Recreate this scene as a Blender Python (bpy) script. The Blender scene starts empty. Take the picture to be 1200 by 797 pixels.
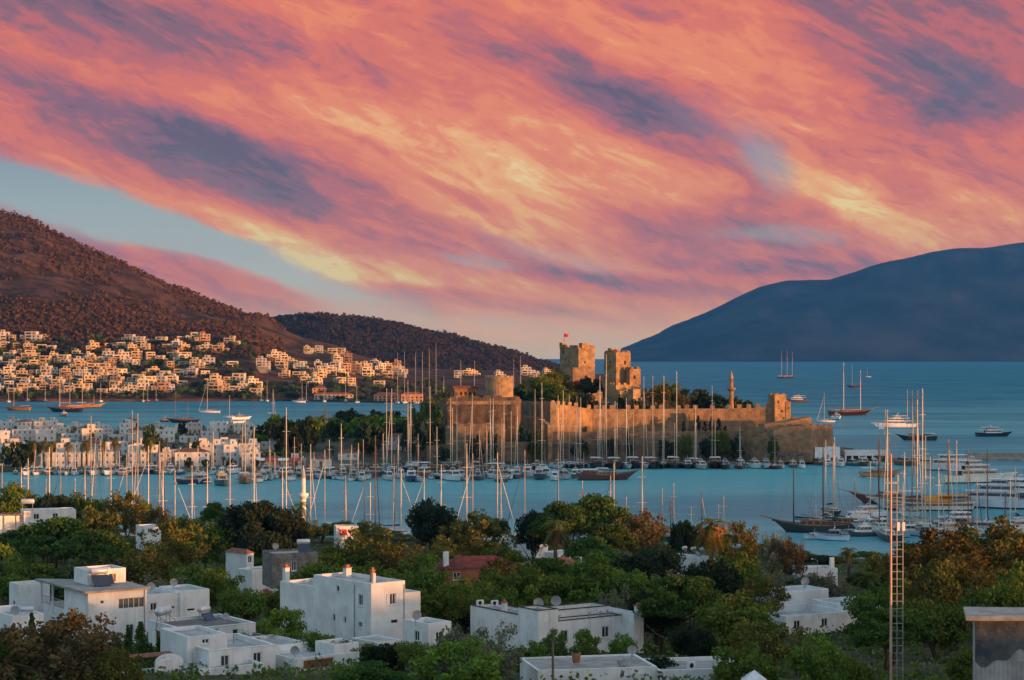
import bpy, math, random
from mathutils import Vector, noise as mnoise

S = bpy.context.scene
COL = S.collection
R = math.radians
HC, F = 52.0, 2239.2            # eye height above the sea (m), focal length in photo pixels
PX0, PY0 = 600.0, 416.0         # photo column straight ahead, row of the horizon
rnd = random.Random(11)
USE_HAZE = True; HAZE_D = 2.2e-5

# ------------------------------------------------------------------ camera, sky, sun, exposure
cam_d = bpy.data.cameras.new("camera")
cam_d.lens = 18.0 / math.tan(R(15.0)); cam_d.sensor_width = 36.0; cam_d.sensor_fit = 'HORIZONTAL'
cam_d.shift_y = 17.5 / 1200.0
cam_d.clip_start = 1.0; cam_d.clip_end = 80000.0
cam = bpy.data.objects.new("camera", cam_d); COL.objects.link(cam)
cam.location = (0, 0, HC); cam.rotation_euler = (R(90), 0, 0)
S.camera = cam

SUN_AZ, SUN_EL = R(120.0), R(2.5)      # clockwise from straight ahead: low, behind the camera and to its side
SDIR = Vector((math.sin(SUN_AZ) * math.cos(SUN_EL), math.cos(SUN_AZ) * math.cos(SUN_EL), math.sin(SUN_EL)))
sun_d = bpy.data.lights.new("sun", 'SUN'); sun_d.energy = 5.0; sun_d.angle = R(0.6); sun_d.color = (1.0, 0.41, 0.12)
sun = bpy.data.objects.new("sun", sun_d); COL.objects.link(sun)
sun.location = SDIR * 500; sun.rotation_euler = SDIR.to_track_quat('Z', 'Y').to_euler()

S.view_settings.view_transform = 'Standard'; S.view_settings.look = 'None'
S.view_settings.exposure = 0.8; S.view_settings.gamma = 1.0; S.view_settings.use_curve_mapping = False
S.cycles.max_bounces = 6; S.cycles.diffuse_bounces = 3; S.cycles.glossy_bounces = 2; S.cycles.transmission_bounces = 2
S.cycles.volume_bounces = 0; S.cycles.transparent_max_bounces = 4
S.cycles.use_denoising = True
S.cycles.sample_clamp_indirect = 4.0

def lin(r, g, b):
    f = lambda c: (c / 255.0) / 12.92 if c <= 10 else ((c / 255.0 + 0.055) / 1.055) ** 2.4
    return (f(r), f(g), f(b), 1.0)

class NT:
    """tiny node-tree writer"""
    def __init__(s, tree): s.t = tree; s.n = tree.nodes; s.l = tree.links
    def new(s, typ, **kw):
        n = s.n.new(typ)
        for k, v in kw.items(): setattr(n, k, v)
        return n
    def put(s, sock, v):
        if isinstance(v, bpy.types.NodeSocket): s.l.new(v, sock)
        elif v is not None: sock.default_value = v
    def math(s, op, a, b=None, c=None, clamp=False):
        n = s.new('ShaderNodeMath', operation=op, use_clamp=clamp)
        s.put(n.inputs[0], a)
        if b is not None: s.put(n.inputs[1], b)
        if c is not None: s.put(n.inputs[2], c)
        return n.outputs[0]
    def mix(s, fac, a, b, blend='MIX'):
        n = s.new('ShaderNodeMix', data_type='RGBA', blend_type=blend)
        s.put(n.inputs[0], fac); s.put(n.inputs[6], a); s.put(n.inputs[7], b)
        return n.outputs[2]
    def noise(s, vec, scale, detail=5, rough=0.55, dist=0.0):
        n = s.new('ShaderNodeTexNoise'); s.put(n.inputs['Vector'], vec)
        n.inputs['Scale'].default_value = scale; n.inputs['Detail'].default_value = detail
        n.inputs['Roughness'].default_value = rough; n.inputs['Distortion'].default_value = dist
        return n.outputs[0]
    def mapping(s, vec, loc=(0, 0, 0), rot=(0, 0, 0), sc=(1, 1, 1), typ='POINT'):
        n = s.new('ShaderNodeMapping', vector_type=typ); s.put(n.inputs[0], vec)
        n.inputs[1].default_value = loc; n.inputs[2].default_value = rot; n.inputs[3].default_value = sc
        return n.outputs[0]
    def stream(s, vec, ang, along, across, loc=(0, 0, 0)):
        return s.mapping(vec, loc, (0, 0, R(ang)), (1 / along, 1 / across, 1), 'TEXTURE')
    def ramp(s, fac, stops, interp='LINEAR'):
        n = s.new('ShaderNodeValToRGB'); n.color_ramp.interpolation = interp
        while len(n.color_ramp.elements) < len(stops): n.color_ramp.elements.new(0.5)
        for e, (p, c) in zip(n.color_ramp.elements, stops): e.position = p; e.color = c
        s.put(n.inputs[0], fac)
        return n.outputs[0]
    def rng(s, v, a, b, c=0.0, d=1.0, smooth=True):
        n = s.new('ShaderNodeMapRange'); n.clamp = True
        if smooth: n.interpolation_type = 'SMOOTHSTEP'
        s.put(n.inputs[0], v)
        for i, x in enumerate((a, b, c, d)): n.inputs[i + 1].default_value = x
        return n.outputs[0]

def make_world():
    w = bpy.data.worlds.new("World"); S.world = w; w.use_nodes = True
    t = NT(w.node_tree); t.n.clear()
    d = t.new('ShaderNodeTexCoord').outputs['Generated']
    sep = t.new('ShaderNodeSeparateXYZ'); t.put(sep.inputs[0], d)
    az = t.math('ARCTAN2', sep.outputs[0], sep.outputs[1])          # 0 straight ahead, + to the right
    el = t.math('ARCSINE', sep.outputs[2])
    K = F / 100.0
    U = t.math('MULTIPLY_ADD', az, K, 6.0)                          # sky chart: hundreds of photo pixels at the horizon's scale
    V = t.math('MULTIPLY_ADD', el, -K, 4.16)
    cb = t.new('ShaderNodeCombineXYZ'); t.put(cb.inputs[0], U); t.put(cb.inputs[1], V)
    P0 = cb.outputs[0]
    # warp the chart so that bands bend and fray
    nz = t.new('ShaderNodeTexNoise'); t.put(nz.inputs['Vector'], t.stream(P0, 20, 0.45, 1.1))
    nz.inputs['Scale'].default_value = 0.55; nz.inputs['Detail'].default_value = 6; nz.inputs['Roughness'].default_value = 0.55
    wv = t.new('ShaderNodeVectorMath', operation='SUBTRACT'); t.put(wv.inputs[0], nz.outputs['Color']); wv.inputs[1].default_value = (0.5, 0.5, 0.5)
    ws = t.new('ShaderNodeVectorMath', operation='MULTIPLY'); t.put(ws.inputs[0], wv.outputs[0]); ws.inputs[1].default_value = (1.9, 1.0, 0)
    wa = t.new('ShaderNodeVectorMath', operation='ADD'); t.put(wa.inputs[0], P0); t.put(wa.inputs[1], ws.outputs[0])
    P = wa.outputs[0]
    def blobs(base, items, gain=1.0):
        acc = base
        for (x, y, ang, rx, ry, amp) in items:
            m = t.mapping(P, loc=(x / 100, y / 100, 0), rot=(0, 0, R(ang)), sc=(rx / 100, ry / 100, 1), typ='TEXTURE')
            g = t.new('ShaderNodeTexGradient', gradient_type='SPHERICAL'); t.put(g.inputs[0], m)
            q = t.rng(g.outputs[1], 0, 0.75)
            acc = t.math('MULTIPLY_ADD', q, amp * gain, acc)
        return acc
    fine = t.noise(t.stream(P0, 19, 0.42, 1.5), 1.0, 10, 0.60, 1.4)
    fine2 = t.noise(t.stream(P0, 26, 0.36, 1.2, (3, 1, 0)), 2.2, 9, 0.62, 1.8)
    broad = t.noise(t.stream(P0, 22, 0.35, 0.9, (1.3, 7, 0)), 0.8, 6, 0.55, 0.5)
    # warmth of the cloud deck
    T = blobs(0.45, WARM, 0.9)
    T = t.math('ADD', T, t.math('MULTIPLY_ADD', fine, 0.84, -0.42))
    T = t.math('ADD', T, t.math('MULTIPLY_ADD', fine2, 0.56, -0.28))
    T = t.math('ADD', T, t.math('MULTIPLY_ADD', broad, 0.62, -0.31))
    fib = t.noise(t.stream(P0, 16, 0.42, 1.15, (5, 2, 0)), 5.5, 7, 0.62, 1.2)
    T = t.math('ADD', T, t.math('MULTIPLY_ADD', fib, 0.36, -0.18))
    cloud = t.ramp(T, CLOUD_RAMP, 'EASE')
    # rose high up, gold low down
    cloud = t.mix(t.rng(V, 1.2, 3.2), cloud, t.mix(1.0, cloud, (1.06, 1.14, 0.80, 1), 'MULTIPLY'))
    C = blobs(1.0, GAPS)
    C = t.math('ADD', C, t.math('MULTIPLY_ADD', fine, 0.75, -0.375))
    C = t.math('ADD', C, t.math('MULTIPLY_ADD', fine2, 0.4, -0.2))
    cov = t.rng(C, -0.05, 0.95)
    clear = t.ramp(t.math('DIVIDE', V, 4.3), CLEAR_RAMP)
    sky = t.mix(cov, clear, cloud)
    low = t.ramp(t.math('DIVIDE', V, 4.3), LOW_RAMP)                # pale band just above the horizon
    sky = t.mix(t.rng(V, 3.2, 4.1, 0.0, 0.75), sky, low)
    # dusk sky away from the lit cloud deck
    ni = t.new('ShaderNodeTexSky'); ni.sky_type = 'NISHITA'; ni.sun_disc = False
    ni.sun_elevation = SUN_EL; ni.sun_rotation = SUN_AZ; ni.altitude = 50; ni.air_density = 1.2; ni.dust_density = 1.5; ni.ozone_density = 2.0
    sc = t.new('ShaderNodeVectorMath', operation='SCALE'); t.put(sc.inputs[0], sky); sc.inputs['Scale'].default_value = SKYGAIN / WSTR
    up = t.new('ShaderNodeVectorMath', operation='ADD'); t.put(up.inputs[0], ni.outputs[0])
    hi = t.new('ShaderNodeVectorMath', operation='SCALE'); hi.inputs[0].default_value = HIGH_CLOUD; hi.inputs['Scale'].default_value = 1.0 / WSTR
    t.put(up.inputs[1], hi.outputs[0])
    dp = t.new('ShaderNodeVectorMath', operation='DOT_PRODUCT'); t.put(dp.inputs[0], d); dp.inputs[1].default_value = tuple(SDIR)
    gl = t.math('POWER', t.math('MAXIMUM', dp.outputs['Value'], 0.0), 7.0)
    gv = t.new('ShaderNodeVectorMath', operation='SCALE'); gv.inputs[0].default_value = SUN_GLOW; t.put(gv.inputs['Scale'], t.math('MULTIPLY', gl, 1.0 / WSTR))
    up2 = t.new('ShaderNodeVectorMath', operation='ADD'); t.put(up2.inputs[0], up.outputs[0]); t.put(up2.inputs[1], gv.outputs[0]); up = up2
    aabs = t.math('ABSOLUTE', az)
    m = t.math('MULTIPLY', t.rng(el, R(11.5), R(24), 1, 0), t.rng(aabs, R(24), R(75), 1, 0))
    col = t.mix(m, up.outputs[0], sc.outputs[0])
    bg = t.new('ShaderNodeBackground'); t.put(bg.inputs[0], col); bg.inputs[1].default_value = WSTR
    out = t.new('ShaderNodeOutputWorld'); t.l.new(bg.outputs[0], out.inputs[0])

WSTR = 0.1
SKYGAIN = 2 ** -0.8        # the chart colours are as they appear at this exposure
HIGH_CLOUD = (0.19, 0.265, 0.325)
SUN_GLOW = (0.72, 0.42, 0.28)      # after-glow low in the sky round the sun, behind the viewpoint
CLOUD_RAMP = [(0.0, lin(110, 92, 108)), (0.18, lin(148, 102, 114)), (0.36, lin(198, 108, 106)), (0.52, lin(228, 120, 96)),
              (0.70, lin(244, 142, 98)), (0.86, lin(252, 178, 114)), (1.0, lin(254, 214, 152))]
CLEAR_RAMP = [(0.0, lin(128, 122, 148)), (0.35, lin(132, 138, 160)), (0.55, lin(168, 182, 176)), (0.75, lin(206, 200, 176)), (0.97, lin(196, 190, 164))]
LOW_RAMP = [(0.0, lin(230, 180, 150)), (0.8, lin(254, 196, 138)), (0.90, lin(254, 206, 148)), (1.0, lin(220, 214, 172))]
# x, y, angle, radius along, radius across, amount  (photo pixels)
WARM = [(60, 10, 18, 260, 70, -0.30), (330, 60, 15, 260, 46, -0.30), (300, 150, 22, 330, 60, 0.16), (190, 175, 22, 330, 52, -0.20), (330, 215, 20, 340, 52, -0.26),
        (520, 270, 22, 200, 30, -0.22), (250, 260, 17, 330, 42, 0.26), (470, 130, 26, 330, 90, 0.20), (560, 215, 24, 300, 70, 0.20), (700, 190, 20, 200, 60, 0.22),
        (560, 290, 17, 300, 60, 0.20), (420, 330, 14, 330, 40, 0.22), (660, 75, 24, 250, 60, -0.21), (770, 130, 22, 180, 50, -0.19), (650, 20, 20, 260, 50, 0.14),
        (880, 60, 30, 180, 70, 0.18), (900, 110, 25, 200, 70, 0.12), (1060, 70, 25, 250, 100, -0.24), (1120, 120, 10, 160, 70, -0.14), (960, 200, 35, 200, 44, 0.22),
        (1120, 235, 10, 260, 70, 0.14), (1020, 250, 25, 220, 36, 0.22), (830, 270, 8, 160, 40, -0.16), (600, 350, 14, 260, 34, 0.12), (760, 340, 10, 260, 40, 0.02),
        (1150, 20, 15, 160, 60, -0.15), (560, 60, 25, 200, 60, 0.14), (1060, 290, 4, 260, 40, 0.12), (600, 305, 17, 300, 70, 0.12), (430, 300, 18, 240, 44, 0.16), (250, 30, 15, 300, 60, 0.06), (560, 352, 10, 280, 15, -0.30), (720, 328, 12, 240, 17, -0.26), (430, 340, 15, 200, 13, -0.24), (640, 300, 20, 160, 14, -0.20), (500, 205, 26, 220, 13, -0.16), (900, 320, 6, 200, 16, -0.18)]
GAPS = [(60, 222, 19, 240, 44, -1.0), (300, 302, 20, 260, 32, -1.0), (470, 345, 17, 170, 18, -0.25), (170, 262, 20, 220, 42, -0.7), (70, 250, 15, 160, 40, -0.65), (560, 298, 8, 80, 16, -0.5), (900, 190, 50, 80, 44, -0.5), (850, 145, 25, 130, 50, -0.30),
        (910, 280, 5, 160, 22, -0.42), (640, 390, 8, 220, 26, -0.40), (450, 368, 8, 200, 18, -0.22), (330, 345, 15, 220, 16, -0.25), (1120, 110, 20, 120, 60, -0.25), (680, 300, 14, 200, 18, -0.3), (250, 215, 20, 150, 26, -0.12)]
make_world()

# ------------------------------------------------------------------ materials
MATS = {}
def pbr(name, col, col2=None, rough=0.8, scale=1.0, spec=0.25, objcol=False, rand=0.0, bump=0.0, bscale=None, metal=0.0, streak=0.0, coord='Object', detail=6, lo=0.35, hi=0.65, stretch=(1, 1, 1)):
    m = bpy.data.materials.new(name); m.use_nodes = True
    t = NT(m.node_tree); b = t.n['Principled BSDF']
    tc = t.new('ShaderNodeTexCoord').outputs[coord]
    oi = t.new('ShaderNodeObjectInfo')
    ofs = t.new('ShaderNodeVectorMath', operation='ADD'); t.put(ofs.inputs[0], tc)
    sc = t.new('ShaderNodeVectorMath', operation='SCALE'); sc.inputs[0].default_value = (37, 19, 53); t.put(sc.inputs['Scale'], oi.outputs['Random'])
    t.put(ofs.inputs[1], sc.outputs[0])
    v = t.mapping(ofs.outputs[0], sc=stretch)
    if col2 is None: col2 = tuple(c * 0.72 for c in col)
    f = t.rng(t.noise(v, scale, detail, 0.6), lo, hi)
    c = t.mix(f, (*col2[:3], 1), (*col[:3], 1))
    if objcol: c = t.mix(1.0, c, oi.outputs['Color'], 'MULTIPLY')
    if streak:
        s = t.noise(t.mapping(ofs.outputs[0], sc=(2.2, 2.2, 0.16)), 1.0, 5, 0.6)
        c = t.mix(t.rng(s, 0.52, 0.78, 0, streak), c, (0.20, 0.18, 0.155, 1))
    if rand:
        h = t.new('ShaderNodeHueSaturation'); t.put(h.inputs['Color'], c)
        t.put(h.inputs['Value'], t.math('MULTIPLY_ADD', oi.outputs['Random'], 2 * rand, 1 - rand))
        c = h.outputs[0]
    t.put(b.inputs['Base Color'], c)
    b.inputs['Roughness'].default_value = rough; b.inputs['Metallic'].default_value = metal
    b.inputs['Specular IOR Level'].default_value = spec
    if bump:
        bn = t.new('ShaderNodeBump'); bn.inputs['Strength'].default_value = bump; bn.inputs['Distance'].default_value = 0.3
        t.put(bn.inputs['Height'], t.noise(v, bscale or scale * 4, 6, 0.65)); t.put(b.inputs['Normal'], bn.outputs[0])
    MATS[name] = m
    return m

def leafmat(name, a, b_, warm=None, wamt=0.0):
    """foliage: two greens in clumps, some turned leaves, light passing through"""
    m = bpy.data.materials.new(name); m.use_nodes = True
    t = NT(m.node_tree); t.n.remove(t.n['Principled BSDF'])
    tc = t.new('ShaderNodeTexCoord').outputs['Object']; oi = t.new('ShaderNodeObjectInfo')
    geo = t.new('ShaderNodeNewGeometry')
    f = t.rng(t.noise(tc, 0.55, 4, 0.6), 0.36, 0.64)
    c = t.mix(f, (*a, 1), (*b_, 1))
    c = t.mix(t.math('MULTIPLY', geo.outputs['Random Per Island'], 0.45), c, tuple(min(1, x * 1.9) for x in b_) + (1,))
    if warm: c = t.mix(t.rng(t.noise(t.mapping(tc, loc=(9, 2, 4)), 0.4, 3), 0.45, 0.65, 0, wamt), c, (*warm, 1))
    h = t.new('ShaderNodeHueSaturation'); t.put(h.inputs['Color'], c)
    t.put(h.inputs['Value'], t.math('MULTIPLY_ADD', oi.outputs['Random'], 0.5, 0.88))
    t.put(h.inputs['Hue'], t.math('MULTIPLY_ADD', oi.outputs['Random'], 0.035, 0.48))
    c = t.mix(1.0, h.outputs[0], oi.outputs['Color'], 'MULTIPLY')
    df = t.new('ShaderNodeBsdfDiffuse'); t.put(df.inputs[0], c)
    tr = t.new('ShaderNodeBsdfTranslucent'); t.put(tr.inputs[0], c)
    mx = t.new('ShaderNodeMixShader'); mx.inputs[0].default_value = 0.25
    t.l.new(df.outputs[0], mx.inputs[1]); t.l.new(tr.outputs[0], mx.inputs[2])
    t.l.new(mx.outputs[0], t.n['Material Output'].inputs[0])
    MATS[name] = m
    return m

pbr('plaster', (0.80, 0.79, 0.77), (0.66, 0.64, 0.61), 0.85, 0.5, 0.2, objcol=True, streak=0.36, bump=0.12, bscale=6)
pbr('village_plaster', (0.60, 0.56, 0.50), (0.40, 0.35, 0.29), 0.9, 0.25, 0.15, objcol=True, rand=0.12)
pbr('roof_screed', (0.46, 0.45, 0.44), (0.30, 0.29, 0.28), 0.9, 0.6, 0.2, objcol=True, bump=0.1)
pbr('roof_tile', (0.30, 0.115, 0.075), (0.18, 0.07, 0.05), 0.85, 1.2, 0.2, objcol=True, bump=0.5, bscale=5)
pbr('glass_dark', (0.045, 0.05, 0.055), (0.02, 0.024, 0.03), 0.12, 0.4, 0.5)
pbr('glass_green', (0.10, 0.12, 0.10), (0.06, 0.075, 0.06), 0.15, 0.4, 0.5)
pbr('frame_white', (0.75, 0.74, 0.72), (0.6, 0.6, 0.58), 0.6, 1, 0.3)
pbr('painted_wood', (0.8, 0.8, 0.8), (0.6, 0.6, 0.6), 0.6, 1.0, 0.3, objcol=True)
pbr('stone', (0.40, 0.265, 0.150), (0.185, 0.125, 0.078), 0.95, 0.30, 0.15, objcol=True, bump=1.0, bscale=1.2, streak=0.75, detail=14, lo=0.30, hi=0.68)
pbr('rubble', (0.26, 0.24, 0.21), (0.14, 0.13, 0.12), 0.95, 1.4, 0.15, bump=0.8, bscale=3)
pbr('opening_dark', (0.03, 0.025, 0.02), None, 0.9)
pbr('quay_stone', (0.32, 0.30, 0.27), (0.2, 0.19, 0.17), 0.9, 0.3, 0.2)
pbr('soil', (0.075, 0.07, 0.035), (0.035, 0.045, 0.018), 0.95, 0.12, 0.1, coord='Object', bump=0.5, bscale=0.7)
pbr('town_ground', (0.16, 0.14, 0.11), (0.07, 0.07, 0.045), 0.95, 0.05, 0.1)
pbr('bark', (0.11, 0.08, 0.055), (0.05, 0.04, 0.03), 0.95, 2, 0.1, stretch=(1, 1, 0.25), bump=0.6)
pbr('pale_bark', (0.26, 0.20, 0.15), (0.12, 0.09, 0.07), 0.95, 2, 0.1, stretch=(1, 1, 0.25), bump=0.6)
pbr('hull_paint', (0.85, 0.85, 0.85), (0.7, 0.7, 0.7), 0.35, 0.3, 0.45, objcol=True, rand=0.1)
pbr('antifoul', (0.05, 0.055, 0.08), None, 0.7, 1, 0.2)
pbr('deck_teak', (0.30, 0.21, 0.13), (0.2, 0.14, 0.09), 0.8, 1.5, 0.2)
pbr('gelcoat', (0.76, 0.76, 0.75), (0.64, 0.64, 0.64), 0.35, 0.4, 0.45, objcol=True)
pbr('varnish', (0.34, 0.15, 0.055), (0.2, 0.08, 0.03), 0.4, 0.6, 0.4, stretch=(1, 0.2, 1))
pbr('spar_metal', (0.74, 0.69, 0.60), (0.6, 0.56, 0.5), 0.45, 1, 0.4, objcol=True)  # cream-gold cast of sunlight is put into the metal colour
pbr('sail_canvas', (0.8, 0.8, 0.8), (0.6, 0.6, 0.6), 0.85, 1.0, 0.2, objcol=True)
pbr('wire', (0.10, 0.10, 0.10), None, 0.5, 1, 0.3)
pbr('steel_grey', (0.36, 0.36, 0.36), (0.24, 0.24, 0.24), 0.5, 1, 0.4)
pbr('tank_steel', (0.62, 0.62, 0.62), (0.5, 0.5, 0.5), 0.35, 1, 0.5, metal=0.4)
pbr('panel_blue', (0.03, 0.04, 0.07), (0.02, 0.025, 0.05), 0.15, 1, 0.5)
pbr('red_cloth', (0.60, 0.025, 0.03), (0.5, 0.02, 0.025), 0.8, 1)
pbr('white_cloth', (0.8, 0.8, 0.8), None, 0.8, 1)
pbr('terracotta', (0.42, 0.16, 0.08), (0.3, 0.11, 0.06), 0.8, 1.2, 0.2)
pbr('tarp', (0.035, 0.045, 0.055), (0.10, 0.105, 0.11), 0.6, 0.7, 0.3, bump=0.6, bscale=1.2)
pbr('corrugated', (0.40, 0.41, 0.42), (0.26, 0.26, 0.26), 0.6, 0.6, 0.3)
pbr('concrete', (0.34, 0.33, 0.31), (0.22, 0.21, 0.2), 0.9, 0.7, 0.2, objcol=True)
pbr('mast_sunlit', (0.62, 0.40, 0.30), (0.5, 0.26, 0.18), 0.6, 0.5, 0.3)  # orange-pink of the low sun is put into the pole's colour
pbr('hill_scrub', (0.125, 0.058, 0.036), (0.030, 0.018, 0.012), 0.95, 0.025, 0.05, detail=10, lo=0.35, hi=0.68, bump=1.0, bscale=0.03)
pbr('hill_wooded', (0.055, 0.034, 0.022), (0.022, 0.018, 0.012), 0.95, 0.008, 0.05, detail=10, bump=1.0, bscale=0.02)
pbr('hill_far', (0.034, 0.036, 0.036), (0.008, 0.013, 0.016), 1.0, 0.0015, 0.0, detail=9)
leafmat('leaf_broad', (0.044, 0.080, 0.015), (0.094, 0.138, 0.025), (0.13, 0.12, 0.028), 0.4)
leafmat('leaf_fresh', (0.058, 0.106, 0.018), (0.118, 0.180, 0.032))
leafmat('leaf_pine', (0.026, 0.054, 0.014), (0.058, 0.096, 0.022))
leafmat('leaf_dark', (0.013, 0.022, 0.014), (0.027, 0.039, 0.020))
leafmat('leaf_olive', (0.072, 0.077, 0.048), (0.138, 0.138, 0.090))
leafmat('leaf_rust', (0.078, 0.076, 0.018), (0.135, 0.120, 0.028), (0.062, 0.075, 0.022), 0.7)
leafmat('leaf_maroon', (0.072, 0.052, 0.024), (0.110, 0.075, 0.036), (0.069, 0.063, 0.023), 0.5)
leafmat('leaf_gum', (0.048, 0.046, 0.013), (0.085, 0.074, 0.020), (0.11, 0.062, 0.02), 0.4)
leafmat('leaf_palm', (0.047, 0.065, 0.016), (0.101, 0.115, 0.030))
leafmat('leaf_dry', (0.16, 0.085, 0.03), (0.24, 0.13, 0.05))
leafmat('leaf_flower', (0.35, 0.02, 0.12), (0.45, 0.04, 0.16))
leafmat('leaf_scrub', (0.042, 0.024, 0.014), (0.085, 0.044, 0.026))
leafmat('leaf_hill', (0.022, 0.018, 0.011), (0.042, 0.028, 0.017))

def sea_material():
    m = bpy.data.materials.new('sea'); m.use_nodes = True
    t = NT(m.node_tree); b = t.n['Principled BSDF']
    g = t.new('ShaderNodeTexCoord').outputs['Object']
    big = t.noise(t.mapping(g, sc=(0.25, 1.0, 1)), 0.007, 7, 0.6, 0.8)
    mid = t.noise(t.mapping(g, sc=(0.3, 1.0, 1)), 0.05, 6, 0.6, 0.4)
    sep = t.new('ShaderNodeSeparateXYZ'); t.put(sep.inputs[0], g)
    far = t.rng(sep.outputs[1], 700, 2600)                       # shallow harbour to deep bay
    c = t.mix(far, (0.128, 0.395, 0.430, 1), (0.034, 0.172, 0.250, 1))
    c = t.mix(t.rng(big, 0.40, 0.62, 0, 0.50), c, (0.018, 0.110, 0.170, 1))
    c = t.mix(t.rng(mid, 0.45, 0.70, 0, 0.45), c, (0.15, 0.39, 0.43, 1))
    wv = t.noise(t.mapping(g, sc=(0.45, 1, 1)), 0.35, 5, 0.6)
    wv2 = t.noise(t.mapping(g, sc=(0.3, 1, 1)), 0.06, 4, 0.6)
    h = t.math('ADD', wv, t.math('MULTIPLY', wv2, 2.5))
    bn = t.new('ShaderNodeBump'); bn.inputs['Strength'].default_value = 0.9; bn.inputs['Distance'].default_value = 0.8
    t.put(bn.inputs['Height'], h)
    df = t.new('ShaderNodeBsdfDiffuse'); t.put(df.inputs[0], c); t.put(df.inputs['Normal'], bn.outputs[0])
    bn2 = t.new('ShaderNodeBump'); bn2.inputs['Strength'].default_value = 0.35; bn2.inputs['Distance'].default_value = 0.5; t.put(bn2.inputs['Height'], h)
    gl = t.new('ShaderNodeBsdfGlossy'); gl.inputs['Roughness'].default_value = 0.12; t.put(gl.inputs['Normal'], bn2.outputs[0])
    mx = t.new('ShaderNodeMixShader'); t.put(mx.inputs[0], t.rng(sep.outputs[1], 500, 2500, 0.17, 0.06)); t.l.new(df.outputs[0], mx.inputs[1]); t.l.new(gl.outputs[0], mx.inputs[2])
    t.n.remove(b); t.l.new(mx.outputs[0], t.n['Material Output'].inputs[0])
    return m
MATS['sea'] = sea_material()

# ------------------------------------------------------------------ mesh and object helpers
class MB:
    """collects boxes, tubes and prisms; .mesh() makes one mesh"""
    def __init__(s, *mats): s.v = []; s.f = []; s.m = []; s.mi = 0; s.mats = list(mats)
    def use(s, name):
        if name not in s.mats: s.mats.append(name)
        s.mi = s.mats.index(name); return s
    def add(s, vs, fs):
        b = len(s.v); s.v += [tuple(p) for p in vs]
        for f in fs: s.f.append(tuple(b + i for i in f)); s.m.append(s.mi)
    def box(s, x0, y0, z0, x1, y1, z1, rot=0.0, c=(0, 0)):
        ca, sa = math.cos(rot), math.sin(rot); vs = []
        for z in (z0, z1):
            for (x, y) in ((x0, y0), (x1, y0), (x1, y1), (x0, y1)):
                vs.append((c[0] + x * ca - y * sa, c[1] + x * sa + y * ca, z))
        s.add(vs, [(3, 2, 1, 0), (4, 5, 6, 7), (0, 1, 5, 4), (1, 2, 6, 5), (2, 3, 7, 6), (3, 0, 4, 7)])
    def prism(s, poly, z0, z1, shrink=1.0, cap0=True):
        n = len(poly); cx = sum(p[0] for p in poly) / n; cy = sum(p[1] for p in poly) / n
        zt = z1 if isinstance(z1, (list, tuple)) else [z1] * n
        zb = z0 if isinstance(z0, (list, tuple)) else [z0] * n
        vs = [(p[0], p[1], zb[i]) for i, p in enumerate(poly)] + [(cx + (p[0] - cx) * shrink, cy + (p[1] - cy) * shrink, zt[i]) for i, p in enumerate(poly)]
        fs = [(i, (i + 1) % n, n + (i + 1) % n, n + i) for i in range(n)] + [tuple(range(n, 2 * n))]
        if cap0: fs.append(tuple(range(n - 1, -1, -1)))
        s.add(vs, fs)
    def tube(s, p0, p1, r0, r1=None, n=7):
        p0, p1 = Vector(p0), Vector(p1); r1 = r0 if r1 is None else r1
        d = (p1 - p0); 
        if d.length < 1e-6: return
        d.normalize(); a = d.orthogonal().normalized(); b = d.cross(a)
        vs = []
        for p, r in ((p0, r0), (p1, r1)):
            for i in range(n):
                w = 2 * math.pi * i / n; vs.append(p + (a * math.cos(w) + b * math.sin(w)) * r)
        s.add(vs, [(i, (i + 1) % n, n + (i + 1) % n, n + i) for i in range(n)] + [tuple(range(n - 1, -1, -1)), tuple(range(n, 2 * n))])
    def lathe(s, prof, n=16, c=(0, 0)):
        vs = [(c[0] + r * math.cos(2 * math.pi * i / n), c[1] + r * math.sin(2 * math.pi * i / n), z) for (r, z) in prof for i in range(n)]
        fs = []
        for k in range(len(prof) - 1):
            for i in range(n): fs.append((k * n + i, k * n + (i + 1) % n, (k + 1) * n + (i + 1) % n, (k + 1) * n + i))
        fs.append(tuple(range(n - 1, -1, -1))); k = (len(prof) - 1) * n; fs.append(tuple(range(k, k + n)))
        s.add(vs, fs)
    def mesh(s, name, off=(0, 0, 0), smooth=False):
        me = bpy.data.meshes.new(name)
        vs = s.v if off == (0, 0, 0) else [(x - off[0], y - off[1], z - off[2]) for x, y, z in s.v]
        me.from_pydata(vs, [], s.f)
        for m in s.mats: me.materials.append(MATS[m])
        if len(s.mats) > 1: me.polygons.foreach_set('material_index', s.m)
        if smooth: me.polygons.foreach_set('use_smooth', [True] * len(s.f))
        me.update(); return me

ALL = []
def tag(o, label, cat, group=None):
    o['label'] = label; o['category'] = cat
    if group: o['group'] = group
    ALL.append(o); return o
def thing(name, label, cat, loc=(0, 0, 0), rz=0.0, group=None, sc=1.0, mesh=None):
    o = bpy.data.objects.new(name, mesh); COL.objects.link(o)
    o.location = loc; o.rotation_euler = (0, 0, rz); o.scale = (sc,) * 3 if not isinstance(sc, tuple) else sc
    return tag(o, label, cat, group)
def part(name, mesh, parent, loc=(0, 0, 0), rz=0.0, sc=None, col=None, label=None):
    o = bpy.data.objects.new(name, mesh); COL.objects.link(o); o.parent = parent
    o.location = loc; o.rotation_euler = (0, 0, rz)
    if sc: o.scale = sc
    if col: o.color = (*col[:3], 1)
    if label: o['label'] = label
    return o
def struct(name, mesh, kind='structure', loc=(0, 0, 0)):
    o = bpy.data.objects.new(name, mesh); COL.objects.link(o); o.location = loc; o['kind'] = kind; return o

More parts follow.
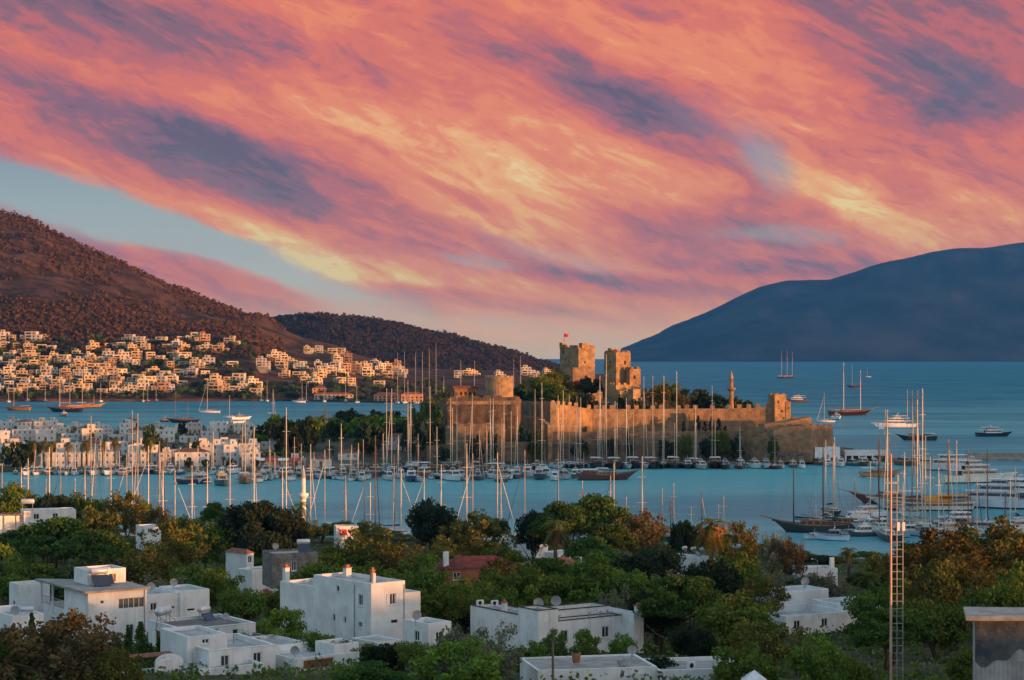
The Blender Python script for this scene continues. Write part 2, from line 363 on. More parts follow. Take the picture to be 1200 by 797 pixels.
def X(px, D): return (px - PX0) * D / F
def Z(py, D): return HC - (py - PY0) * D / F
def Y2D(py, z=0.0): return (HC - z) * F / (py - PY0)
def W(px, py, D): return Vector((X(px, D), D, Z(py, D)))
def pxof(p): return PX0 + F * p[0] / p[1]

ORD = "first second third fourth fifth sixth seventh eighth ninth tenth eleventh twelfth thirteenth fourteenth fifteenth sixteenth seventeenth eighteenth nineteenth".split()
TENS = {2: ('twenty', 'twentieth'), 3: ('thirty', 'thirtieth'), 4: ('forty', 'fortieth'), 5: ('fifty', 'fiftieth'), 6: ('sixty', 'sixtieth'), 7: ('seventy', 'seventieth'), 8: ('eighty', 'eightieth')}
def nth(i):
    if i <= 19: return ORD[i - 1]
    t, u = divmod(i, 10)
    return TENS[t][1] if u == 0 else TENS[t][0] + '-' + ORD[u - 1]
def count_labels(objs, desc, tail, rev=False):
    """label a row by counting along it from a landmark at its end"""
    objs = sorted(objs, key=lambda o: pxof(o.location), reverse=rev)
    for i, o in enumerate(objs): o['label'] = desc(o) + ', ' + nth(i + 1) + ' ' + tail

def pl(xs, x):
    """piecewise-linear lookup in [(x, value), ...]"""
    if x <= xs[0][0]: return xs[0][1]
    for (a, b), (c, d) in zip(xs, xs[1:]):
        if x <= c: return b + (d - b) * (x - a) / (c - a)
    return xs[-1][1]
def sm(a, b, x):
    t = max(0.0, min(1.0, (x - a) / (b - a))); return t * t * (3 - 2 * t)
def fbm(x, y, s, o=5): return mnoise.fractal(Vector((x * s, y * s, 3.7)), 1.0, 2.0, o)
# ------------------------------------------------------------------ sea, land, hills
mb = MB('sea'); mb.add([(-6450, -1500, 0), (6450, -1500, 0), (6450, 24000, 0), (-6450, 24000, 0)], [(0, 1, 2, 3)])
struct('sea', mb.mesh('sea'))

def grid_mesh(name, mat, us, ws, fn):
    vs = [fn(u, w) for w in ws for u in us]; n = len(us)
    fs = [(j * n + i, j * n + i + 1, (j + 1) * n + i + 1, (j + 1) * n + i) for j in range(len(ws) - 1) for i in range(n - 1)]
    mb = MB(mat); mb.add(vs, fs); return mb.mesh(name, smooth=True)
def frange(a, b, n): return [a + (b - a) * i / (n - 1) for i in range(n)]

# near shore: a slope that falls from the viewpoint to the marina
SHORE = [(-200, 530), (185, 525), (210, 486), (262, 486), (285, 522), (590, 515), (600, 500), (622, 500), (640, 515), (765, 508), (780, 490), (840, 486), (925, 470), (945, 448), (1040, 448), (1070, 500), (1500, 520)]
GPROF = [(-600, 62), (-200, 50), (0, 44), (90, 33), (150, 24.5), (200, 20), (250, 16), (300, 12), (400, 6), (480, 3), (550, 1.6)]
def ground_z(x, D):
    return pl(GPROF, D) + 0.5 * fbm(x, D, 0.03, 3) * sm(60, 150, D)
def g_fn(u, w):
    D = -250 + (pl(SHORE, 600 + u * 2239.2 / 500) + 250) * w if w <= 1 else pl(SHORE, 600 + u * 2239.2 / 500)
    return (u, D, ground_z(u, D) if w <= 1 else -2.0)
struct('ground', grid_mesh('ground', 'soil', frange(-420, 420, 85), frange(0, 1, 120) + [1.001], g_fn))

# unseen ridge added behind and beside the viewpoint, shaped so its shade covers the near slope
def shade_ridge_fn(k, q):
    crest = pl([(-1500, 62), (180, 60), (270, 54), (350, 47), (520, 47), (680, 58), (780, 62), (900, 62), (1250, 52), (1600, 20), (1900, 2)], k) + 2.0 * fbm(k, 5, 0.004, 4)  # crest dips shaped to let low sun reach the shore trees
    s = q; z = crest * math.exp(-((s - 620) / 150.0) ** 2) + (0 if abs(s - 620) < 300 else -3)
    return (0.866 * s + 0.5 * k, -0.5 * s + 0.866 * k, z)
struct('hill', grid_mesh('hill', 'hill_wooded', frange(-1500, 1900, 90), frange(270, 970, 41), shade_ridge_fn))

# far shore with the hillside town
LRIDGE = [(-400, 190), (-150, 222), (0, 247), (30, 256), (60, 270), (90, 284), (120, 297), (150, 310), (180, 325), (210, 337), (240, 349), (270, 361), (300, 373), (330, 388),
          (360, 398), (390, 403), (420, 416), (450, 425), (480, 431), (520, 433), (560, 434), (600, 434), (640, 435), (680, 437), (720, 440)]
def lshore(px): return pl([(-400, 2120), (0, 2120), (330, 2160), (480, 2050), (560, 1900), (700, 1900)], px)
def left_z(px, D):
    d0 = lshore(px); d1 = 3150.0
    zr = HC + (PY0 - pl(LRIDGE, px)) * d1 / F
    t = (D - d0) / (d1 - d0)
    lowpart = min(1.0, t / 0.36) * 74.0                      # gentle town slope
    if zr < 110: z = zr * (1 - (1 - min(1, max(0, t))) ** 1.6)
    else:
        z = lowpart + max(0.0, t - 0.30) / 0.70 * (zr - 74) if t < 1 else zr
    k = sm(60, 130, zr); z2 = zr * (1 - (1 - min(1, max(0, t))) ** 1.6)
    z = z * k + z2 * (1 - k)
    if t > 1: z = zr - (D - d1) * 0.22
    x = X(px, D)
    rough = sm(0.36, 0.7, t) * sm(40, 120, zr)
    z += (16 * fbm(x, D, 0.006, 6) + 7 * fbm(x + 900, D, 0.02, 4)) * rough * (1.0 if t < 0.97 else 0.35) + 1.2 * fbm(x, D, 0.03, 3)
    return max(z, 1.6)
def l_fn(u, w):
    D = lshore(u) + (3700 - lshore(u)) * (w - 0.0001) if w > 0 else lshore(u)
    return (X(u, D), D, left_z(u, D) if w > 0 else -2.0)
struct('hillside', grid_mesh('hillside', 'hill_scrub', frange(-330, 720, 211), [0, 0.0001] + frange(0.01, 1, 90), l_fn))

MRIDGE = [(200, 384), (280, 379), (310, 375), (345, 371), (380, 370), (430, 374), (480, 384), (530, 396), (580, 408), (610, 417), (640, 427), (655, 431), (690, 436), (740, 444)]
def mid_z(px, D):
    t = (D - 3600) / 1200.0; zr = HC + (PY0 - pl(MRIDGE, px)) * 4800 / F
    z = zr * (1 - (1 - max(0, min(1, t))) ** 1.5) if t <= 1 else zr - (D - 4800) * 0.15
    return z + (9 * fbm(px * 6, D, 0.004, 6)) * sm(0, 0.4, t) * (1 if t < 0.95 else 0.3)
struct('hill', grid_mesh('hill', 'hill_wooded', frange(180, 730, 140), frange(3550, 5300, 50), lambda u, w: (X(u, w), w, mid_z(u, w) - 1)))

RRIDGE = [(700, 428), (728, 408), (760, 396), (800, 378), (830, 364), (860, 350), (890, 336), (920, 329), (950, 327), (972, 327), (1000, 318), (1030, 309), (1060, 303), (1090, 295), (1120, 290), (1150, 290), (1180, 286), (1200, 284), (1300, 270), (1500, 250), (1800, 300)]
def right_z(px, D):
    t = (D - 14500) / 2600.0; zr = HC + (PY0 - pl(RRIDGE, px)) * 17100 / F
    if px < 728: zr -= (728 - px) * 12
    z = zr * (1 - (1 - max(0, min(1, t))) ** 1.35) if t <= 1 else zr - (D - 17100) * 0.2
    x = X(px, D)
    return z + (75 * fbm(x, D, 0.0011, 8)) * sm(0, 0.5, t) * (1 if t < 0.93 else 0.25) - 2
struct('mountain', grid_mesh('mountain', 'hill_far', frange(700, 1340, 160), frange(14450, 18800, 60), lambda u, w: (X(u, w), w, right_z(u, w))))

# old-town spit and castle peninsula
PFRONT = [(-160, 846), (330, 846), (420, 870), (500, 905), (640, 908), (900, 905), (985, 925), (1000, 950)]
PBACK = [(-160, 1290), (330, 1270), (500, 1230), (640, 1180), (860, 1130), (985, 975), (1000, 955)]
def pen_z(px, D):
    f, b = pl(PFRONT, px), pl(PBACK, px); t = (D - f) / (b - f)
    base = 1.5 + 4.5 * sm(0.02, 0.45, t) * (1 - sm(0.75, 1.0, t))
    m = 1.5 * fbm(X(px, D), D, 0.02, 3) * sm(0.1, 0.3, t) * (1 - sm(0.8, 1, t))
    c = sm(590, 640, px) * (1 - sm(740, 860, px)) * sm(955, 1010, D) * (1 - sm(1060, 1130, D)) * 12 + sm(500, 560, px) * (1 - sm(930, 960, px)) * sm(930, 975, D) * (1 - sm(1050, 1130, D)) * 13
    g = sm(330, 360, px) * (1 - sm(470, 500, px)) * sm(900, 960, D) * (1 - sm(1050, 1160, D)) * 7
    return base + m + c + g
def p_fn(u, w):
    f, b = pl(PFRONT, u), pl(PBACK, u); ww = min(1, max(0, w)); D = f + (b - f) * ww
    return (X(u, D), D, -2.0 if (w < 0 or w > 1) else pen_z(u, D))
struct('peninsula', grid_mesh('peninsula', 'town_ground', frange(-160, 1000, 150), [-1] + frange(0, 1, 46) + [2], p_fn))

# haze: one even body of air over the whole bay
if USE_HAZE:
    hm = bpy.data.materials.new('haze'); hm.use_nodes = True
    t = NT(hm.node_tree); t.n.clear()
    v = t.new('ShaderNodeVolumePrincipled'); v.inputs['Color'].default_value = (0.07, 0.34, 0.95, 1); v.inputs['Density'].default_value = HAZE_D
    v.inputs['Anisotropy'].default_value = 0.0
    o = t.new('ShaderNodeOutputMaterial'); t.l.new(v.outputs[0], o.inputs['Volume'])
    MATS['haze'] = hm
    mb = MB('haze'); mb.box(-6550, -1600, -8, 6550, 24100, 1350)
    struct('haze', mb.mesh('haze'), 'stuff')

# ------------------------------------------------------------------ trees
def rand_dir(r):
    z = r.uniform(-1, 1); a = r.uniform(0, 2 * math.pi); q = math.sqrt(1 - z * z)
    return Vector((q * math.cos(a), q * math.sin(a), z))
def leaf(mb, p, n, s, r, asp=0.62):
    a = n.orthogonal().normalized(); b = n.cross(a)
    w = r.uniform(0, 6.28); a, b = a * math.cos(w) + b * math.sin(w), b * math.cos(w) - a * math.sin(w)
    a = a * s; b = b * (s * asp)
    mb.add([p - a, p - b, p + a, p + b], [(0, 1, 2, 3)])
def leaf_ball(mb, c, rx, rz, n, s, r):
    for _ in range(n):
        d = rand_dir(r); k = r.random() ** 0.42
        p = Vector((c[0] + d.x * rx * k, c[1] + d.y * rx * k, c[2] + d.z * rz * k))
        nn = (d * 0.9 + rand_dir(r)).normalized()
        leaf(mb, p, nn, s * r.uniform(0.6, 1.35), r)
def crown(seed, kind, mat, R_=3.6, Hc_=5.6, nclump=46, per=120, leafs=0.17):
    """uneven crown: clumps of leaves of different size hung round a few leaders, with gaps between them; base of the crown at z=0"""
    r = random.Random(seed); mb = MB(mat); cl = []
    leaders = [(r.uniform(-.5, .5) * R_, r.uniform(-.5, .5) * R_, r.uniform(0.55, 1.0)) for _ in range(5)]
    for i in range(nclump):
        lx, ly, lh = leaders[i % 5]
        if kind == 'round':
            d = rand_dir(r); k = r.uniform(0.55, 1.0)
            c = (lx * 0.45 + d.x * R_ * 0.80 * k, ly * 0.45 + d.y * R_ * 0.80 * k, Hc_ * (0.47 + 0.43 * d.z * k * lh)); rx = r.uniform(0.16, 0.34) * R_; rz = rx * r.uniform(0.6, 0.9)
        elif kind == 'pine':
            a = r.uniform(0, 6.28); q = math.sqrt(r.random()); h = r.random()
            c = (math.cos(a) * q * R_ * 0.86, math.sin(a) * q * R_ * 0.86, Hc_ * (0.30 + 0.62 * (1 - q * q * 0.75) * (0.45 + 0.55 * h))); rx = r.uniform(0.2, 0.36) * R_; rz = rx * 0.42
        elif kind == 'loose':
            d = rand_dir(r); k = r.uniform(0.6, 1.12)
            c = (lx * 0.7 + d.x * R_ * 0.8 * k, ly * 0.7 + d.y * R_ * 0.8 * k, Hc_ * (0.48 + 0.46 * d.z * k * lh)); rx = r.uniform(0.12, 0.26) * R_; rz = rx * r.uniform(0.7, 1.1)
        else:       # spire
            h = r.random(); q = (1 - h) ** 0.7 * min(1, 0.45 + h * 4)
            a = r.uniform(0, 6.28); c = (math.cos(a) * q * R_ * 0.6, math.sin(a) * q * R_ * 0.6, Hc_ * (0.03 + 0.94 * h)); rx = R_ * (0.14 + 0.34 * q); rz = rx * 1.5
        cl.append((c, rx, rz))
        leaf_ball(mb, c, rx, rz, int(per * (rx / (0.25 * R_)) ** 1.6) if kind != 'spire' else per, leafs, r)
    return mb.mesh('crown'), cl
def trunk(seed, cl, h, mat, R_, Hc_, base_r=0.24, limbs=9):
    r = random.Random(seed); mb = MB(mat)
    p = Vector((0, 0, -0.6)); tip = Vector((r.uniform(-.3, .3), r.uniform(-.3, .3), h + Hc_ * 0.22)); n = 5; pts = [p]
    for i in range(1, n + 1):
        pts.append(p.lerp(tip, i / n) + Vector((r.uniform(-.12, .12), r.uniform(-.12, .12), 0)))
    for i in range(n): mb.tube(pts[i], pts[i + 1], base_r * (1 - 0.12 * i), base_r * (1 - 0.12 * (i + 1)), 7)
    for (c, rx, rz) in r.sample(cl, min(limbs, len(cl))):
        e = Vector((c[0], c[1], c[2] + h)); s0 = pts[r.randint(2, n)]; mid = s0.lerp(e, 0.5) + Vector((r.uniform(-.3, .3), r.uniform(-.3, .3), -0.15 * rx))
        mb.tube(s0, mid, base_r * 0.42, base_r * 0.26, 5); mb.tube(mid, e, base_r * 0.26, base_r * 0.09, 5)
    return mb.mesh('trunk')
TREES = {}
def tree_kind(key, kind, mat, n=2, h=1.6, bark='bark', R_=3.6, Hc_=5.6, **kw):
    out = []
    for i in range(n):
        c, cl = crown(hash(key) % 1 + 17 * i + len(TREES) * 101 + 5, kind, mat, R_, Hc_, **kw)
        tk = trunk(i + 50, cl, h, bark, R_, Hc_)
        vz = sorted(v.co.z for v in c.vertices); vr = sorted(max(abs(v.co.x), abs(v.co.y)) for v in c.vertices)
        out.append((c, tk, h, vr[int(len(vr) * .985)] / .98, h + vz[int(len(vz) * .995)]))
    TREES[key] = out
tree_kind('broad', 'round', 'leaf_broad', 3, nclump=56, per=115)
tree_kind('fresh', 'loose', 'leaf_fresh', 2, nclump=60, per=120)
tree_kind('pine', 'pine', 'leaf_pine', 2, h=2.2, nclump=52, per=150, leafs=0.15)
tree_kind('dark', 'round', 'leaf_dark', 2, nclump=56, per=130)
tree_kind('olive', 'loose', 'leaf_olive', 2, nclump=56, per=110, leafs=0.14)
tree_kind('rust', 'loose', 'leaf_rust', 2, nclump=58, per=105)
tree_kind('maroon', 'loose', 'leaf_maroon', 1, nclump=64, per=100, leafs=0.15)
tree_kind('tall', 'loose', 'leaf_gum', 2, h=4.0, bark='pale_bark', nclump=56, per=110)
tree_kind('spire', 'spire', 'leaf_pine', 1, h=0.3, R_=1.0, Hc_=6.0, nclump=46, per=45, leafs=0.13)
tree_kind('flower', 'loose', 'leaf_flower', 1, h=0.4, R_=2.2, Hc_=2.6, nclump=26, per=90, leafs=0.13)
tree_kind('far', 'round', 'leaf_broad', 2, nclump=22, per=34, leafs=0.42)
tree_kind('fardark', 'round', 'leaf_dark', 2, nclump=24, per=36, leafs=0.42)
tree_kind('farspire', 'spire', 'leaf_dark', 1, h=0.3, R_=1.1, Hc_=6.0, nclump=18, per=18, leafs=0.3)

def palm_meshes(seed, dead=True, R_=2.3, h=6.0):
    r = random.Random(seed); mb = MB('leaf_palm')
    for k in range(34):
        a = r.uniform(0, 6.28); up = r.uniform(-0.5, 1.25); L = R_ * r.uniform(0.85, 1.15); n = 9; pts = []
        for i in range(n + 1):
            t = i / n; d = L * (t * math.cos(up * (1 - 0.3 * t))); z = L * (math.sin(up) * t - 0.75 * t * t)
            pts.append(Vector((math.cos(a) * d, math.sin(a) * d, h + z)))
        side = Vector((-math.sin(a), math.cos(a), 0))
        for i in range(n):
            mb.add([pts[i] + side * .03, pts[i] - side * .03, pts[i + 1] - side * .03, pts[i + 1] + side * .03], [(0, 1, 2, 3)])
            wl = 0.55 * math.sin(math.pi * (0.12 + 0.82 * i / n))
            for s in (-1, 1):
                for q in (0, 0.5):
                    b = pts[i].lerp(pts[i + 1], q); dr = (pts[i + 1] - pts[i]).normalized()
                    e = b + side * s * wl + dr * 0.28 + Vector((0, 0, -0.22 * wl))
                    mb.add([b, b + dr * 0.09, e], [(0, 1, 2)])
    fr = mb.mesh('crown')
    mb = MB('bark'); p = Vector((0, 0, -0.5))
    for i in range(6):
        q = Vector((0.08 * math.sin(i), 0.05 * i, -0.5 + (h + 0.5) * (i + 1) / 6)); mb.tube(p, q, 0.27 - 0.01 * i, 0.25 - 0.01 * i, 8); p = q
    tr = mb.mesh('trunk')
    mb = MB('leaf_dry')
    for k in range(240):
        a = r.uniform(0, 6.28); t = r.random(); rr = 0.35 + 0.95 * (1 - t) * r.random() ** .5
        z = h - 0.1 - 2.1 * t * 0.9; c = Vector((math.cos(a) * (rr + .2 * t), math.sin(a) * (rr + .2 * t), z))
        leaf(mb, c, Vector((math.cos(a), math.sin(a), .4)).normalized(), 0.42, r, 0.22)
    return fr, tr, mb.mesh('dry_frond')
PALMS = [palm_meshes(3), palm_meshes(8)]

TK = 0
def tree(kind, loc, width, height, label, group='garden trees on the near slope', name='tree', tint=(1, 1, 1)):
    global TK; TK += 1
    P = TREES[kind]; c, tk, h, R_, H = P[TK % len(P)]
    s = width / (2 * R_ * 0.98); sz = height / H
    o = thing(name, label, 'tree', (loc[0], loc[1], loc[2]), (TK * 2.399) % 6.283, group, (s, s, sz))
    part('trunk', tk, o); part('crown', c, o, (0, 0, h), col=tint)
    return o
def tiny_tree(kind, loc, width, height, label, group, tint=(1, 1, 1), name='tree'):
    global TK; TK += 1
    P = TREES[kind]; c, tk, h, R_, H = P[TK % len(P)]
    s = width / (2 * R_ * 0.98); sz = height / (H - h)
    o = thing(name, label, 'tree', loc, (TK * 2.399) % 6.283, group, (s, s, sz), mesh=c); o.color = (*tint, 1)
    return o
def palm(loc, width, height, label, group='palms', dry=0.0, tint=(1, 1, 1)):
    global TK; TK += 1
    fr, tr, dr = PALMS[TK % 2]
    o = thing('palm_tree', label, 'palm', loc, TK * 1.3, group, (width / 4.4, width / 4.4, height / 7.0))
    part('trunk', tr, o); part('crown', fr, o, col=tint)
    if dry: part('dry_frond', dr, o, sc=(dry, dry, 1))
    return o

# scrub and pines of the far hills: nobody could count them
def woodland(name, mat, pts, seed, smin, smax, n=5):
    r = random.Random(seed); mb = MB(mat)
    for (x, y, z) in pts:
        s = smin + (smax - smin) * r.random() ** 1.7; tall = r.uniform(0.8, 1.7)
        for _ in range(n):
            d = rand_dir(r); p = Vector((x + d.x * s * 0.5, y + d.y * s * 0.5, z + s * tall * 0.5 * (1 + d.z * 0.8)))
            leaf(mb, p, (d + Vector((0, -0.6, 0.2))).normalized(), s * r.uniform(0.35, 0.6), r, 0.8)
    return struct(name, mb.mesh(name), 'stuff')
pts = []
r_ = random.Random(5)
while len(pts) < 10500:
    px = r_.uniform(-40, 372); D = r_.uniform(2400, 3160)
    x = X(px, D); dens = 0.5 + 1.3 * fbm(x, D, 0.008, 4) + (0.7 if D > 3080 else 0) + (0.55 if D < 2620 else 0)
    if HC + (PY0 - pl(LRIDGE, px)) * 3150 / F < 90 or r_.random() > dens: continue
    pts.append((x, D, left_z(px, D) - 0.8))
woodland('hillside_scrub', 'leaf_scrub', pts, 4, 1.6, 5.6)
pts = []
while len(pts) < 9500:
    px = r_.uniform(250, 690); D = 3700 + 1150 * r_.random() ** 0.7
    pts.append((X(px, D), D, mid_z(px, D) - 1.5))
woodland('hill_wood', 'leaf_hill', pts, 6, 3.5, 9)

# low growth under the garden trees
pts = []
while len(pts) < 5200:
    D = r_.uniform(150, 515); px = r_.uniform(-30, 1230)
    if D > pl(SHORE, px) - 4: continue
    x = X(px, D); pts.append((x, D, ground_z(x, D) - .25))
r2_ = random.Random(8); mb = MB('leaf_broad', 'leaf_pine', 'leaf_olive')
for (x, y, z) in pts:
    s = r2_.uniform(.5, 1.5); mb.use(r2_.choice(['leaf_broad', 'leaf_broad', 'leaf_pine', 'leaf_olive']))
    leaf_ball(mb, (x, y, z + s * .5), s, s * .8, 16, .26, r2_)
struct('undergrowth', mb.mesh('undergrowth'), 'stuff')
# ------------------------------------------------------------------ house builder (near and middle distance)
def facade(mb, P, L, z0, z1, holes, ind, depth=0.16):
    """a wall sheet with real openings and reveals. P(u, z) -> point, ind = inward direction"""
    us = sorted({0.0, L} | {h[0] for h in holes} | {h[0] + h[1] for h in holes}); zs = sorted({z0, z1} | {h[2] for h in holes} | {h[2] + h[3] for h in holes})
    us = [u for u in us if 0 <= u <= L]; zs = [z for z in zs if z0 <= z <= z1]
    ins = Vector(ind) * depth
    for a, b in zip(us, us[1:]):
        for c, d in zip(zs, zs[1:]):
            um, zm = (a + b) / 2, (c + d) / 2
            if any(h[0] < um < h[0] + h[1] and h[2] < zm < h[2] + h[3] for h in holes): continue
            mb.add([P(a, c), P(b, c), P(b, d), P(a, d)], [(0, 1, 2, 3)])
    for h in holes:
        q = [Vector(P(h[0], h[2])), Vector(P(h[0] + h[1], h[2])), Vector(P(h[0] + h[1], h[2] + h[3])), Vector(P(h[0], h[2] + h[3]))]
        i = [p + ins for p in q]
        mb.add(q + i, [(k, (k + 1) % 4, 4 + (k + 1) % 4, 4 + k) for k in range(4)])

def bar3(mb, p0, p1, up, w, d):
    """square bar between two points"""
    p0, p1 = Vector(p0), Vector(p1); a = (p1 - p0).normalized(); b = a.cross(Vector(up)).normalized() * w / 2; c = a.cross(b).normalized() * d / 2
    vs = [p + s * b + t * c for p in (p0, p1) for (s, t) in ((-1, -1), (1, -1), (1, 1), (-1, 1))]
    mb.add(vs, [(3, 2, 1, 0), (4, 5, 6, 7), (0, 1, 5, 4), (1, 2, 6, 5), (2, 3, 7, 6), (3, 0, 4, 7)])

class House:
    def __init__(s, label, px, D, py_base, th, group=None, name='house', cat='house', wallmat='plaster', col=(1, 1, 1), roofmat='roof_screed', roofcol=(1, 1, 1), xyz=None):
        s.D = D; s.th = R(th); s.zb = Z(py_base, D)
        s.o = thing(name, label, cat, (X(px, D), D, s.zb) if xyz is None else xyz, s.th, group)
        if xyz is not None: s.zb = xyz[2]; s.D = xyz[1]
        s.w = MB(wallmat); s.rm = roofmat; s.rs = []; s.wins = []; s.col = col; s.roofcol = roofcol; s.extra = []
    def z(s, py, D=None): return Z(py, D or s.D) - s.zb
    def loc(s, px, D):
        p = Vector((X(px, D), D)) - Vector(s.o.location[:2]); c, n = math.cos(s.th), math.sin(s.th)
        return (p.x * c + p.y * n, -p.x * n + p.y * c)
    def world(s, x, y, z): 
        c, n = math.cos(s.th), math.sin(s.th); return Vector((s.o.location[0] + x * c - y * n, s.o.location[1] + x * n + y * c, s.zb + z))
    def block(s, x0, y0, x1, y1, z0, z1, F_=(), L_=(), par=0.4, roof=True, t=0.22, cope=None):
        a, b = x1 - x0, y1 - y0
        F_ = [h for h in F_ if h[0] > 0.05 and h[0] + h[1] < a - 0.05 and h[2] + h[3] < z1 - 0.05 and h[2] > z0 - .01]; L_ = [h for h in L_ if h[0] > 0.05 and h[0] + h[1] < b - 0.05 and h[2] + h[3] < z1 - 0.05 and h[2] > z0 - .01]
        facade(s.w, lambda u, z: (x0 + u, y0, z), a, z0, z1, F_, (0, 1, 0))
        facade(s.w, lambda u, z: (x0, y0 + u, z), b, z0, z1, L_, (1, 0, 0))
        s.w.add([(x1, y0, z0), (x1, y1, z0), (x1, y1, z1), (x1, y0, z1)], [(0, 1, 2, 3)])
        s.w.add([(x0, y1, z0), (x1, y1, z0), (x1, y1, z1), (x0, y1, z1)], [(3, 2, 1, 0)])
        if roof:     # parapet ring with the roof sunk inside it
            zr = z1 - par; i = [(x0 + t, y0 + t), (x1 - t, y0 + t), (x1 - t, y1 - t), (x0 + t, y1 - t)]; o = [(x0, y0), (x1, y0), (x1, y1), (x0, y1)]
            for k in range(4):
                p, q, m, n = o[k], o[(k + 1) % 4], i[(k + 1) % 4], i[k]
                s.w.add([(*p, z1), (*q, z1), (*m, z1), (*n, z1)], [(0, 1, 2, 3)]); s.w.add([(*n, z1), (*m, z1), (*m, zr - .05), (*n, zr - .05)], [(0, 1, 2, 3)])
            r_ = MB(s.rm); r_.add([(*p, zr) for p in i], [(0, 1, 2, 3)]); s.rs.append(r_)
        if roof and cope:
            k = MB(cope); zc = z1 + .003; e = .05
            k.box(x0 - e, y0 - e, zc, x1 + e, y0 + t + e, zc + .07); k.box(x0 - e, y1 - t - e, zc, x1 + e, y1 + e, zc + .07); k.box(x0 - e, y0 + t + e, zc, x0 + t + e, y1 - t - e, zc + .07); k.box(x1 - t - e, y0 + t + e, zc, x1 + e, y1 - t - e, zc + .07)
            s.extra.append(('coping', k))
        for h in F_: s.wins.append(('F', x0, y0, h))
        for h in L_: s.wins.append(('L', x0, y0, h))
    def pitched(s, x0, y0, x1, y1, z, rise, ov=0.35, mat=None):
        r = MB(mat or 'roof_tile'); xm = (x0 + x1) / 2; ym = (y0 + y1) / 2
        x0 -= ov; x1 += ov; y0 -= ov; y1 += ov; k = min(x1 - x0, y1 - y0) / 2
        if x1 - x0 >= y1 - y0: A, B = (x0 + k, ym), (x1 - k, ym)
        else: A, B = (xm, y0 + k), (xm, y1 - k)
        c = [(x0, y0, z), (x1, y0, z), (x1, y1, z), (x0, y1, z), (*A, z + rise), (*B, z + rise)]
        fs = [(0, 1, 5, 4), (1, 2, 5), (2, 3, 4, 5), (3, 0, 4), (3, 2, 1, 0)] if x1 - x0 >= y1 - y0 else [(0, 1, 4), (1, 2, 5, 4), (2, 3, 5), (3, 0, 4, 5), (3, 2, 1, 0)]
        r.add(c, fs); s.extra.append(('roof', r))
    def finish(s, frame=0.09, shut=None):
        part('wall', s.w.mesh('wall'), s.o, col=s.col)
        for r_ in s.rs: part('roof', r_.mesh('roof'), s.o, col=s.roofcol)
        for (n, m) in s.extra: part(n, m.mesh(n), s.o, col=s.roofcol if n == 'roof' else s.col)
        for (side, x0, y0, h) in s.wins:
            kind = h[4] if len(h) > 4 else 'window'
            u, w, z, hh = h[:4]; e = 0.10
            if side == 'F': P = lambda a, b, d=0.0: (x0 + a, y0 + d, b)
            else: P = lambda a, b, d=0.0: (x0 + d, y0 + a, b)
            pane = MB({'window': 'glass_dark', 'strip': 'glass_green', 'door': 'varnish', 'dark': 'opening_dark', 'garage': 'varnish'}.get(kind, 'glass_dark'))
            pane.add([P(u, z, .155), P(u + w, z, .155), P(u + w, z + hh, .155), P(u, z + hh, .155)], [(0, 1, 2, 3)])
            if kind in ('dark',): part('window', pane.mesh('window'), s.o); continue
            fr = MB('frame_white' if kind != 'door' else 'varnish'); f = min(frame, w * .12)
            up = (0, 1, 0) if side == 'F' else (1, 0, 0)
            for (a, b) in (((u, z + f / 2), (u + w, z + f / 2)), ((u, z + hh - f / 2), (u + w, z + hh - f / 2)), ((u + f / 2, z + f), (u + f / 2, z + hh - f)), ((u + w - f / 2, z + f), (u + w - f / 2, z + hh - f))):
                bar3(fr, P(*a, e), P(*b, e), up, f, 0.05)
            nm = 1 if w < 1.3 else int(w / 0.8)
            if kind in ('window', 'strip') and w > 0.7:
                for i in range(nm):
                    uu = u + w * (i + 1) / (nm + 1); bar3(fr, P(uu, z + f, e + .01), P(uu, z + hh - f, e + .01), up, f * .8, 0.04)
            if kind == 'window' and w > 0.5:
                bar3(fr, P(u - 0.08, z - 0.05, -0.03), P(u + w + 0.08, z - 0.05, -0.03), up, 0.10, 0.14)
            wo = part('door' if kind in ('door', 'garage') else 'window', fr.mesh('window'), s.o); part('panel' if kind in ('door', 'garage') else 'pane', pane.mesh('pane'), wo)
        return s

# roof furniture: things of their own
def dish_meshes():
    mb = MB('steel_grey'); prof = [(0.02, 0.0)] + [(0.45 * k / 6, 0.16 * (k / 6) ** 2) for k in range(1, 7)]
    n = 18; vs = [(r * math.cos(6.2832 * i / n), -0.12 - z, r * math.sin(6.2832 * i / n)) for (r, z) in prof for i in range(n)]
    fs = [(k * n + i, k * n + (i + 1) % n, (k + 1) * n + (i + 1) % n, (k + 1) * n + i) for k in range(len(prof) - 1) for i in range(n)] + [tuple(range(n))]
    d = MB('corrugated'); d.add(vs, fs)
    m = MB('steel_grey'); m.tube((0, 0.05, -0.95), (0, 0.05, 0), 0.035); m.tube((0, .05, 0), (0, -.14, 0), .03)
    a = MB('steel_grey'); a.tube((0, -.14, -.40), (0, -.62, -.05), .015); a.box(-.05, -.70, -.09, .05, -.58, 0.02)
    return d.mesh('dish', smooth=True), m.mesh('mount'), a.mesh('feed_arm')
DISH = dish_meshes()
def dish(p, d, label, rz=0.3, group='satellite dishes on the roofs'):
    s = d / 0.9
    o = thing('satellite_dish', label, 'satellite dish', (p[0], p[1], p[2] + 0.95 * s), rz, group, s)
    part('dish', DISH[0], o); part('mount', DISH[1], o); part('feed_arm', DISH[2], o)
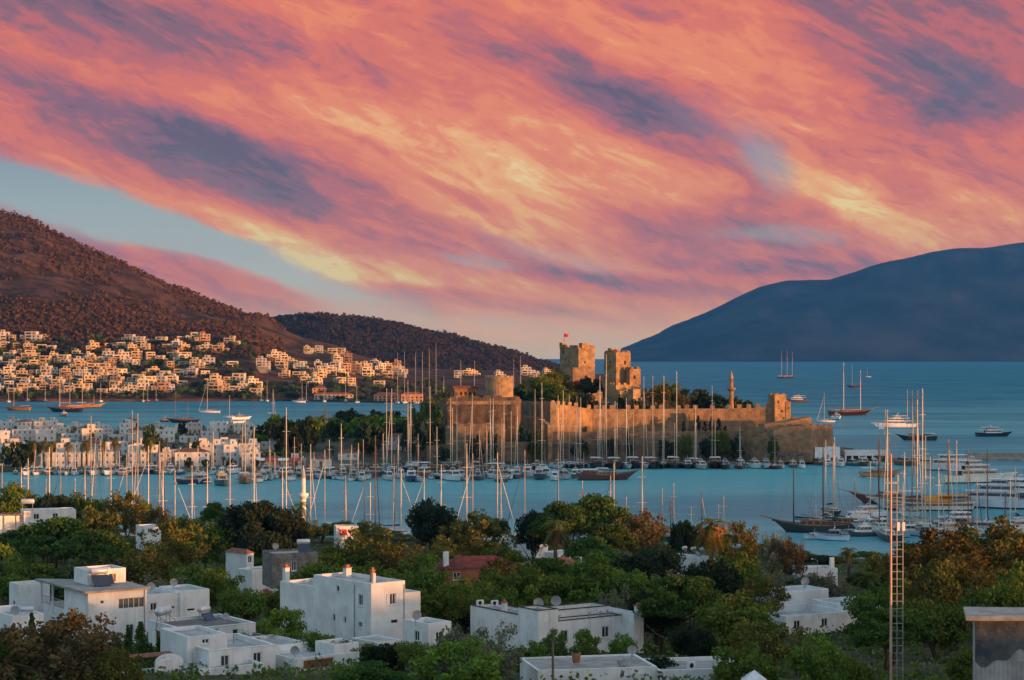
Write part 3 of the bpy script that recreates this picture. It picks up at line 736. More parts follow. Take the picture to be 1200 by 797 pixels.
def tank_meshes():
    t = MB('tank_steel'); n = 16
    prof = [(0.05, -0.95), (0.30, -0.9), (0.36, -.8), (0.36, .8), (0.30, .9), (0.05, .95)]
    vs = [(z, r * math.cos(6.2832 * i / n), 1.55 + r * math.sin(6.2832 * i / n)) for (r, z) in prof for i in range(n)]
    t.add(vs, [(k * n + i, k * n + (i + 1) % n, (k + 1) * n + (i + 1) % n, (k + 1) * n + i) for k in range(5) for i in range(n)])
    f = MB('steel_grey')
    for x in (-.7, .7): f.tube((x, .3, 0), (x, .1, 1.25), .03); f.tube((x, -.3, 0), (x, -.1, 1.25), .03); f.tube((x, -1.5, 0.05), (x, -.15, 1.15), .025)
    p = MB('panel_blue'); p.add([(-.9, -1.5, .12), (.9, -1.5, .12), (.9, -.3, 1.15), (-.9, -.3, 1.15)], [(0, 1, 2, 3)]); p.add([(-.9, -1.46, .04), (.9, -1.46, .04), (.9, -.26, 1.07), (-.9, -.26, 1.07)], [(3, 2, 1, 0)])
    return t.mesh('tank', smooth=True), f.mesh('frame'), p.mesh('solar_panel')
TANK = tank_meshes()
def heater(p, label, rz=0.4, sc=1.0, panel=True, group='solar water heaters on the roofs'):
    o = thing('water_heater', label, 'water heater', p, rz, group, sc)
    part('tank', TANK[0], o); part('frame', TANK[1], o)
    if panel: part('solar_panel', TANK[2], o)
def aircon(p, label, rz=0.6):
    b = MB('gelcoat'); b.box(-.42, -.16, .08, .42, .16, .68); b.box(-.36, -.14, 0, -.28, .14, .08); b.box(.28, -.14, 0, .36, .14, .08)
    g = MB('opening_dark'); n = 14; g.add([(-.1 + .24 * math.cos(6.2832 * i / n), -.165, .38 + .24 * math.sin(6.2832 * i / n)) for i in range(n)], [tuple(range(n))])
    o = thing('air_conditioner', label, 'air conditioner', p, rz, 'air conditioners on the roofs'); part('casing', b.mesh('casing'), o); part('fan_grille', g.mesh('fan_grille'), o)
def chimney(h, x, y, z, ht=1.2, w=0.5, mat='plaster', cap=True):
    m = MB(mat); m.box(x - w / 2, y - w / 2, z - 0.4, x + w / 2, y + w / 2, z + ht)
    c = part('chimney', m.mesh('chimney'), h.o)
    if cap:
        k = MB('terracotta'); k.box(x - w * .62, y - w * .62, z + ht + .002, x + w * .62, y + w * .62, z + ht + .1); k.box(x - w * .3, y - w * .3, z + ht + .1, x + w * .3, y + w * .3, z + ht + .35)
        part('chimney_cap', k.mesh('chimney_cap'), c)

def railing(h, p, q, z, ht=.95):
    m = MB('steel_grey'); p, q = Vector((*p, z)), Vector((*q, z)); n = max(2, int((q - p).length / .35)); up = Vector((0, 0, ht))
    m.tube(p + up, q + up, .035, .035, 5); m.tube(p + up * .12, q + up * .12, .02, .02, 4)
    for i in range(n + 1): c_ = p.lerp(q, i / n); m.tube(c_, c_ + up, .018 if i % 4 else .03, .018 if i % 4 else .03, 4)
    h.extra.append(('railing', m))
# ---- white houses of the near slope
g = 'white houses on the near slope'
# two-storey cube house
B = House("tall white cube house with small dark windows, largest on the near slope", 435, 209, 775, 40, g)
zz = B.z; zt = zz(684)
B.block(0, 0, 4.6, 11.2, 0, zt, F_=[(2.5, 0.85, zz(711), 1.25), (2.7, 0.9, zz(733), 0.35, 'dark')],
        L_=[(1.6, 0.85, zz(712), 1.25), (6.1, 0.55, zz(700), 0.7), (1.7, 0.75, zz(738), 0.65), (4.8, 0.4, zz(736), 0.7), (6.9, 0.45, zz(736), 0.8)])
B.block(0.7, 11.2, 5.2, 19.2, 0, zz(700)); B.block(4.6, 3.2, 9.2, 7.0, 0, zz(704))
x, y = B.loc(502, 203); B.block(x, y, x + 3.1, y + 4.4, -2.5, zz(722), F_=[(1.0, .9, zz(744), 1.1)], L_=[(1.6, .9, zz(744), 1.1)], par=.5)
x, y = B.loc(442, 201.5); B.block(x, y, x + 3.3, y + 4.6, -2.5, zz(741), F_=[(0.9, 1.5, zz(768), 0.85)], par=.12)
chimney(B, 3.4, 9.4, zt, 0.7, .7); chimney(B, 3.2, 4.2, zt, 0.85, .42, 'terracotta'); chimney(B, .9, .8, zt, 1.0, .34, 'plaster', False); chimney(B, 1.2, 18.7, zz(700), 1.6, .6)
for (u, py_, hh) in ((2.5, 711, 1.25),):
    for s_ in (0, 1): sh = MB('painted_wood'); uu = u - .46 if s_ == 0 else u + .89; sh.box(uu, -.05, zz(py_), uu + .42, -.003, zz(py_) + hh); B.extra.append(('shutter', sh))
dp = MB('steel_grey'); dp.tube((-.07, 3.1, .5), (-.07, 3.1, zt - .4), .05, .05, 6); B.extra.append(('drainpipe', dp)); dp = MB('steel_grey'); dp.tube((4.45, -.07, .5), (4.45, -.07, zt - .4), .05, .05, 6); B.extra.append(('drainpipe', dp))
B.finish()
x, y = B.loc(487, 204.5); dish(B.world(x, y, zz(722) - .4), 1.1, "grey satellite dish on the low block beside the tall white cube house", 0.5)

# long house with covered terrace
A = House("white two-storey house with wide canopy roof and a row of green panes", 103, 217, 765, 35, g)
zz = A.z; zt = zz(693)
A.block(0, 0, 7.2, 7.0, 0, zt - .25, F_=[(3.7, 3.2, zz(717), 1.25, 'strip'), (1.5, .45, zz(709), .4), (4.6, 1.0, zz(752), 1.6)], roof=False)
A.block(0.1, 7.0, 7.0, 14.6, 0, zz(722), par=.9)
A.w.use('plaster'); A.block(2.2, 5.5, 7.0, 9.5, zz(722), zz(675), F_=[(2.7, .85, zz(691), .95, 'door')])
cn = MB('concrete'); cn.prism([(-.5, -.35), (7.5, -.35), (7.5, 7.5), (-.5, 15.0)], [zt - .22] * 4, [zt, zt, zt + .05, zt + .05]); A.extra.append(('canopy', cn))
railing(A, (.1, 7.2), (.1, 14.4), zz(722)); dp = MB('steel_grey'); dp.tube((6.9, -.07, .3), (6.9, -.07, zt - .3), .05, .05, 6); A.extra.append(('drainpipe', dp))
A.finish()
pm = MB('plaster')
for (px_, py_) in ((0, 14.2), (.0, 10.6)): pm.box(px_ - .12, py_ - .12, zz(722) - .9, px_ + .12, py_ + .12, zt - .23)
for q, (px_, py_) in enumerate(((0, 14.2), (.0, 10.6))):
    m = MB('plaster'); m.box(px_ - .1, py_ - .1, zz(722) - .9, px_ + .1, py_ + .1, zt - .24); part('post', m.mesh('post'), A.o)
heater(A.world(3.2, 4.5, zt), "steel water heater tank with solar panel on the wide canopy roof", 0.5, 1.1)
heater(A.world(4.4, 6.0, zt), "second steel water heater standing behind the first on the wide canopy roof", 0.5, 1.0)
A2 = House("small white block house with orange-lit parapet behind the canopy house", 22, 229, 745, 35, g); zz = A2.z
A2.block(0, 0, 3.9, 3.2, 0, zz(685), L_=[(1.2, .7, zz(715), 1)]); A2.finish()
A4 = House("low white terrace house whose wall runs out of the picture below the canopy house", 14, 207, 770, 35, g); zz = A4.z
A4.block(0, 0, 3.6, 9, -1, zz(722), L_=[(1.5, 1.2, zz(748), 1.3)], par=.8); A4.block(-2.2, -1.5, 0, 6, -2, zz(742), par=.2); railing(A4, (-2.1, -1.4), (-.1, -1.4), zz(742)); railing(A4, (-2.1, -1.4), (-2.1, 5.8), zz(742)); A4.finish()
dish(A4.world(1.5, 3.0, zz(722) - .8), 1.0, "satellite dish on the terrace below the canopy roof", .2); heater(A4.world(2.2, 1.4, zz(722) - .8), "grey tank on the low terrace beside the canopy house", .2, .8, False)
A3 = House("white flat house with two dishes, behind the house with the round water tank", 176, 240, 745, 35, g); zz = A3.z
A3.block(-1.2, 0, 3.9, 7, 0, zz(697), L_=[(2, .8, zz(712), 1.0)], F_=[(1.2, .9, zz(716), 1.0), (3.6, .9, zz(715), .25, 'dark')], par=.5); A3.block(3.9, -.4, 8.0, 6, 0, zz(695), F_=[(1.0, 1.0, zz(719), .25, 'dark')], par=.3); chimney(A3, 0, 5.6, zz(697), .8, .4); A3.finish()
dish(A3.world(1.5, 3.2, zz(697) - .5), 1.1, "satellite dish nearer the canopy house, on the two-dish flat roof"); dish(A3.world(4.6, 3.0, zz(695) - .3), 1.0, "satellite dish farther from the canopy house, on the two-dish flat roof")
C1 = House("white flat house with dark grey roof and a round white water tank on it", 214, 204, 775, 35, g); zz = C1.z
C1.block(0, 0, 8.7, 8.8, -2, zz(738), F_=[(.3, 4.0, zz(750), .9, 'garage'), (5.9, .7, zz(751), .75)], L_=[(2.0, 1.6, zz(768), 1.9), (5.2, 1.6, zz(768), 1.9, 'door')], par=.3, cope='frame_white')
C1.roofcol = (.45, .40, .38); C1.finish()
heater(C1.world(.9, 6.8, zz(738) - .9), "fat white water tank lying on the dark grey flat roof", 1.2, 1.35, False); heater(C1.world(6.2, 7.6, zz(738) - .5), "tilted solar water heater at the back of the dark grey flat roof", 1.0, .9)
dish(C1.world(6.8, 3.5, zz(738) - .3), .8, "small dish near the solar heater on the dark grey flat roof")
E1 = House("white house with rounded gable ends and terraced roofs at the picture's lower edge", 245, 184, 800, 32, g); zz = E1.z
E1.block(0, 0, 7.0, 9.0, -3, zz(763), F_=[(1.2, .9, zz(784), 1.2), (4.6, .9, zz(784), 1.2)], par=.5, cope='frame_white'); E1.block(-3.5, -3.0, 4.4, 4.5, -4, zz(777), par=.35); E1.block(-1.0, 3.0, 3.2, 10.0, -2, zz(750), F_=[(1.5, .8, zz(760), .5)], par=.35)
for (cx, cy, w_) in ((-4.6, -1.2, 2.6), (-3.4, 1.6, 2.8)):
    gm = MB('plaster'); n = 9; arc = [(-w_ / 2, 0)] + [(-w_ / 2 * math.cos(math.pi * i / n), .35 + .75 * math.sin(math.pi * i / n)) for i in range(n + 1)] + [(w_ / 2, 0)]
    zb = zz(779) ; vs = [(cx + a, cy, zb + b) for a, b in arc] + [(cx + a, cy + .3, zb + b) for a, b in arc]; k = len(arc)
    gm.add(vs, [tuple(range(k)), tuple(range(2 * k - 1, k - 1, -1))] + [(i, i + k, (i + 1) % k + k, (i + 1) % k) for i in range(k)]); E1.extra.append(('gable', gm))
for k_, (u_, v_) in enumerate(((5.2, 6.0), (1.0, 5.2), (-1.5, .5))):
    vp = MB('steel_grey'); vp.tube((u_, v_, zz(777) - .2), (u_, v_, zz(763) + .5 - k_ * .3), .06, .06, 7); E1.extra.append(('vent_pipe', vp))
E1.block(-9.5, -3.5, -3.5, 3.0, -5, zz(783), par=.3)
tm = MB('roof_tile'); tm.prism([(-6.5, 3.2), (-2.2, 3.2), (-2.2, 4.6), (-6.5, 4.6)], zz(771), [zz(770), zz(770), zz(768), zz(768)]); E1.extra.append(('tile_canopy', tm)); E1.finish()
E2 = House("low white house with one grey dish and a wood-barred window, below the cube house", 345, 187, 805, 38, g); zz = E2.z
E2.block(0, 0, 7.6, 5.5, -2, zz(772), F_=[(1.0, 3.6, zz(787), 1.0, 'garage')], par=.35); E2.block(0.6, 5.5, 5.0, 12.5, -2, zz(766), par=.3); E2.block(4.9, .5, 7.9, 4.0, -2, zz(762), par=.3); railing(E2, (.7, 5.7), (.7, 12.2), zz(766)); E2.finish()
dish(E2.world(.6, .9, zz(772) - .35), .95, "grey satellite dish on the low white house below the cube house", .1)
Dh = House("long low white house with grey roof terraces and a corner chimney", 631, 206, 775, 34, g); zz = Dh.z
Dh.block(0, 0, 2.6, 3.9, -1, zz(716), par=.25, cope='bark'); x, y = Dh.loc(543, 214); Dh.block(0.6, 3.9, 4.0, 14.5, -1, zz(727), par=.3, cope='bark')
x, y = Dh.loc(648, 209); Dh.block(2.6, .9, 12.0, 3.0, -1, zz(732), F_=[(1.0, 1.0, zz(757), 1.25), (3.9, .9, zz(757), 1.25), (6.6, 1.0, zz(757), 1.25)], par=.8, cope='bark'); Dh.block(12.0, -1.2, 13.4, 6.2, -1, zz(728), par=.6); 
for k_, (u_, v_) in enumerate(((4.0, 1.8), (8.2, 2.0), (9.4, 1.6))): 
    vp = MB('steel_grey'); vp.tube((u_, v_, zz(732) - .8), (u_, v_, zz(732) + .45), .06, .06, 7); vp.tube((u_, v_, zz(732) + .45), (u_ + .25, v_, zz(732) + .5), .06, .06, 7); Dh.extra.append(('vent_pipe', vp))
Dh.block(3.2, 3.0, 12.0, 6.5, -1, zz(723), par=.4, cope='bark')
Dh.roofcol = (.75, .7, .7); chimney(Dh, 13.0, -.8, zz(728), .75, .7); chimney(Dh, 1.6, 9, zz(727), .8, .5); Dh.finish()
for i, (u, v, lb) in enumerate(((3.2, 4.6, "nearer the square block"), (6.0, 5.2, "farther from the square block"))): dish(Dh.world(u, v, zz(723) - .4), 1.15, "big round dish on the long low house, " + lb, .0)
dish(Dh.world(10.6, 2.2, zz(732) - .8), .9, "narrow sideways dish near the corner chimney of the long low house", 1.2)
aircon(Dh.world(2.4, 12.2, zz(727)), "white air conditioner with dark fan on the long low house, end one of two"); aircon(Dh.world(1.2, 13.4, zz(727)), "white air conditioner behind the end one on the long low house")
aircon(Dh.world(6.2, 2.0, zz(732) - .8), "air conditioner on the sunk terrace of the long low house"); 
E3 = House("white house with a grey roof terrace and clutter at the picture's lower edge", 770, 172, 812, 12, g); zz = E3.z
E3.block(-11.0, 0, 0, 7.5, -3, zz(781), par=.15); E3.block(0, -.8, 8.4, 6, -3, zz(784), par=.35); E3.roofcol = (.8, .76, .72); E3.finish()
dish(E3.world(-1.2, 4.2, zz(781)), .9, "round dish standing on a terracotta pot on the cluttered grey terrace", .1)
aircon(E3.world(6.8, 1.5, zz(784) - .35), "white air conditioner on the roof at the picture's lower edge"); aircon(E3.world(3.6, 1.2, zz(784) - .35), "air conditioner facing out beside the white roof's edge wall")
pt = thing('flower_pot', "terracotta chimney pot on the cluttered grey terrace", 'pot', E3.world(-6.6, 3.6, zz(781))); m = MB('terracotta'); m.lathe([(.32, 0), (.40, .5), (.36, .55), (.42, .62), (.42, .85)], 14); part('body', m.mesh('body'), pt)
m = MB('bark'); m.lathe([(.34, .852), (.1, .95)], 10); part('soil', m.mesh('soil'), pt)
cr = thing('crate', "dark plastic crate beside the low wall of the cluttered grey terrace", 'crate', E3.world(-2.8, 1.6, zz(781)), .5); m = MB('steel_grey'); m.box(-.4, -.3, 0, .4, .3, .06); 
for a in ((-.4, -.3, .4, -.25), (-.4, .25, .4, .3), (-.4, -.25, -.35, .25), (.35, -.25, .4, .25)): m.box(a[0], a[1], .062, a[2], a[3], .42)
part('shell', m.mesh('shell'), cr)
Fh = House("pale blue-white house with a sunk square roof terrace among the trees", 925, 240, 745, 28, g); zz = Fh.z
Fh.block(-.5, 0, 9.5, 9.0, 0, zz(722), F_=[(1.2, 1.0, zz(738), 1.1), (5.5, 1.0, zz(738), 1.1)], par=.9); Fh.block(9.5, 1.5, 16.5, 8, 0, zz(716), par=.15); Fh.block(4, 9.0, 13, 14, 0, zz(706), F_=[(2, 1, zz(716), .6)], par=.3); Fh.roofcol = (1.1, 1.15, 1.2); chimney(Fh, -.2, 8.6, zz(722), .7, .6, cap=False); Fh.finish()
dish(Fh.world(10.5, 11, zz(706) - .3), 1.2, "white dish on the upper roof behind the sunk square terrace", .2)
Gh = House("pink-lit white house with a tall stub chimney beside the lone palm", 940, 345, 705, 12, g); zz = Gh.z
Gh.block(0, 0, 6.8, 5.5, 0, zz(667), F_=[(2, 1, zz(684), 1.2)], par=.4); Gh.block(2.5, -6, 10, 0, 0, zz(695), par=.3); chimney(Gh, 6.0, .8, zz(667), 1.9, .7, cap=False); Gh.finish()
Hh = House("cream three-storey house with water tanks crowded on its roof", 836, 335, 715, 48, g); zz = Hh.z
Hh.block(0, 0, 3.6, 11, 0, zz(655), F_=[(.6, 1.5, zz(668), 1.3), (.6, 1.5, zz(690), 1.3)], L_=[(1, 1, zz(669), 1.1), (4, 1, zz(669), 1.1), (1, 1, zz(686), 1.1)], par=.3); Hh.block(2.0, -2.6, 5, 0, 0, zz(672), par=.3); Hh.finish()
for i in range(4): heater(Hh.world(1.6, 1.5 + 2.0 * i, zz(655)), "white roof tank on the cream three-storey house, " + ["nearest its corner", "second from its corner", "third from its corner", "at its far end"][i], .9 + .1 * i, .85, i % 2 == 0)
Rh = House("house with a broad dull red hipped roof among the trees", 520, 300, 690, 14, 'roofs among the trees'); zz = Rh.z
Rh.w = MB('terracotta'); Rh.block(0, 0, 12.5, 7, 0, zz(666), F_=[(1.5, 1.2, zz(680), 1.2), (6, 1.2, zz(680), 1.2)], roof=False); Rh.roofcol = (.55, .36, .42); Rh.pitched(0, 0, 12.5, 7, zz(667), 1.6); chimney(Rh, .6, 1.2, zz(662), 1.9, .8, cap=False); Rh.finish()
Jh = House("grey stone house with flat roof and one dark window beside the pink blossom", 319, 290, 690, 22, 'stone houses'); zz = Jh.z
Jh.w = MB('rubble'); Jh.block(0, 0, 7.2, 6, 0, zz(649), F_=[(3.0, .8, zz(670), 1.5)], par=.3); Jh.finish()
heater(Jh.world(5.6, 2.5, zz(649) - .3), "blue solar water heater on the grey stone house", .3, 1.1); dish(Jh.world(1.6, 4.2, zz(649) - .3), 1.0, "white dish on the grey stone house")
Kh = House("small white house with a white-framed window beyond the grey stone house", 289, 330, 690, 48, g); zz = Kh.z
Kh.block(0, 0, 1.6, 5.6, 0, zz(648), F_=[(.3, .9, zz(660), 1.2)], par=.3); Kh.pitched(0, 0, 1.6, 5.6, zz(649), .7, .2); Kh.block(-3, -5, 3, -1, -1, zz(664), par=.3); Kh.finish()
Lh = House("small white house with a red flag on its wall among the trees", 394, 395, 660, 12, g); zz = Lh.z
Lh.block(0, 0, 4.6, 4, 0, zz(617), F_=[(3.2, 1.0, zz(627), 1.2)], par=.3); Lh.finish()
fl = thing('flag', "red flag with white crescent and star hung on the small white house", 'flag', Lh.world(.7, -.12, zz(627)), Lh.th)
m = MB('red_cloth'); m.box(0, -.03, 0, 1.5, .03, 1.15); part('cloth', m.mesh('cloth'), fl)
m = MB('white_cloth'); n = 16
o1 = [(.58 + .33 * math.cos(a), .575 + .33 * math.sin(a)) for a in [R(40) + R(280) * i / n for i in range(n + 1)]]; i1 = [(.66 + .265 * math.cos(a), .575 + .265 * math.sin(a)) for a in [R(48) + R(264) * i / n for i in range(n + 1)]]
for i in range(n): m.add([(p[0], -.036, p[1]) for p in (o1[i], o1[i + 1], i1[i + 1], i1[i])], [(0, 1, 2, 3)])
st = [(.98 + (.17 if k % 2 == 0 else .065) * math.cos(R(180 + 36 * k)), .575 + (.17 if k % 2 == 0 else .065) * math.sin(R(180 + 36 * k))) for k in range(10)]
m.add([(a, -.036, b) for a, b in st], [tuple(range(10))]); part('crescent_star', m.mesh('emblem'), fl)
Mh = House("pale flat-roofed house with a bare pergola near the shore", 28, 410, 640, 20, 'shore houses'); zz = Mh.z
Mh.block(0, 0, 11, 7, 0, zz(599), F_=[(2, 1.2, zz(609), 1.2), (6, 1.2, zz(609), 1.2)], par=.4); Mh.block(-6, 1, 0, 6, 0, zz(604), par=.3); Mh.finish(); heater(Mh.world(1.0, 2.0, zz(599) - .4), "fat tank on the pergola house near the shore", .2, 1.5, False)
pg = thing('pergola', "bare timber pergola beside the pale house near the shore", 'pergola', W(2, 640, 405)); m = MB('pale_bark')
for x_ in (-3.5, 3.5):
    for y_ in (-2, 2): q = MB('pale_bark'); q.box(x_ - .12, y_ - .12, 0, x_ + .12, y_ + .12, 6.6); part('post', q.mesh('post'), pg)
for x_ in (-4, -2.7, -1.3, 0, 1.3, 2.7, 4): m.box(x_ - .07, -2.6, 6.802, x_ + .07, 2.6, 7.0)
for y_ in (-2, 2): m.box(-4.3, y_ - .09, 6.602, 4.3, y_ + .09, 6.8)
part('beam_grille', m.mesh('beam_grille'), pg)
Nh = House("pink-walled waterfront house behind the rust-coloured tree", 628, 430, 675, 46, 'shore houses'); zz = Nh.z
Nh.block(0, 0, 4.0, 12, 0, zz(633), L_=[(2, 1.2, zz(645), 1.4), (6, 1.2, zz(645), 1.4)], par=.3); Nh.block(3, -4, 11, 1, 0, zz(648), F_=[(1, 1, zz(657), 1.2)], par=.3); Nh.finish()
Oh = House("low white house with small tiled lean-to beneath the tall palm", 648, 330, 690, 20, 'shore houses'); zz = Oh.z
Oh.block(0, 0, 5.2, 4, 0, zz(662), F_=[(1, .8, zz(672), .9)], roof=False); Oh.pitched(0, 0, 5.2, 4, zz(662), 1.1); Oh.finish()
Ph = House("white house glimpsed low between the trees beneath the leaning masts", 168, 415, 645, 30, 'shore houses'); zz = Ph.z
Ph.block(0, 0, 4, 5, 0, zz(617), F_=[(1, 1, zz(625), 1.0)], par=.3); Ph.finish()
Qh = House("white shore cottage behind the orange palm with a low terrace wall", 775, 420, 670, 20, 'shore houses'); zz = Qh.z
Qh.block(0, 0, 8, 5, 0, zz(655), F_=[(2, 1, zz(664), 1.0)], par=.3); Qh.finish()

# grey hut with a tarpaulin, steel ladder mast, poles
hut = thing('shed', "grey hut with a flat projecting roof and dark tarpaulin over its side", 'shed', W(1143, 800, 150)); z0 = Z(800, 150)
m = MB('corrugated'); m.prism([(0, 0), (7, 0), (7, 5), (1.0, 5)], -3, Z(727, 150) - z0); part('wall', m.mesh('wall'), hut)
m = MB('concrete'); m.prism([(-.95, -.9), (7.5, -.9), (7.5, 5.5), (.35, 5.5)], Z(725.5, 150) - z0, [Z(720.5, 150) - z0, Z(720, 150) - z0, Z(712, 155.5) - z0, Z(711, 155.5) - z0]); part('roof', m.mesh('roof'), hut)
n = 26; m = MB('tarp'); vs = []
for j in range(9):
    for i in range(n + 1):
        u = -.05 + 7.1 * i / n; sag = 1.0 + .6 * math.sin(u * 1.1 + .6) + .25 * math.sin(u * 3.1); vs.append((u, -.06 - .12 * (0.5 + .5 * math.sin(u * 4 + j * .5)) * (j / 8), Z(727, 150) - z0 - .05 - j / 8 * (2.0 + sag * .9)))
m.add(vs, [(j * (n + 1) + i, j * (n + 1) + i + 1, (j + 1) * (n + 1) + i + 1, (j + 1) * (n + 1) + i) for j in range(8) for i in range(n)]); part('tarpaulin', m.mesh('tarpaulin', smooth=True), hut)
n = 40; m = MB('corrugated'); m.add([(u, -.03 - .025 * (i % 2), z) for z in (-3, Z(775, 150) - z0) for i, u in ((i, 7.0 * i / n) for i in range(n + 1))], [(i, i + 1, n + 2 + i, n + 1 + i) for i in range(n)]); part('corrugated_panel', m.mesh('corrugated_panel'), hut)
lm = thing('ladder_mast', "tall steel mast with a ladder up its side, above the trees", 'mast', (X(1044, 160), 160, Z(800, 160))); zt = Z(532, 160) - Z(800, 160)
m = MB('mast_sunlit'); m.tube((0, 0, -2), (0, 0, zt), .12, .08, 12); part('pole', m.mesh('pole'), lm)
m = MB('steel_grey')
for x_ in (.5, 1.0): m.tube((x_, -.02, -2), (x_, -.02, Z(568, 160) - Z(800, 160)), .035, .035, 5)
k = 0.0
while k < Z(570, 160) - Z(800, 160): m.tube((.12, -.02, k), (1.0, -.02, k), .028, .028, 5); k += .62
part('ladder', m.mesh('ladder'), lm)
for py_ in (567, 578):
    z_ = Z(py_, 160) - Z(800, 160); m = MB('steel_grey'); m.box(-.45, -.06, z_, .62, .06, z_ + .16); m.box(.5, -.1, z_ + .16, .66, .1, z_ + .75); part('bracket', m.mesh('bracket'), lm)
for x_ in (.62, 1.05): m = MB('gelcoat'); m.box(x_ - .12, -.12, Z(622, 160) - Z(800, 160), x_ + .12, .12, Z(612, 160) - Z(800, 160)); part('antenna_panel', m.mesh('antenna_panel'), lm)
up = thing('utility_pole', "concrete utility pole with a short crossarm beside the long low house", 'pole', (X(793, 195), 195, ground_z(X(793, 195), 195))); h_ = Z(748, 195) - up.location[2]
m = MB('concrete'); m.tube((0, 0, -1), (0, 0, h_), .16, .10, 8); part('pole', m.mesh('pole'), up); m = MB('concrete'); m.box(-.5, -.08, h_ - .12, .5, .08, h_ + .02); m.box(-.2, -.07, h_ - .9, .35, .07, h_ - .78); part('crossarm', m.mesh('crossarm'), up)
up = thing('utility_pole', "thin weathered pole in front of the cluttered grey terrace", 'pole', (X(648, 168), 168, ground_z(X(648, 168), 168))); h_ = Z(738, 168) - up.location[2]
m = MB('pale_bark'); m.tube((0, 0, -1), (0, 0, h_), .13, .09, 8); part('pole', m.mesh('pole'), up); m = MB('steel_grey'); m.box(-.1, -.12, h_ + .002, .1, .1, h_ + .14); part('cap', m.mesh('cap'), up)
cb = thing('overhead_cable', "sagging cable from the utility pole to the corner chimney of the long low house", 'cable', W(793, 750, 195)); q0 = Vector((0, 0, 0)); q1 = Dh.world(13.2, -.9, Dh.z(734)) - cb.location; mm_ = MB('wire'); prev = q0
for i in range(1, 11):
    t_ = i / 10; q = q0.lerp(q1, t_) + Vector((0, 0, -1.3 * 4 * t_ * (1 - t_) * .5)); mm_.tube(prev, q, .025, .025, 4); prev = q
part('strand', mm_.mesh('strand'), cb)
for (px_, py_, D_, lb) in ((812, 774, 185, "thin curved street lamp beside the utility pole"), (814, 776, 150, None), (958, 655, 345, "grey street lamp near the lone palm")):
    if not lb: continue
    zb = ground_z(X(px_, D_), D_); lp = thing('street_lamp', lb, 'street lamp', (X(px_, D_), D_, zb)); h_ = Z(py_, D_) - zb
    m = MB('steel_grey'); m.tube((0, 0, -.5), (0, 0, h_ - .4), .07, .05, 7); m.tube((0, 0, h_ - .4), (-.3, 0, h_ - .05), .05, .04, 6); m.tube((-.3, 0, h_ - .05), (-.8, 0, h_), .04, .04, 6); part('pole', m.mesh('pole'), lp); m = MB('gelcoat'); m.box(-1.15, -.1, h_ - .06, -.78, .1, h_ + .05); part('lamp_head', m.mesh('lamp_head'), lp)
cp = thing('canopy_tent', "small pointed white canopy beside the roof at the picture's lower edge", 'tent', (X(884, 165), 165, Z(815, 165))); m = MB('white_cloth'); q = [(-1.1, -1.1), (1.1, -1.1), (1.1, 1.1), (-1.1, 1.1)]
z0 = Z(797, 165) - Z(815, 165); m.add([(*p, z0 - .3) for p in q] + [(*p, z0) for p in q] + [(0, 0, Z(785, 165) - Z(815, 165))], [(0, 1, 5, 4), (1, 2, 6, 5), (2, 3, 7, 6), (3, 0, 4, 7), (4, 5, 8), (5, 6, 8), (6, 7, 8), (7, 4, 8)]); part('cover', m.mesh('cover'), cp)
for a, b in q: m = MB('steel_grey'); m.tube((a * .96, b * .96, -2), (a * .96, b * .96, z0 - .31), .04); part('leg', m.mesh('leg'), cp)

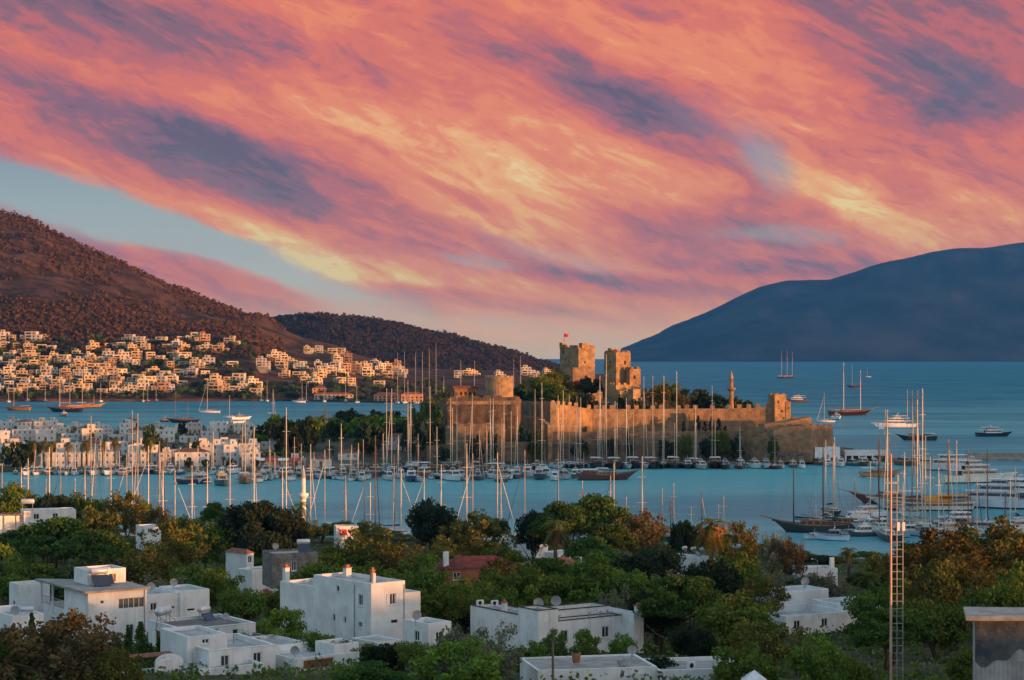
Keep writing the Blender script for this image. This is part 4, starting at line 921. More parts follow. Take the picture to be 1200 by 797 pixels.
# ---- trees of the near slope: photo column, row of the top, width in photo pixels, distance, kind, label
NEAR = [
 (62, 722, 165, 160, 'maroon', "wide reddish brown bush filling the corner below the canopy house"), (8, 742, 80, 163, 'broad', "green bush in the corner below the low terrace"), (130, 760, 80, 158, 'rust', "brownish bush in front of the cypress row"),
 (332, 712, 66, 203, 'fresh', "bright green feathery tree against the cube house's shaded wall"), (372, 742, 70, 196, 'broad', "dark hedge-like tree at the foot of the cube house"), (300, 742, 50, 200, 'fresh', "green tree between the dark-roofed house and the cube house"),
 (420, 752, 50, 193, 'broad', "small round tree in front of the cube house's low porch"), (456, 756, 60, 188, 'dark', "dark shrub tree under the cube house's front block"), (395, 782, 70, 172, 'fresh', "green bush below the wood-barred window"), (490, 752, 56, 186, 'broad', "green tree hiding the foot of the cube house's front block"),
 (530, 738, 70, 172, 'olive', "greyish flowering oleander beside the big olive-green tree"), (578, 732, 90, 168, 'olive', "silvery olive tree in front of the long low house"), (548, 748, 130, 160, 'fresh', "broad yellow-green tree at the picture's lower edge below the olive"), (440, 778, 90, 165, 'pine', "dark low pine at the picture's lower edge"),
 (655, 738, 40, 196, 'fresh', "leafy green bush by the long low house's wall, near the square block"), (690, 740, 44, 194, 'fresh', "leafy green bush by the long low house's wall, near its middle"), (728, 744, 44, 193, 'fresh', "leafy green bush by the long low house's wall, near the chimney"), (620, 752, 40, 185, 'broad', "small tree before the square block of the long low house"),
 (800, 676, 100, 212, 'pine', "large dark tree behind the utility pole"), (768, 772, 60, 176, 'dark', "low dark bush beside the cluttered grey terrace"), (812, 735, 60, 188, 'dark', "dark bush below the large dark tree at the utility pole"), (855, 700, 110, 200, 'broad', "wide green-brown tree in front of the cream three-storey house"), (905, 728, 100, 182, 'rust', "brownish tree below the sunk square terrace"), (872, 756, 80, 168, 'broad', "green tree above the pointed white canopy"),
 (960, 748, 90, 170, 'fresh', "yellow-green tree beside the ladder mast's foot"), (1000, 772, 60, 158, 'broad', "low green bush at the ladder mast's foot"), (1040, 714, 104, 185, 'pine', "round dark green tree behind the ladder mast"), (1095, 705, 90, 200, 'broad', "green tree between the round dark tree and the grey hut"), (1140, 760, 60, 165, 'broad', "bush against the grey hut's side"),
 (1100, 622, 120, 240, 'tall', "tall brown-green tree with pale limbs, beside the ladder mast"), (1165, 612, 120, 250, 'tall', "tallest brown-green tree, above the grey hut"), (1210, 636, 90, 240, 'tall', "rust-tinged tree at the picture's edge above the grey hut"), (1076, 640, 76, 260, 'tall', "rusty tree right behind the ladder mast's middle"), (1180, 680, 90, 200, 'broad', "dark green tree just above the grey hut's roof"),
 (497, 668, 70, 252, 'broad', "green tree below the red hipped roof"), (545, 678, 80, 240, 'broad', "bushy green tree in front of the red hipped roof"), (600, 662, 84, 250, 'broad', "bushy green tree below the low white house with lean-to"), (648, 672, 80, 240, 'fresh', "lighter green tree behind the two big dishes"), (700, 664, 86, 240, 'broad', "wide green tree behind the corner chimney"), (748, 668, 80, 235, 'fresh', "light green tree beside the large dark tree at the utility pole"), (770, 694, 60, 215, 'dark', "dark tree right behind the corner chimney"), (836, 660, 80, 232, 'dark', "dark tree below the crowded roof tanks"), (885, 676, 76, 250, 'rust', "brown tree between the three-storey house and the sunk terrace"), (725, 690, 70, 222, 'olive', "greyish tree behind the dishes of the long low house"),
 (625, 600, 46, 410, 'dark', "dark tree at the edge of the big pine group on the shore"), (664, 590, 76, 395, 'pine', "big dark pine beside the tall shore palm"), (702, 582, 90, 400, 'pine', "tallest shore pine, beside the maroon tree"), (745, 600, 78, 390, 'maroon', "maroon-brown tree beside the tallest shore pine"), (716, 615, 60, 370, 'pine', "lower pine in front of the tallest shore pine"), (690, 630, 60, 350, 'pine', "dark pine under the tallest shore pine"),
 (800, 612, 40, 350, 'dark', "dark tree beside the dry-skirted palm, on its pine side"), (868, 612, 64, 345, 'rust', "rusty tree beside the dry-skirted palm, on its marina side"), (905, 626, 40, 330, 'olive', "sparse tree against the harbour water near the rusty tree"), (928, 632, 36, 328, 'maroon', "small maroon tree against the harbour water"), (960, 672, 70, 280, 'olive', "grey-green tree in front of the pink-lit house"), (915, 672, 70, 285, 'olive', "olive tree between the rusty tree and the sunk terrace"), (1022, 670, 50, 330, 'dark', "dark tree below the lone palm, beside the mast"), (775, 640, 60, 330, 'dark', "dark tree at the foot of the shore cottage"),
 (300, 590, 90, 385, 'dark', "large near-black cypress-like tree beside the harbour masts"), (335, 604, 60, 390, 'dark', "near-black tree joined to the large one on its minaret side"), (272, 600, 46, 400, 'dark', "near-black tree joined to the large one on its old-town side"), (310, 625, 70, 360, 'dark', "near-black tree below the largest one"),
 (398, 640, 90, 330, 'broad', "green tree below the house with the red flag"), (428, 612, 70, 385, 'rust', "brownish tree beside the house with the red flag"), (462, 634, 84, 330, 'rust', "rust-green tree between the flag house and the red roof"), (506, 588, 60, 425, 'dark', "dark shore tree beside the rounded rust tree"), (566, 602, 76, 400, 'rust', "rounded rust tree against the harbour water"), (532, 616, 56, 400, 'rust', "smaller rust tree between the dark shore tree and the rounded one"), (440, 662, 90, 285, 'broad', "green tree behind the cube house's roof"), (490, 650, 60, 300, 'fresh', "fresh green tree beside the red roof's chimney"), (375, 660, 70, 280, 'broad', "green tree beside the grey stone house"), (340, 688, 60, 255, 'broad', "green tree behind the cube house's side wing"), (290, 690, 66, 250, 'broad', "green tree below the pink blossom"), (262, 668, 66, 262, 'fresh', "light green tree in front of the small white-framed house"),
 (8, 640, 56, 290, 'fresh', "light green pine at the picture's edge above the canopy house"), (62, 608, 110, 335, 'pine', "broad dark pine below the pergola house"), (18, 622, 70, 350, 'pine', "dark pine at the picture's edge below the pergola"), (112, 622, 90, 320, 'pine', "broad dark pine behind the solar tanks"), (162, 642, 84, 300, 'rust', "yellowish brown tree behind the two-dish roof"), (205, 612, 90, 360, 'rust', "rusty tree below the leaning rigging lines"), (240, 614, 70, 385, 'broad', "green tree next to the near-black trees"), (186, 674, 90, 258, 'olive', "grey olive tree behind the two-dish roof"), (228, 664, 84, 270, 'broad', "green tree behind the dark grey roof"), (120, 656, 70, 270, 'dark', "dark tree behind the stair tower of the canopy house"), (40, 662, 80, 270, 'pine', "dark pine behind the small white block house"),
 (18, 568, 60, 470, 'broad', "shore tree at the picture's edge above the pergola"), (58, 580, 50, 470, 'dark', "dark shore tree above the pergola house"), (98, 580, 56, 480, 'broad', "green shore tree between the pergola house and the rusty shore tree"), (148, 576, 60, 480, 'rust', "rusty shore tree below the twin tall masts"), (180, 594, 44, 470, 'maroon', "maroon shore tree below the twin tall masts"), (120, 596, 60, 430, 'rust', "orange-brown tree in front of the rusty shore tree"), (215, 606, 60, 440, 'broad', "green shore tree where the rigging lines come down"), (250, 590, 40, 450, 'pine', "small dark pine near the shore beside the near-black trees"),
 (1130, 650, 110, 228, 'tall', "wide dark green tree in front of the tall brown-green pair"), (1085, 660, 80, 215, 'rust', "brownish tree between the ladder mast and the grey hut, in front of the tall pair"), (1200, 660, 70, 215, 'broad', "green tree at the picture's edge behind the grey hut"), (1030, 690, 70, 225, 'broad', "green tree right beside the ladder mast on its house side"),
 (470, 690, 60, 232, 'fresh', "slim light green tree beside the cube house's end wing"), (520, 690, 60, 228, 'broad', "green tree beyond the low front block of the cube house"), (575, 690, 70, 232, 'broad', "green tree behind the pair of air conditioners"), (640, 655, 70, 275, 'pine', "dark tree in front of the low white house with lean-to"), (690, 648, 80, 285, 'broad', "green tree below the tallest shore pine"), (740, 652, 80, 280, 'dark', "dark green tree in front of the shore cottage"), (590, 655, 60, 285, 'rust', "brown-green tree beside the red hipped roof"), (860, 650, 70, 290, 'broad', "green tree at the foot of the dry-skirted palm"),
 (940, 676, 50, 300, 'dark', "dark bush in front of the pink-lit house's low wing"), (1040, 648, 50, 330, 'rust', "rusty tree beside the lone palm"), (590, 640, 50, 380, 'broad', "green tree beneath the rounded rust tree"), (520, 640, 60, 360, 'rust', "brown tree behind the red roof"), (555, 638, 60, 372, 'rust', "brown tree behind the red roof, nearer the pink house"),
]
BELT = [(0, 577), (40, 575), (100, 580), (150, 578), (180, 592), (196, 612), (262, 660), (275, 604), (340, 606), (360, 604), (400, 606), (440, 616), (480, 616), (500, 596), (530, 600), (580, 606), (598, 630), (622, 632), (632, 604), (740, 604), (770, 616), (782, 640), (800, 622), (880, 622), (905, 640), (945, 652), (985, 662), (1010, 664), (1050, 650), (1090, 640), (1210, 640)]
BK = {}
for i, px_ in enumerate([-8, 36, 80, 128, 168, 192, 288, 322, 352, 378, 402, 426, 448, 474, 518, 548, 580, 640, 672, 720, 758, 812, 850, 888, 912, 938, 966, 1018, 1062, 1085, 1120, 1160, 1196]):
    D_ = pl(SHORE, px_) - 14 - 9 * (i % 3); kd = ['broad', 'rust', 'dark', 'broad', 'pine'][i * 7 % 5]; py_ = pl(BELT, px_) + [3, 9, 5, 12][i % 4]; gz = ground_z(X(px_, D_), D_) - .3
    o = tree(kd, (X(px_, D_), D_, gz), [46, 40, 52][i % 3] * D_ / F, max(3.0, Z(py_, D_) - gz), 'x', 'trees along the near shore'); BK[o.name] = {'broad': 'green', 'rust': 'rusty brown', 'dark': 'near-black', 'pine': 'dark flat-topped'}[kd]
_b = [o for o in ALL if o.name in BK]
count_labels([o for o in _b if pxof(o.location) < 500], lambda o: BK[o.name] + " tree at the water's edge", "from the red roof toward the pergola house", True); count_labels([o for o in _b if pxof(o.location) >= 500], lambda o: BK[o.name] + " tree at the water's edge", "from the red roof toward the grey hut")
for (px_, py_, wpx, D_, kd, lb) in NEAR:
    x_ = X(px_, D_); gz = ground_z(x_, D_) - (2.2 if D_ < 178 else 1.0 if D_ < 215 else 0.3); tree(kd, (x_, D_, gz), wpx * D_ / F, max(2.2, Z(py_, D_) - gz), lb, name='bush' if 'bush' in lb or 'oleander' in lb else 'tree')
for i, (px_, py_, wpx, D_, lb) in enumerate([(2, 737, 10, 195, "small cypress at the picture's edge below the terrace"), (16, 731, 12, 196, "second cypress in from the picture's edge"), (37, 719, 14, 196, "tall slim cypress by the low terrace wall"), (138, 742, 12, 196, "slim cypress against the canopy house's end wall"), (150, 735, 14, 195, "dark cypress next to the tallest one"), (165, 729, 18, 194, "tallest dark cypress at the corner of the canopy house"), (177, 754, 9, 193, "shortest cypress in front of the dark-roofed house"), (186, 747, 12, 193, "cypress in front of the dark-roofed house's shaded wall"), (197, 760, 9, 192, "little cypress nearest the dark-roofed house's corner"), (211, 741, 10, 196, "slim cypress at the dark-roofed house's corner")]):
    x_ = X(px_, D_); zb = Z(790, D_); tree('spire', (x_, D_, zb), wpx * D_ / F * 1.25, Z(py_, D_) - zb, lb, 'cypresses on the near slope', 'cypress_tree')
x_ = X(325, 283); tree('flower', (x_, 276, ground_z(x_, 276)), 38 * 276 / F, 4.2, "pink bougainvillea in front of the grey stone house", 'blossoming bushes', 'bougainvillea', (1, 1, 1))
for (px_, py_, D_, wpx, dry, lb, tn) in [(353, 580, 430, 26, 0, "shore palm beside the small minaret", (1.3, 1.2, .9)), (652, 603, 375, 42, 1.0, "palm with a shaggy trunk in front of the shore pines", (1, 1, 1)), (834, 598, 335, 50, 1.35, "palm with a thick skirt of orange dry fronds", (1.3, 1.0, .7)), (994, 636, 350, 32, .5, "lone palm beside the pink-lit white house", (1, 1, 1)), (1016, 664, 300, 44, 0, "short palm below the lone palm", (.9, 1, .9)), (64, 590, 440, 30, 0, "yellowish palm near the pergola house", (1.2, 1.1, .8)), (40, 572, 470, 28, 0, "shore palm at the pergola end of the marina trees", (1.1, 1.1, .8))]:
    x_ = X(px_, D_); gz = ground_z(x_, D_); palm((x_, D_, gz - .2), wpx * D_ / F, Z(py_, D_) - gz - .3, lb, dry=dry, tint=tn)
# belt trees that fill the gardens between
FILL = {}
rf = random.Random(23)
HOUSES = [(o.location[0], o.location[1]) for o in ALL if o['category'] in ('house', 'shed')]
for k in range(420):
    D_ = rf.uniform(215, 470); px_ = rf.uniform(-40, 1240); x_ = X(px_, D_)
    if any(abs(px_ - 4 - pxof(h)) < 9 * 2239 / D_ * 1.0 and -14 < h[1] - D_ < 20 for h in HOUSES): continue
    gz = ground_z(x_, D_); h_ = rf.uniform(3.6, 6.8) * (.62 if any(abs(px_ - 4 - pxof(h)) < 9 * 2239 / D_ and 20 <= h[1] - D_ < 46 for h in HOUSES) else 1.1); top = PY0 - (gz + h_ - HC) * F / D_
    lim = pl([(0, 600), (250, 612), (260, 625), (420, 640), (600, 655), (640, 640), (740, 640), (780, 660), (960, 672), (1010, 672), (1060, 650), (1200, 640)], px_)
    if top < lim or (965 < px_ < 1030 and D_ < 348): continue
    if sum(len(v) for v in FILL.values()) >= 66: break
    kd = rf.choice(['broad', 'broad', 'fresh', 'dark', 'rust', 'pine', 'olive'])
    o = tree(kd, (x_, D_, gz - .3), rf.uniform(5.5, 9), h_, 'x', 'garden trees between the white houses')
    FILL.setdefault(int((D_ - 215) / 64), []).append((o, kd))
KN = {'broad': 'bushy green', 'fresh': 'light green', 'dark': 'dark green', 'rust': 'rusty brown', 'pine': 'flat-topped dark', 'olive': 'grey-green'}
for b, lst in FILL.items():
    kd = {o.name: k for o, k in lst}
    count_labels([o for o, _ in lst], lambda o: KN[kd[o.name]] + " filler tree", "from the grey hut in garden belt " + ["one", "two", "three", "four"][min(b, 3)], True)
for lst in FILL.values():
    for o, _ in lst: o['label'] = o['label'].replace('filler tree', 'garden tree')
# ------------------------------------------------------------------ the castle: one building, its walls and towers as parts
CR = (X(760, 940), 940.0, 0.0)
castle = thing('castle', "medieval stone castle with crenellated walls and square towers on the harbour point", 'castle', CR)
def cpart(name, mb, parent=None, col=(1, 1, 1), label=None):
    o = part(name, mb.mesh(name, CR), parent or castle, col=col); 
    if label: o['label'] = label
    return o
def merlons(mb, p, q, za, zb, w=2.0, gap=1.5, h=1.7, t=0.9, ragged=0.0, seed=1):
    r = random.Random(seed); p, q = Vector(p), Vector(q); L = (q - p).length; d = (q - p) / L; n = max(1, int(L / (w + gap))); ang = math.atan2(d.y, d.x)
    for i in range(n):
        if r.random() < ragged: continue
        u = (i + .5) * L / n; c = p + d * u; z = za + (zb - za) * u / L; hh = h * (1 - ragged * r.random())
        mb.box(-w / 2, 0.003, z + .004, w / 2, t, z + hh, ang, (c.x, c.y))
def wall(name, pts, z0, t=2.6, cren=True, col=(1, 1, 1), seed=1, mw=2.0, gap=1.5, mh=1.7, ragged=.12, mat='stone'):
    """pts: (px, D, py of the top)"""
    mb = MB(mat); b = MB(mat); P = [(X(a, D), D, Z(y, D)) for a, D, y in pts]
    for i, (a, c) in enumerate(zip(P, P[1:])):
        d = Vector((c[0] - a[0], c[1] - a[1])).normalized(); n = Vector((-d.y, d.x)) * t; e = d * 0.02 * i
        mb.prism([(a[0] + e.x, a[1] + e.y), (c[0], c[1]), (c[0] + n.x, c[1] + n.y), (a[0] + n.x, a[1] + n.y)], z0, [a[2], c[2], c[2], a[2]])
        if cren: merlons(b, a[:2], c[:2], a[2], c[2], mw, gap, mh, .9, ragged, seed + i)
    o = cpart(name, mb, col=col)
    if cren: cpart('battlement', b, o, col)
    return o
def ctower(label, px, D, wl, wr, py_t, z0, th=30, cren=True, wins=(), col=(1, 1, 1), batter=1.0, mh=1.8, mw=1.6, ragged=0.1, parent=None, name='tower'):
    th = R(th); c, n = math.cos(th), math.sin(th); a = wr * D / F / c; b = wl * D / F / n; x0, y0 = X(px, D), D; z1 = Z(py_t, D)
    q = lambda u, v: (x0 + u * c - v * n, y0 + u * n + v * c)
    mb = MB('stone'); poly = [q(0, 0), q(a, 0), q(a, b), q(0, b)]
    if batter != 1.0: k = batter; cx, cy = q(a / 2, b / 2); poly2 = [(cx + (p[0] - cx) * k, cy + (p[1] - cy) * k) for p in poly]; mb.prism(poly2, z0, z1, 1 / k)
    else: mb.prism(poly, z0, z1)
    o = cpart(name, mb, parent, col, label)
    if cren:
        m = MB('stone')
        for i in range(4): 
            p, s = Vector(poly[i]), Vector(poly[(i + 1) % 4]); merlons(m, p, s, z1, z1, mw, 1.2, mh, .8, ragged, 3 + i)
        cpart('battlement', m, o, col)
    for (side, u, py_, w, h) in wins:
        z = Z(py_, D); m = MB('opening_dark')
        L_ = a if side == 'F' else b; u *= L_
        A, Bq = ((q(u - w / 2, -.05), q(u + w / 2, -.05), q(u + w / 2, .3), q(u - w / 2, .3)), 0) if side == 'F' else ((q(-.05, u + w / 2), q(-.05, u - w / 2), q(.3, u - w / 2), q(.3, u + w / 2)), 0)
        m.prism(list(A), z - h / 2, z + h / 2); cpart('window', m, o)
        m = MB('stone'); A2 = [q(u - w / 2 - .3, -.16), q(u + w / 2 + .3, -.16), q(u + w / 2 + .3, .1), q(u - w / 2 - .3, .1)] if side == 'F' else [q(-.16, u + w / 2 + .3), q(-.16, u - w / 2 - .3), q(.1, u - w / 2 - .3), q(.1, u + w / 2 + .3)]
        m.prism(A2, z + h / 2, z + h / 2 + .4); cpart('lintel', m, o, (.85, .85, .85))
    return o
warm = (.98, .87, .74)  # tint puts the low sun's warmth into the colour of the lit stone
wall('outer_wall', [(640, 922, 506), (700, 925, 506.5), (800, 925, 506), (880, 922, 505)], 1.0, 3.0, False, (.68, .66, .68))  # greyer tint puts the lower wall's shade into its colour
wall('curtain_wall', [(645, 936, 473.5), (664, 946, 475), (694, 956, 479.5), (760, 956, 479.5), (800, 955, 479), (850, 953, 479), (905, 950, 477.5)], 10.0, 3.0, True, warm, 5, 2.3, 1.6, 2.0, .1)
wall('shaded_wall', [(606, 962, 470), (645, 925, 471)], 1.0, 3.0, False, (.68, .72, .78))  # cool tint puts the turned-away wall's shade into its stone colour
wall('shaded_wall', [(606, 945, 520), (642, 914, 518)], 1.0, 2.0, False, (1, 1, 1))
wall('bastion_wall', [(510, 950, 475), (524, 915, 467), (604, 911, 466), (611, 935, 468)], 1.0, 12.0, True, (.46, .44, .45), 9, 3.2, 1.8, 1.2, .35)  # tint darkened so the bastion's shade sits in its colour
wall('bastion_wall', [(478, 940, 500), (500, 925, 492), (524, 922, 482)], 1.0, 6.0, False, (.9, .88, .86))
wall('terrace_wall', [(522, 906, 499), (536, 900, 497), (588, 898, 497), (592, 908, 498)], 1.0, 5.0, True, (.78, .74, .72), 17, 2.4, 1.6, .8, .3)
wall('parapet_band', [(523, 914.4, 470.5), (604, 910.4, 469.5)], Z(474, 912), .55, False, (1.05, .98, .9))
wall('stepped_wall', [(606, 958, 486), (630, 932, 490), (642, 918, 498)], 1.0, 2.4, True, (.95, .92, .9), 19, 2.2, 1.5, .8, .3)
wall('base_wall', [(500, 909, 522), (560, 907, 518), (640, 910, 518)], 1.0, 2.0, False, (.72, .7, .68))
wall('buttress', [(688, 950, 500), (692, 950, 500)], 6.0, 3.2, False, warm); wall('buttress', [(804, 951, 484), (807, 951, 484)], 6.0, 3, False, warm); wall('buttress', [(814, 950, 486), (816, 950, 486)], 6.0, 3, False, warm)
wall('upper_wall', [(668, 1000, 472), (692, 990, 462), (706, 990, 459)], 18, 2.2, True, warm, 12, 1.8, 1.2, 1.3, .3)
wall('upper_wall', [(751, 985, 466), (790, 1000, 470)], 16, 2.0, True, warm, 13, 1.8, 1.2, 1.3, .3)
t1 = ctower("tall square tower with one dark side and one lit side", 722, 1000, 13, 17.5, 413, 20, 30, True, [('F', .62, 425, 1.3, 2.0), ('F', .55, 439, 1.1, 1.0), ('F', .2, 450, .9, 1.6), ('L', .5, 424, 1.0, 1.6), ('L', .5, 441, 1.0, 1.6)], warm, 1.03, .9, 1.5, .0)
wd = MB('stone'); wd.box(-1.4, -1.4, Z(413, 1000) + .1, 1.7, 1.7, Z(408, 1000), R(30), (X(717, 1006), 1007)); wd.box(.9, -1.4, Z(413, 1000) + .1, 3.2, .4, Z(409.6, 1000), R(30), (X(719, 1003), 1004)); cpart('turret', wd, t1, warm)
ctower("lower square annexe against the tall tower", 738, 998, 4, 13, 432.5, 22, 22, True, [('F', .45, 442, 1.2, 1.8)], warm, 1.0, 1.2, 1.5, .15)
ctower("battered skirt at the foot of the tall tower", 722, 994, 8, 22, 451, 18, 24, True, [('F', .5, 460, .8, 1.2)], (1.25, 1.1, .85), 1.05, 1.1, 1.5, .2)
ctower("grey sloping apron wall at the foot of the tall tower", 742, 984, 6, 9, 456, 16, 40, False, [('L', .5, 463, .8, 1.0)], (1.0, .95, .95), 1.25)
t2 = ctower("broad keep with toothed battlement and flag", 678, 1035, 21, 19.5, 407, 24, 32, True, [('L', .82, 413, 1.2, 1.8), ('F', .4, 425, 1.0, 1.4)], (.98, .93, .86), 1.02, 1.2, 1.7, .1)
for (px_, D_, h_, w_) in ((683, 1037, 402, 1.5), (688, 1040, 402.5, 1.3), (694, 1043, 405, 1.0), (660, 1049, 401.5, 1.5)):
    m = MB('stone'); m.box(-w_, -w_, Z(408, D_), w_, w_, Z(h_, D_), R(32), (X(px_, D_), D_)); cpart('turret', m, t2, warm)
p = W(661, 401, 1049); m = MB('wire'); m.tube(p, p + Vector((0, 0, 5.0)), .14, .1); fpole = cpart('flagpole', m, t2)
m = MB('red_cloth'); m.add([(p.x, p.y - .1, p.z + 2.9), (p.x + 1.3, p.y - .4, p.z + 2.6), (p.x + 2.4, p.y - .1, p.z + 2.9), (p.x + 2.4, p.y, p.z + 4.6), (p.x + 1.3, p.y - .3, p.z + 4.4), (p.x, p.y, p.z + 4.8)], [(0, 1, 4, 5), (1, 2, 3, 4)]); cpart('pennant', m, fpole)
wall('keep_annexe', [(666, 1028, 431), (697, 1030, 430)], 22, 6.0, False, (1.05, .98, .95))
ctower("square sea tower at the end of the lit wall", 908, 948, 6, 14.5, 462.5, 8, 22, True, [('F', .3, 471, .9, 1.3), ('F', .6, 482, .9, 1.3), ('F', .75, 490, .8, 1.0)], warm, 1.02, .6, 1.6, .3)
ctower("lower flank of the sea tower", 921, 950, 2, 6, 470.5, 8, 22, True, [('F', .5, 478, .7, 1.0)], warm, 1.0, .5, 1.6, .3)
wall('lower_bastion', [(868, 920, 508), (896, 912, 497), (920, 914, 495), (950, 920, 489), (951, 936, 491)], 1.0, 9.0, False, (.80, .75, .70))
wall('lower_bastion', [(880, 914, 514), (905, 905, 503), (950, 907, 498.5), (972, 916, 499), (976, 934, 500), (975, 950, 500)], 1.0, 7.0, True, (.84, .78, .73), 31, 2.4, 1.6, 1.0, .35)
# round gun tower on the near bastion
m = MB('stone'); c_ = (X(585, 934), 934); z_ = Z(442, 934); m.lathe([(7.1, 24), (6.75, z_ - 1.2), (6.95, z_ - 1.1), (6.95, z_), (6.2, z_), (6.2, z_ - .8), (0.1, z_ - .8)], 28, c_); rt = cpart('round_tower', m, None, (1.0, .96, .92), "squat round gun tower on the bastion")
m = MB('stone')
for k in range(14): a = 6.2832 * k / 14; m.box(-.9, -.35, z_ + .004, .9, .4, z_ + .7, a + math.pi / 2, (c_[0] + 6.55 * math.cos(a), c_[1] + 6.55 * math.sin(a)))
cpart('battlement', m, rt)
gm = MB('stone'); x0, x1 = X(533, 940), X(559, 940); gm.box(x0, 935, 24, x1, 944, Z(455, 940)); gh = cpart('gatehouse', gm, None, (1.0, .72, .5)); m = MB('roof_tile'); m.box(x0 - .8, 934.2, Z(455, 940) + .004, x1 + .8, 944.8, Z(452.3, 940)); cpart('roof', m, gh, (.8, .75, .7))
for k in range(5): m = MB('opening_dark'); xx = x0 + (x1 - x0) * (k + .5) / 5; m.box(xx - .5, 934.94, Z(463, 940), xx + .5, 935.2, Z(459, 940)); cpart('window', m, gh)
# castle mosque's minaret, stone
def minaret(px, D, py_top, z0, r, label, col, bal=True, cone='stone', mat='stone'):
    o = thing('minaret', label, 'minaret', (X(px, D), D, z0)); H = Z(py_top, D) - z0
    m = MB(mat); m.lathe([(r * 1.35, -3), (r * 1.3, H * .18), (r, H * .24), (r * .93, H * .60)], 14); part('shaft', m.mesh('shaft', smooth=False), o, col=col)
    m = MB(mat); m.lathe([(r * .94, H * .602), (r * 1.75, H * .635), (r * 1.8, H * .67), (r * 1.6, H * .67), (r * 1.6, H * .65), (r * .8, H * .65)], 14); part('balcony', m.mesh('balcony'), o, col=col)
    m = MB(mat); m.lathe([(r * .78, H * .652), (r * .74, H * .84), (r * .82, H * .845)], 12); part('upper_shaft', m.mesh('upper_shaft'), o, col=col)
    m = MB(cone); m.lathe([(r * .86, H * .847), (r * .5, H * .92), (.06, H)], 12); part('spire', m.mesh('spire'), o)
    return o
minaret(857, 985, 434, 17, 1.25, "sunlit stone minaret rising behind the castle's crenellated wall", warm)
minaret(382, 960, 474, 8, 1.0, "pale stone minaret with a pointed grey spire inside the dark grove", (1.5, 1.5, 1.6), cone='concrete')
minaret(355.5, 500, 545, 1, .75, "slim white minaret with grey spire between the shore palm and the harbour", (1, 1, 1), cone='roof_screed', mat='plaster')
# trees inside and below the castle
CT = [(640, 440, 40, 1010, 'broad', (1.2, 1.0, .6)), (655, 434, 34, 1020, 'broad', (1.4, 1.1, .6)), (672, 446, 34, 1012, 'maroon', (.7, .7, .7)), (690, 442, 30, 1020, 'fardark', (1.5, 1.3, 1)), (618, 452, 34, 1000, 'fardark', (1.5, 1.6, 1)), (700, 452, 22, 1015, 'fardark', (1.3, 1.2, 1)), (658, 458, 40, 985, 'broad', (.9, .8, .5)), (632, 458, 36, 990, 'fardark', (1.4, 1.4, 1)), (685, 462, 26, 980, 'fardark', (1.3, 1.2, 1)), (556, 512, 20, 893, 'fardark', (1.2, 1.2, 1)), (575, 506, 18, 893, 'fardark', (1.3, 1.3, 1)), (612, 500, 26, 915, 'fardark', (1.3, 1.3, 1)), (628, 505, 20, 908, 'broad', (.7, .65, .5)), (680, 512, 22, 914, 'fardark', (1.2, 1.2, 1)), (720, 514, 18, 914, 'fardark', (1.2, 1.2, 1)), (492, 474, 30, 935, 'broad', (.9, .85, .6)), (508, 478, 24, 912, 'fardark', (1.4, 1.5, 1)), (484, 488, 30, 915, 'fardark', (1.3, 1.4, 1)), (524, 464, 20, 965, 'broad', (.8, .8, .6)), (648, 450, 36, 1000, 'far', (1, .9, .6)), (668, 456, 30, 992, 'fardark', (1.3, 1.2, 1)),
      (728, 464, 12, 975, 'fardark', (1, 1, 1)), (744, 468, 12, 968, 'fardark', (1, 1, 1)), (768, 452, 34, 990, 'rust', (.8, .7, .6)), (784, 448, 34, 1000, 'broad', (1.1, .9, .6)), (800, 456, 36, 1000, 'rust', (.7, .65, .5)), (815, 456, 34, 1005, 'fardark', (1.6, 1.4, 1)), (835, 462, 36, 1000, 'fardark', (1.5, 1.4, 1)), (852, 465, 30, 995, 'fardark', (1.2, 1.2, 1)), (868, 467, 36, 1005, 'fardark', (1.3, 1.2, 1)), (756, 470, 26, 975, 'fardark', (1, 1, 1)),
      (800, 510, 24, 915, 'broad', (.8, .72, .6)), (846, 506, 30, 913, 'broad', (.8, .72, .6)), (862, 512, 22, 912, 'fardark', (1.1, 1.1, .9)), (905, 512, 14, 903, 'broad', (.8, .72, .6)), (830, 512, 24, 914, 'fardark', (1.1, 1.1, .9)), (782, 516, 26, 916, 'fardark', (1.1, 1.1, .9)), (519, 523, 18, 898, 'fardark', (1.1, 1.1, .9)), (738, 505, 10, 915, 'fardark', (1.4, 1.4, 1)), (706, 515, 14, 915, 'fardark', (1.4, 1.6, 1)),
      (520, 460, 26, 980, 'fardark', (1.4, 1.5, 1)), (505, 468, 30, 975, 'broad', (.9, .8, .5)), (545, 462, 24, 990, 'fardark', (1.2, 1.3, 1)), (610, 448, 24, 1000, 'fardark', (1.3, 1.3, 1))]
objs = []
for px_, py_, w_, D_, kd, tn in CT:
    zb = max(pen_z(px_, D_) - .5, 1); h_ = min(max(3.0, Z(py_, D_) - zb), 24); o = tiny_tree(kd, (X(px_, D_), D_, Z(py_, D_) - h_), w_ * D_ / F, h_, 'x', 'trees inside and below the castle', tn); objs.append(o)
lo = [o for o in objs if o.location[2] + 5 < 14 and o.location[1] < 930]; hi = [o for o in objs if o not in lo]
count_labels(lo, lambda o: "tree on the quay at the castle wall's foot", "from the sea end", True); count_labels(hi, lambda o: "castle garden tree above the walls", "from the sea end", True)
objs = []
